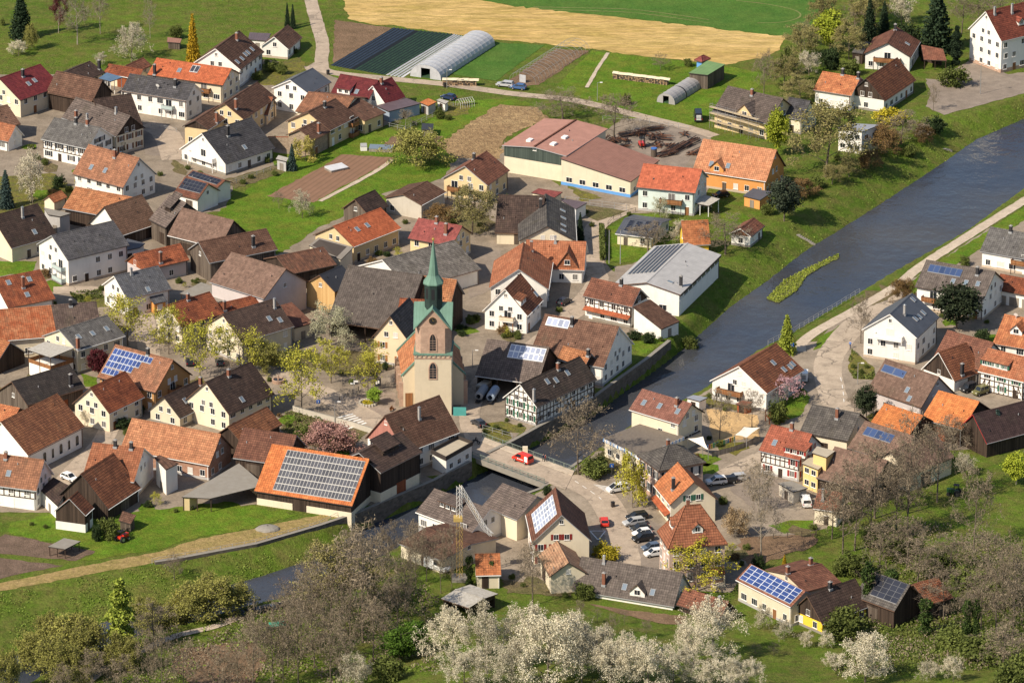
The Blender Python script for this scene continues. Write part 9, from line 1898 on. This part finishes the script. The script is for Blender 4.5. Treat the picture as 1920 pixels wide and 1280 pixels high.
for i in range(18): a=6.283*i/18; b.box(1.9*math.cos(a)-.22,1.9*math.cos(a)+.22,1.9*math.sin(a)-.22,1.9*math.sin(a)+.22,-.05,.5)
b.build('stone_block',[M('w_beige_w')],root); rs=np.random.RandomState(2); P_,S_=clumps(rs,30,(0,0,.3),(1.6,1.6,.2),20,.15); V_,F_=quads(rs,P_,.1); ob('flowers',np_mesh('flowers',V_,F_,M('leaf_forsythia'),S_),root)
# shade sails and playground
def sail(key,label):
    P=[Vector(p) for p in PT[key]]; c=sum(P,Vector())/len(P); root=empty('shade_sail',(c.x,c.y,0),0,label,'shade sail'); o=Vector((c.x,c.y,0)); b=MB(); n=len(P)
    for i in range(n):
        p,q=P[i]-o,P[(i+1)%n]-o; m=(p+q)/2; cc=c-o; m=m+(cc-m)*.12; top=cc+Vector((0,0,-.1)); b.face([p,m,top]); b.face([m,q,top]); b.face([top-Vector((0,0,.03)),m-Vector((0,0,.03)),p-Vector((0,0,.03))]); b.face([top-Vector((0,0,.03)),q-Vector((0,0,.03)),m-Vector((0,0,.03))])
    b.build('cloth',[plain('sailcloth',(.75,.68,.58),var=0)],root); 
    for p in P: q=p-o; MB().tube((q.x,q.y,-.2),(q.x,q.y,q.z+.1),.07,n=6).build('post',[M('steel')],root)
sail('sail','big white triangular shade sail beside the kindergarten gable'); sail('sail2','second pale shade sail over the playground tables')
x,y=PT['sail2'][0][:2]; root=empty('climbing_frame',(x+9,y+14,0),.4,'orange timber climbing frame at the playground edge','playground frame'); b=MB()
for sx in(-1.5,1.5):
    for sy in(-1,1): b.box(sx-.08,sx+.08,sy-.08,sy+.08,-.2,2.8)
b.box(-1.6,1.6,-1.1,1.1,1.3,1.4); b.bar((-1.5,-1,2.7),(1.5,-1,2.7),.1); b.bar((-1.5,1,2.7),(1.5,1,2.7),.1); b.build('timber',[M('redwood')],root); MB().face([(1.6,-.4,1.4),(3.8,-.4,.2),(3.8,.4,.2),(1.6,.4,1.4)]).build('slide',[M('car_red')],root)
# farm machines
for key,col,lab in (('tanker1','steel','grey slurry tanker trailer beside the open barn'),('tanker2','bluepaint','blue grey tank trailer right of the slurry tanker')):
    A,B=[Vector(p) for p in PT[key]]; d=B-A; root=empty('tank_trailer',A,math.atan2(d.y,d.x),lab,'trailer'); L=min(5.5,d.length); b=MB(); pr=[(0,.5),(.25,.95),(L-.25,.95),(L,.5)]
    for (x0,r0),(x1,r1) in zip(pr[:-1],pr[1:]): loft(b,[(x0,r0*math.cos(a*.5236),1.5+r0*math.sin(a*.5236)) for a in range(12)],[(x1,r1*math.cos(a*.5236),1.5+r1*math.sin(a*.5236)) for a in range(12)])
    b.build('tank',[M('trim_grey' if col=='steel' else 'w_bluegrey')],root,True); MB().box(-1,L,-.5,.5,.45,.62).build('chassis',[M('black')],root)
    for sx in(L*.4,L*.65):
        for s in(-1,1): o=ob('wheel',car_meshes('car')['wheel'],root); o.location=(sx,s*.85,.42); o.scale=(1.3,1.3,1.3)
x,y=PT['cart'][0][:2]; root=empty('farm_cart',(x,y,.1),1.1,'pale loaded farm cart at the open barn','cart'); MB().box(-2,2,-.95,.95,.7,1.5).build('cart_box',[M('graywood')],root); MB().box(-1.9,1.9,-.9,.9,1.5,1.9).build('load',[M('w_beige_w')],root)
for sx in(-1,1):
    for s in(-1,1): o=ob('wheel',car_meshes('car')['wheel'],root); o.location=(sx,s*.9,.35)
def tractor(key,a,col,lab):
    x,y,z=PT[key][0]; root=empty('tractor',(x,y,z),a,lab,'tractor'); MB().box(.1,1.7,-.4,.4,.7,1.45).box(-.9,.2,-.55,.55,.7,1.2).build('body',[M(col)],root); b=MB()
    for sx in(-.8,.15):
        for s in(-1,1): b.bar((sx,s*.5,1.2),(sx,s*.5,2.35),.07)
    b.box(-.95,.3,-.6,.6,2.35,2.43); b.build('cab',[M('black')],root)
    for sx,sc in((-.6,2.1),(1.25,1.3)):
        for s in(-1,1): o=ob('wheel',car_meshes('car')['wheel'],root); o.location=(sx,s*.75,.33*sc); o.scale=(sc,sc,sc)
plain('tractorgreen',(.02,.06,.02),var=0,rough=.4); tractor('tractor',2.9,'tractorgreen','dark green tractor standing on the right hand meadow'); tractor('redmachine',.9,'car_red','small red tractor at the corner of the boarded barn')
def lowbox(nm,key,lab,cat,dims,m1,m2,a=.4):
    x,y,z=PT[key][0]; root=empty(nm,(x,y,hz(x,y)),a,lab,cat); l,w,h=dims; MB().box(-l/2,l/2,-w/2,w/2,-.1,h*.6).build('frame',[M(m1)],root); b=MB(); b.prism([(-l/2,-w/2),(l/2,-w/2),(l/2,w/2),(-l/2,w/2)],h*.6+.003,[h*.7,h*.7,h,h]); b.build('cover',[M(m2)],root); return root
lowbox('cold_frame','frame1','long low glass cold frame in the strip garden','cold frame',(6.0,2.2,1.3),'graywood','skyglass',-.12); lowbox('cold_frame','frame2','white covered cold frame on the tilled field','cold frame',(5.0,3.2,.9),'graywood','fleece',.6); lowbox('rabbit_hutch','whitebox','white slatted box hut by the cold frame','hut',(1.6,1.3,1.7),'trim_white','trim_grey',.1)
lowbox('tarpaulin_heap','tarp','green tarpaulin over a heap in the bare wood','tarpaulin',(3.2,1.6,.9),'leaf_bush','plastic_green' if 'plastic_green' in MATS else plain('plastic_green',(.03,.3,.2),var=0).name,.3)
x,y,_=PT['greenhouse'][0]; root=empty('greenhouse_frame',(x,y,0),.5,'little gabled greenhouse frame in the strip garden','greenhouse'); b=MB(); g=MB(); n=6
for i in range(n+1):
    xx=-2+4*i/n
    for s in(-1,1): b.bar((xx,s*1.3,0),(xx,s*1.3,1.5),.05); b.bar((xx,s*1.3,1.5),(xx,0,2.3),.05)
for s in(-1,1): b.bar((-2,s*1.3,1.5),(2,s*1.3,1.5),.05)
b.bar((-2,0,2.3),(2,0,2.3),.05); b.build('frame',[M('trim_white')],root); g.face([(-2,1.3,1.5),(2,1.3,1.5),(2,0,2.3),(-2,0,2.3)][::-1]); g.build('pane',[M('skyglass')],root)
x,y,_=PT['dumpster'][0]
for i in range(3):
    p=PT['barrels'][0]; root=tag(MB().tube((0,0,0),(0,0,1.0),.36,n=12).build('barrel',[M('lidblue')]),'blue plastic barrel standing at the deep blue solar house','barrel','blue barrels at the solar house'); root.location=(p[0]+i*.8,p[1],p[2])
A,B=[Vector(p) for p in PT['bales']]
for i in range(12):
    q=A.lerp(B,i/11); o=tag(MB().tube((0,-.6,.62),(0,.6,.62),.62,n=14).build('wrapped_bale',[M('black' if i%3 else 'mulch1')]),'black wrapped silage bale in the row along the gravel path','bale','wrapped bales along the gravel path'); o.location=q; o.rotation_euler=(0,0,.35)
x,y,_=PT['manure'][0]; b=MB(); rs=np.random.RandomState(8); n=14
prev=None
for k in range(6):
    r_=2.9*math.cos(k/5*1.5)+.05; cur=[(r_*1.35*math.cos(6.283*i/n)*(1+.12*rs.rand()),r_*math.sin(6.283*i/n)*(1+.12*rs.rand()),1.25*math.sin(k/5*1.5)) for i in range(n)]
    if prev: loft(b,prev,cur)
    prev=cur
o=tag(b.build('gravel_heap',[M('concrete')]),'small grey gravel heap on the meadow behind the solar barn','heap'); o.location=(x,y,0); o.scale=(.62,.62,.7)
for k_,l_ in (('bin1','at the zebra crossing opposite the white people carrier'),('bin2','beside the field road near the ribbed metal roof'),('bin3','at the firewood stack by the polytunnel')):
    x,y,_=PT[k_][0]; root=empty('waste_bin',(x,y,.06),.4,'black waste bin '+l_,'bin'); MB().prism([(-.32,-.36),(.32,-.36),(.32,.36),(-.32,.36)],0,1.05).build('body',[M('trim_dark')],root); MB().box(-.36,.36,-.4,.4,1.053,1.13).build('lid',[M('black')],root)
# clipped hedge
A,B=[Vector(p) for p in PT['hedge']]; d=B-A; rs=np.random.RandomState(4); n=3200; P_=np.stack([rs.rand(n)*d.length,rs.uniform(-.6,.6,n),rs.rand(n)**.6*2.0],1); V_,F_=quads(rs,P_,.13); o=ob('hedge',np_mesh('hedge',V_,F_,M('leaf_bush'),rs.rand(n))); o.location=(A.x,A.y,0); o.rotation_euler=(0,0,math.atan2(d.y,d.x)); tag(o,'tall clipped hedge beside the alley and flagpoles','hedge')
# ---------------------------------------------------------------- ground cover (countless tufts)
def cover(name,poly,n,size,h,mat,label,seed,dens=None):
    rs=np.random.RandomState(seed); xs=[p[0] for p in poly]; ys=[p[1] for p in poly]; X=rs.uniform(min(xs),max(xs),n); Y=rs.uniform(min(ys),max(ys),n); k=inside(X,Y,poly); X,Y=X[k],Y[k]
    if dens: cl=np.sin(X*.31+seed)*np.sin(Y*.23+1.3*seed)+.6*np.sin(X*.9)*np.sin(Y*.7); k=cl>dens; X,Y=X[k],Y[k]
    Z=np.array([hz(a,c) for a,c in zip(X,Y)]); P=np.stack([X,Y,Z+rs.rand(len(X))*h],1); V,F_=quads(rs,P,size); o=ob(name,np_mesh(name,V,F_,M(mat),rs.rand(len(X)))); tag(o,label,name.replace('_',' '),None,'stuff'); return o
def pxpoly(ref): return ref
bankL=[p for p in TOPL[:10]]+[p for p in WATL[:12]][::-1]
cover('bank_grass',bankL,26000,.11,.2,'leaf_grassy','rough grass on the sloping left river bank',1,-.2)
cover('bank_grass',TOPL[22:28]+WATL[22:31][::-1],24000,.11,.2,'leaf_grassy','rough grass on the near left river slope',2,-.2)
cover('undergrowth',[(62,-190),(125,-190),(125,-125),(105,-118),(92,-108),(78,-100),(72,-118),(76,-135),(66,-160)],26000,.12,1.0,'leaf_haze','brown and green undergrowth of the right hillside wood',3,-.35)
cover('undergrowth',[(62,-190),(125,-190),(125,-125),(105,-118),(76,-125),(66,-160)],30000,.13,.8,'leaf_bush','green undergrowth patches of the right hillside wood',4,.0)
cover('undergrowth',[(-95,-190),(-15,-190),(-12,-150),(-22,-128),(-45,-140),(-75,-165)],28000,.12,1.1,'leaf_haze','brown undergrowth of the bare wood along the bottom',5,-.3)
cover('undergrowth',[(-95,-190),(-15,-190),(-12,-150),(-22,-128),(-45,-140),(-75,-165)],14000,.14,.7,'leaf_grassy','green undergrowth of the bare wood along the bottom',6,.1)
P_=[p for n,m,l,p in POLY if n=='river_island'][0]; 
rs=np.random.RandomState(9); xs=[p[0] for p in P_]; ys=[p[1] for p in P_]; X=rs.uniform(min(xs),max(xs),9000); Y=rs.uniform(min(ys),max(ys),9000); k=inside(X,Y,P_); X,Y=X[k],Y[k]; V_,F_=quads(rs,np.stack([X,Y,WZ+.1+rs.rand(len(X))*.35],1),.11); tag(ob('reeds',np_mesh('reeds',V_,F_,M('leaf_cone'),rs.rand(len(X)))),'green reed bed on the narrow river island','reeds',None,'stuff')
for n_,p_ in [(n,p) for n,m,l,p in POLY if n in('flower_bed','garden_bed')]: cover('bed_plants',p_,2600,.13,.5,'leaf_bush','low plants filling a garden bed',len(p_)+int(abs(p_[0][0])),-.3)
bpy.context.view_layer.update()
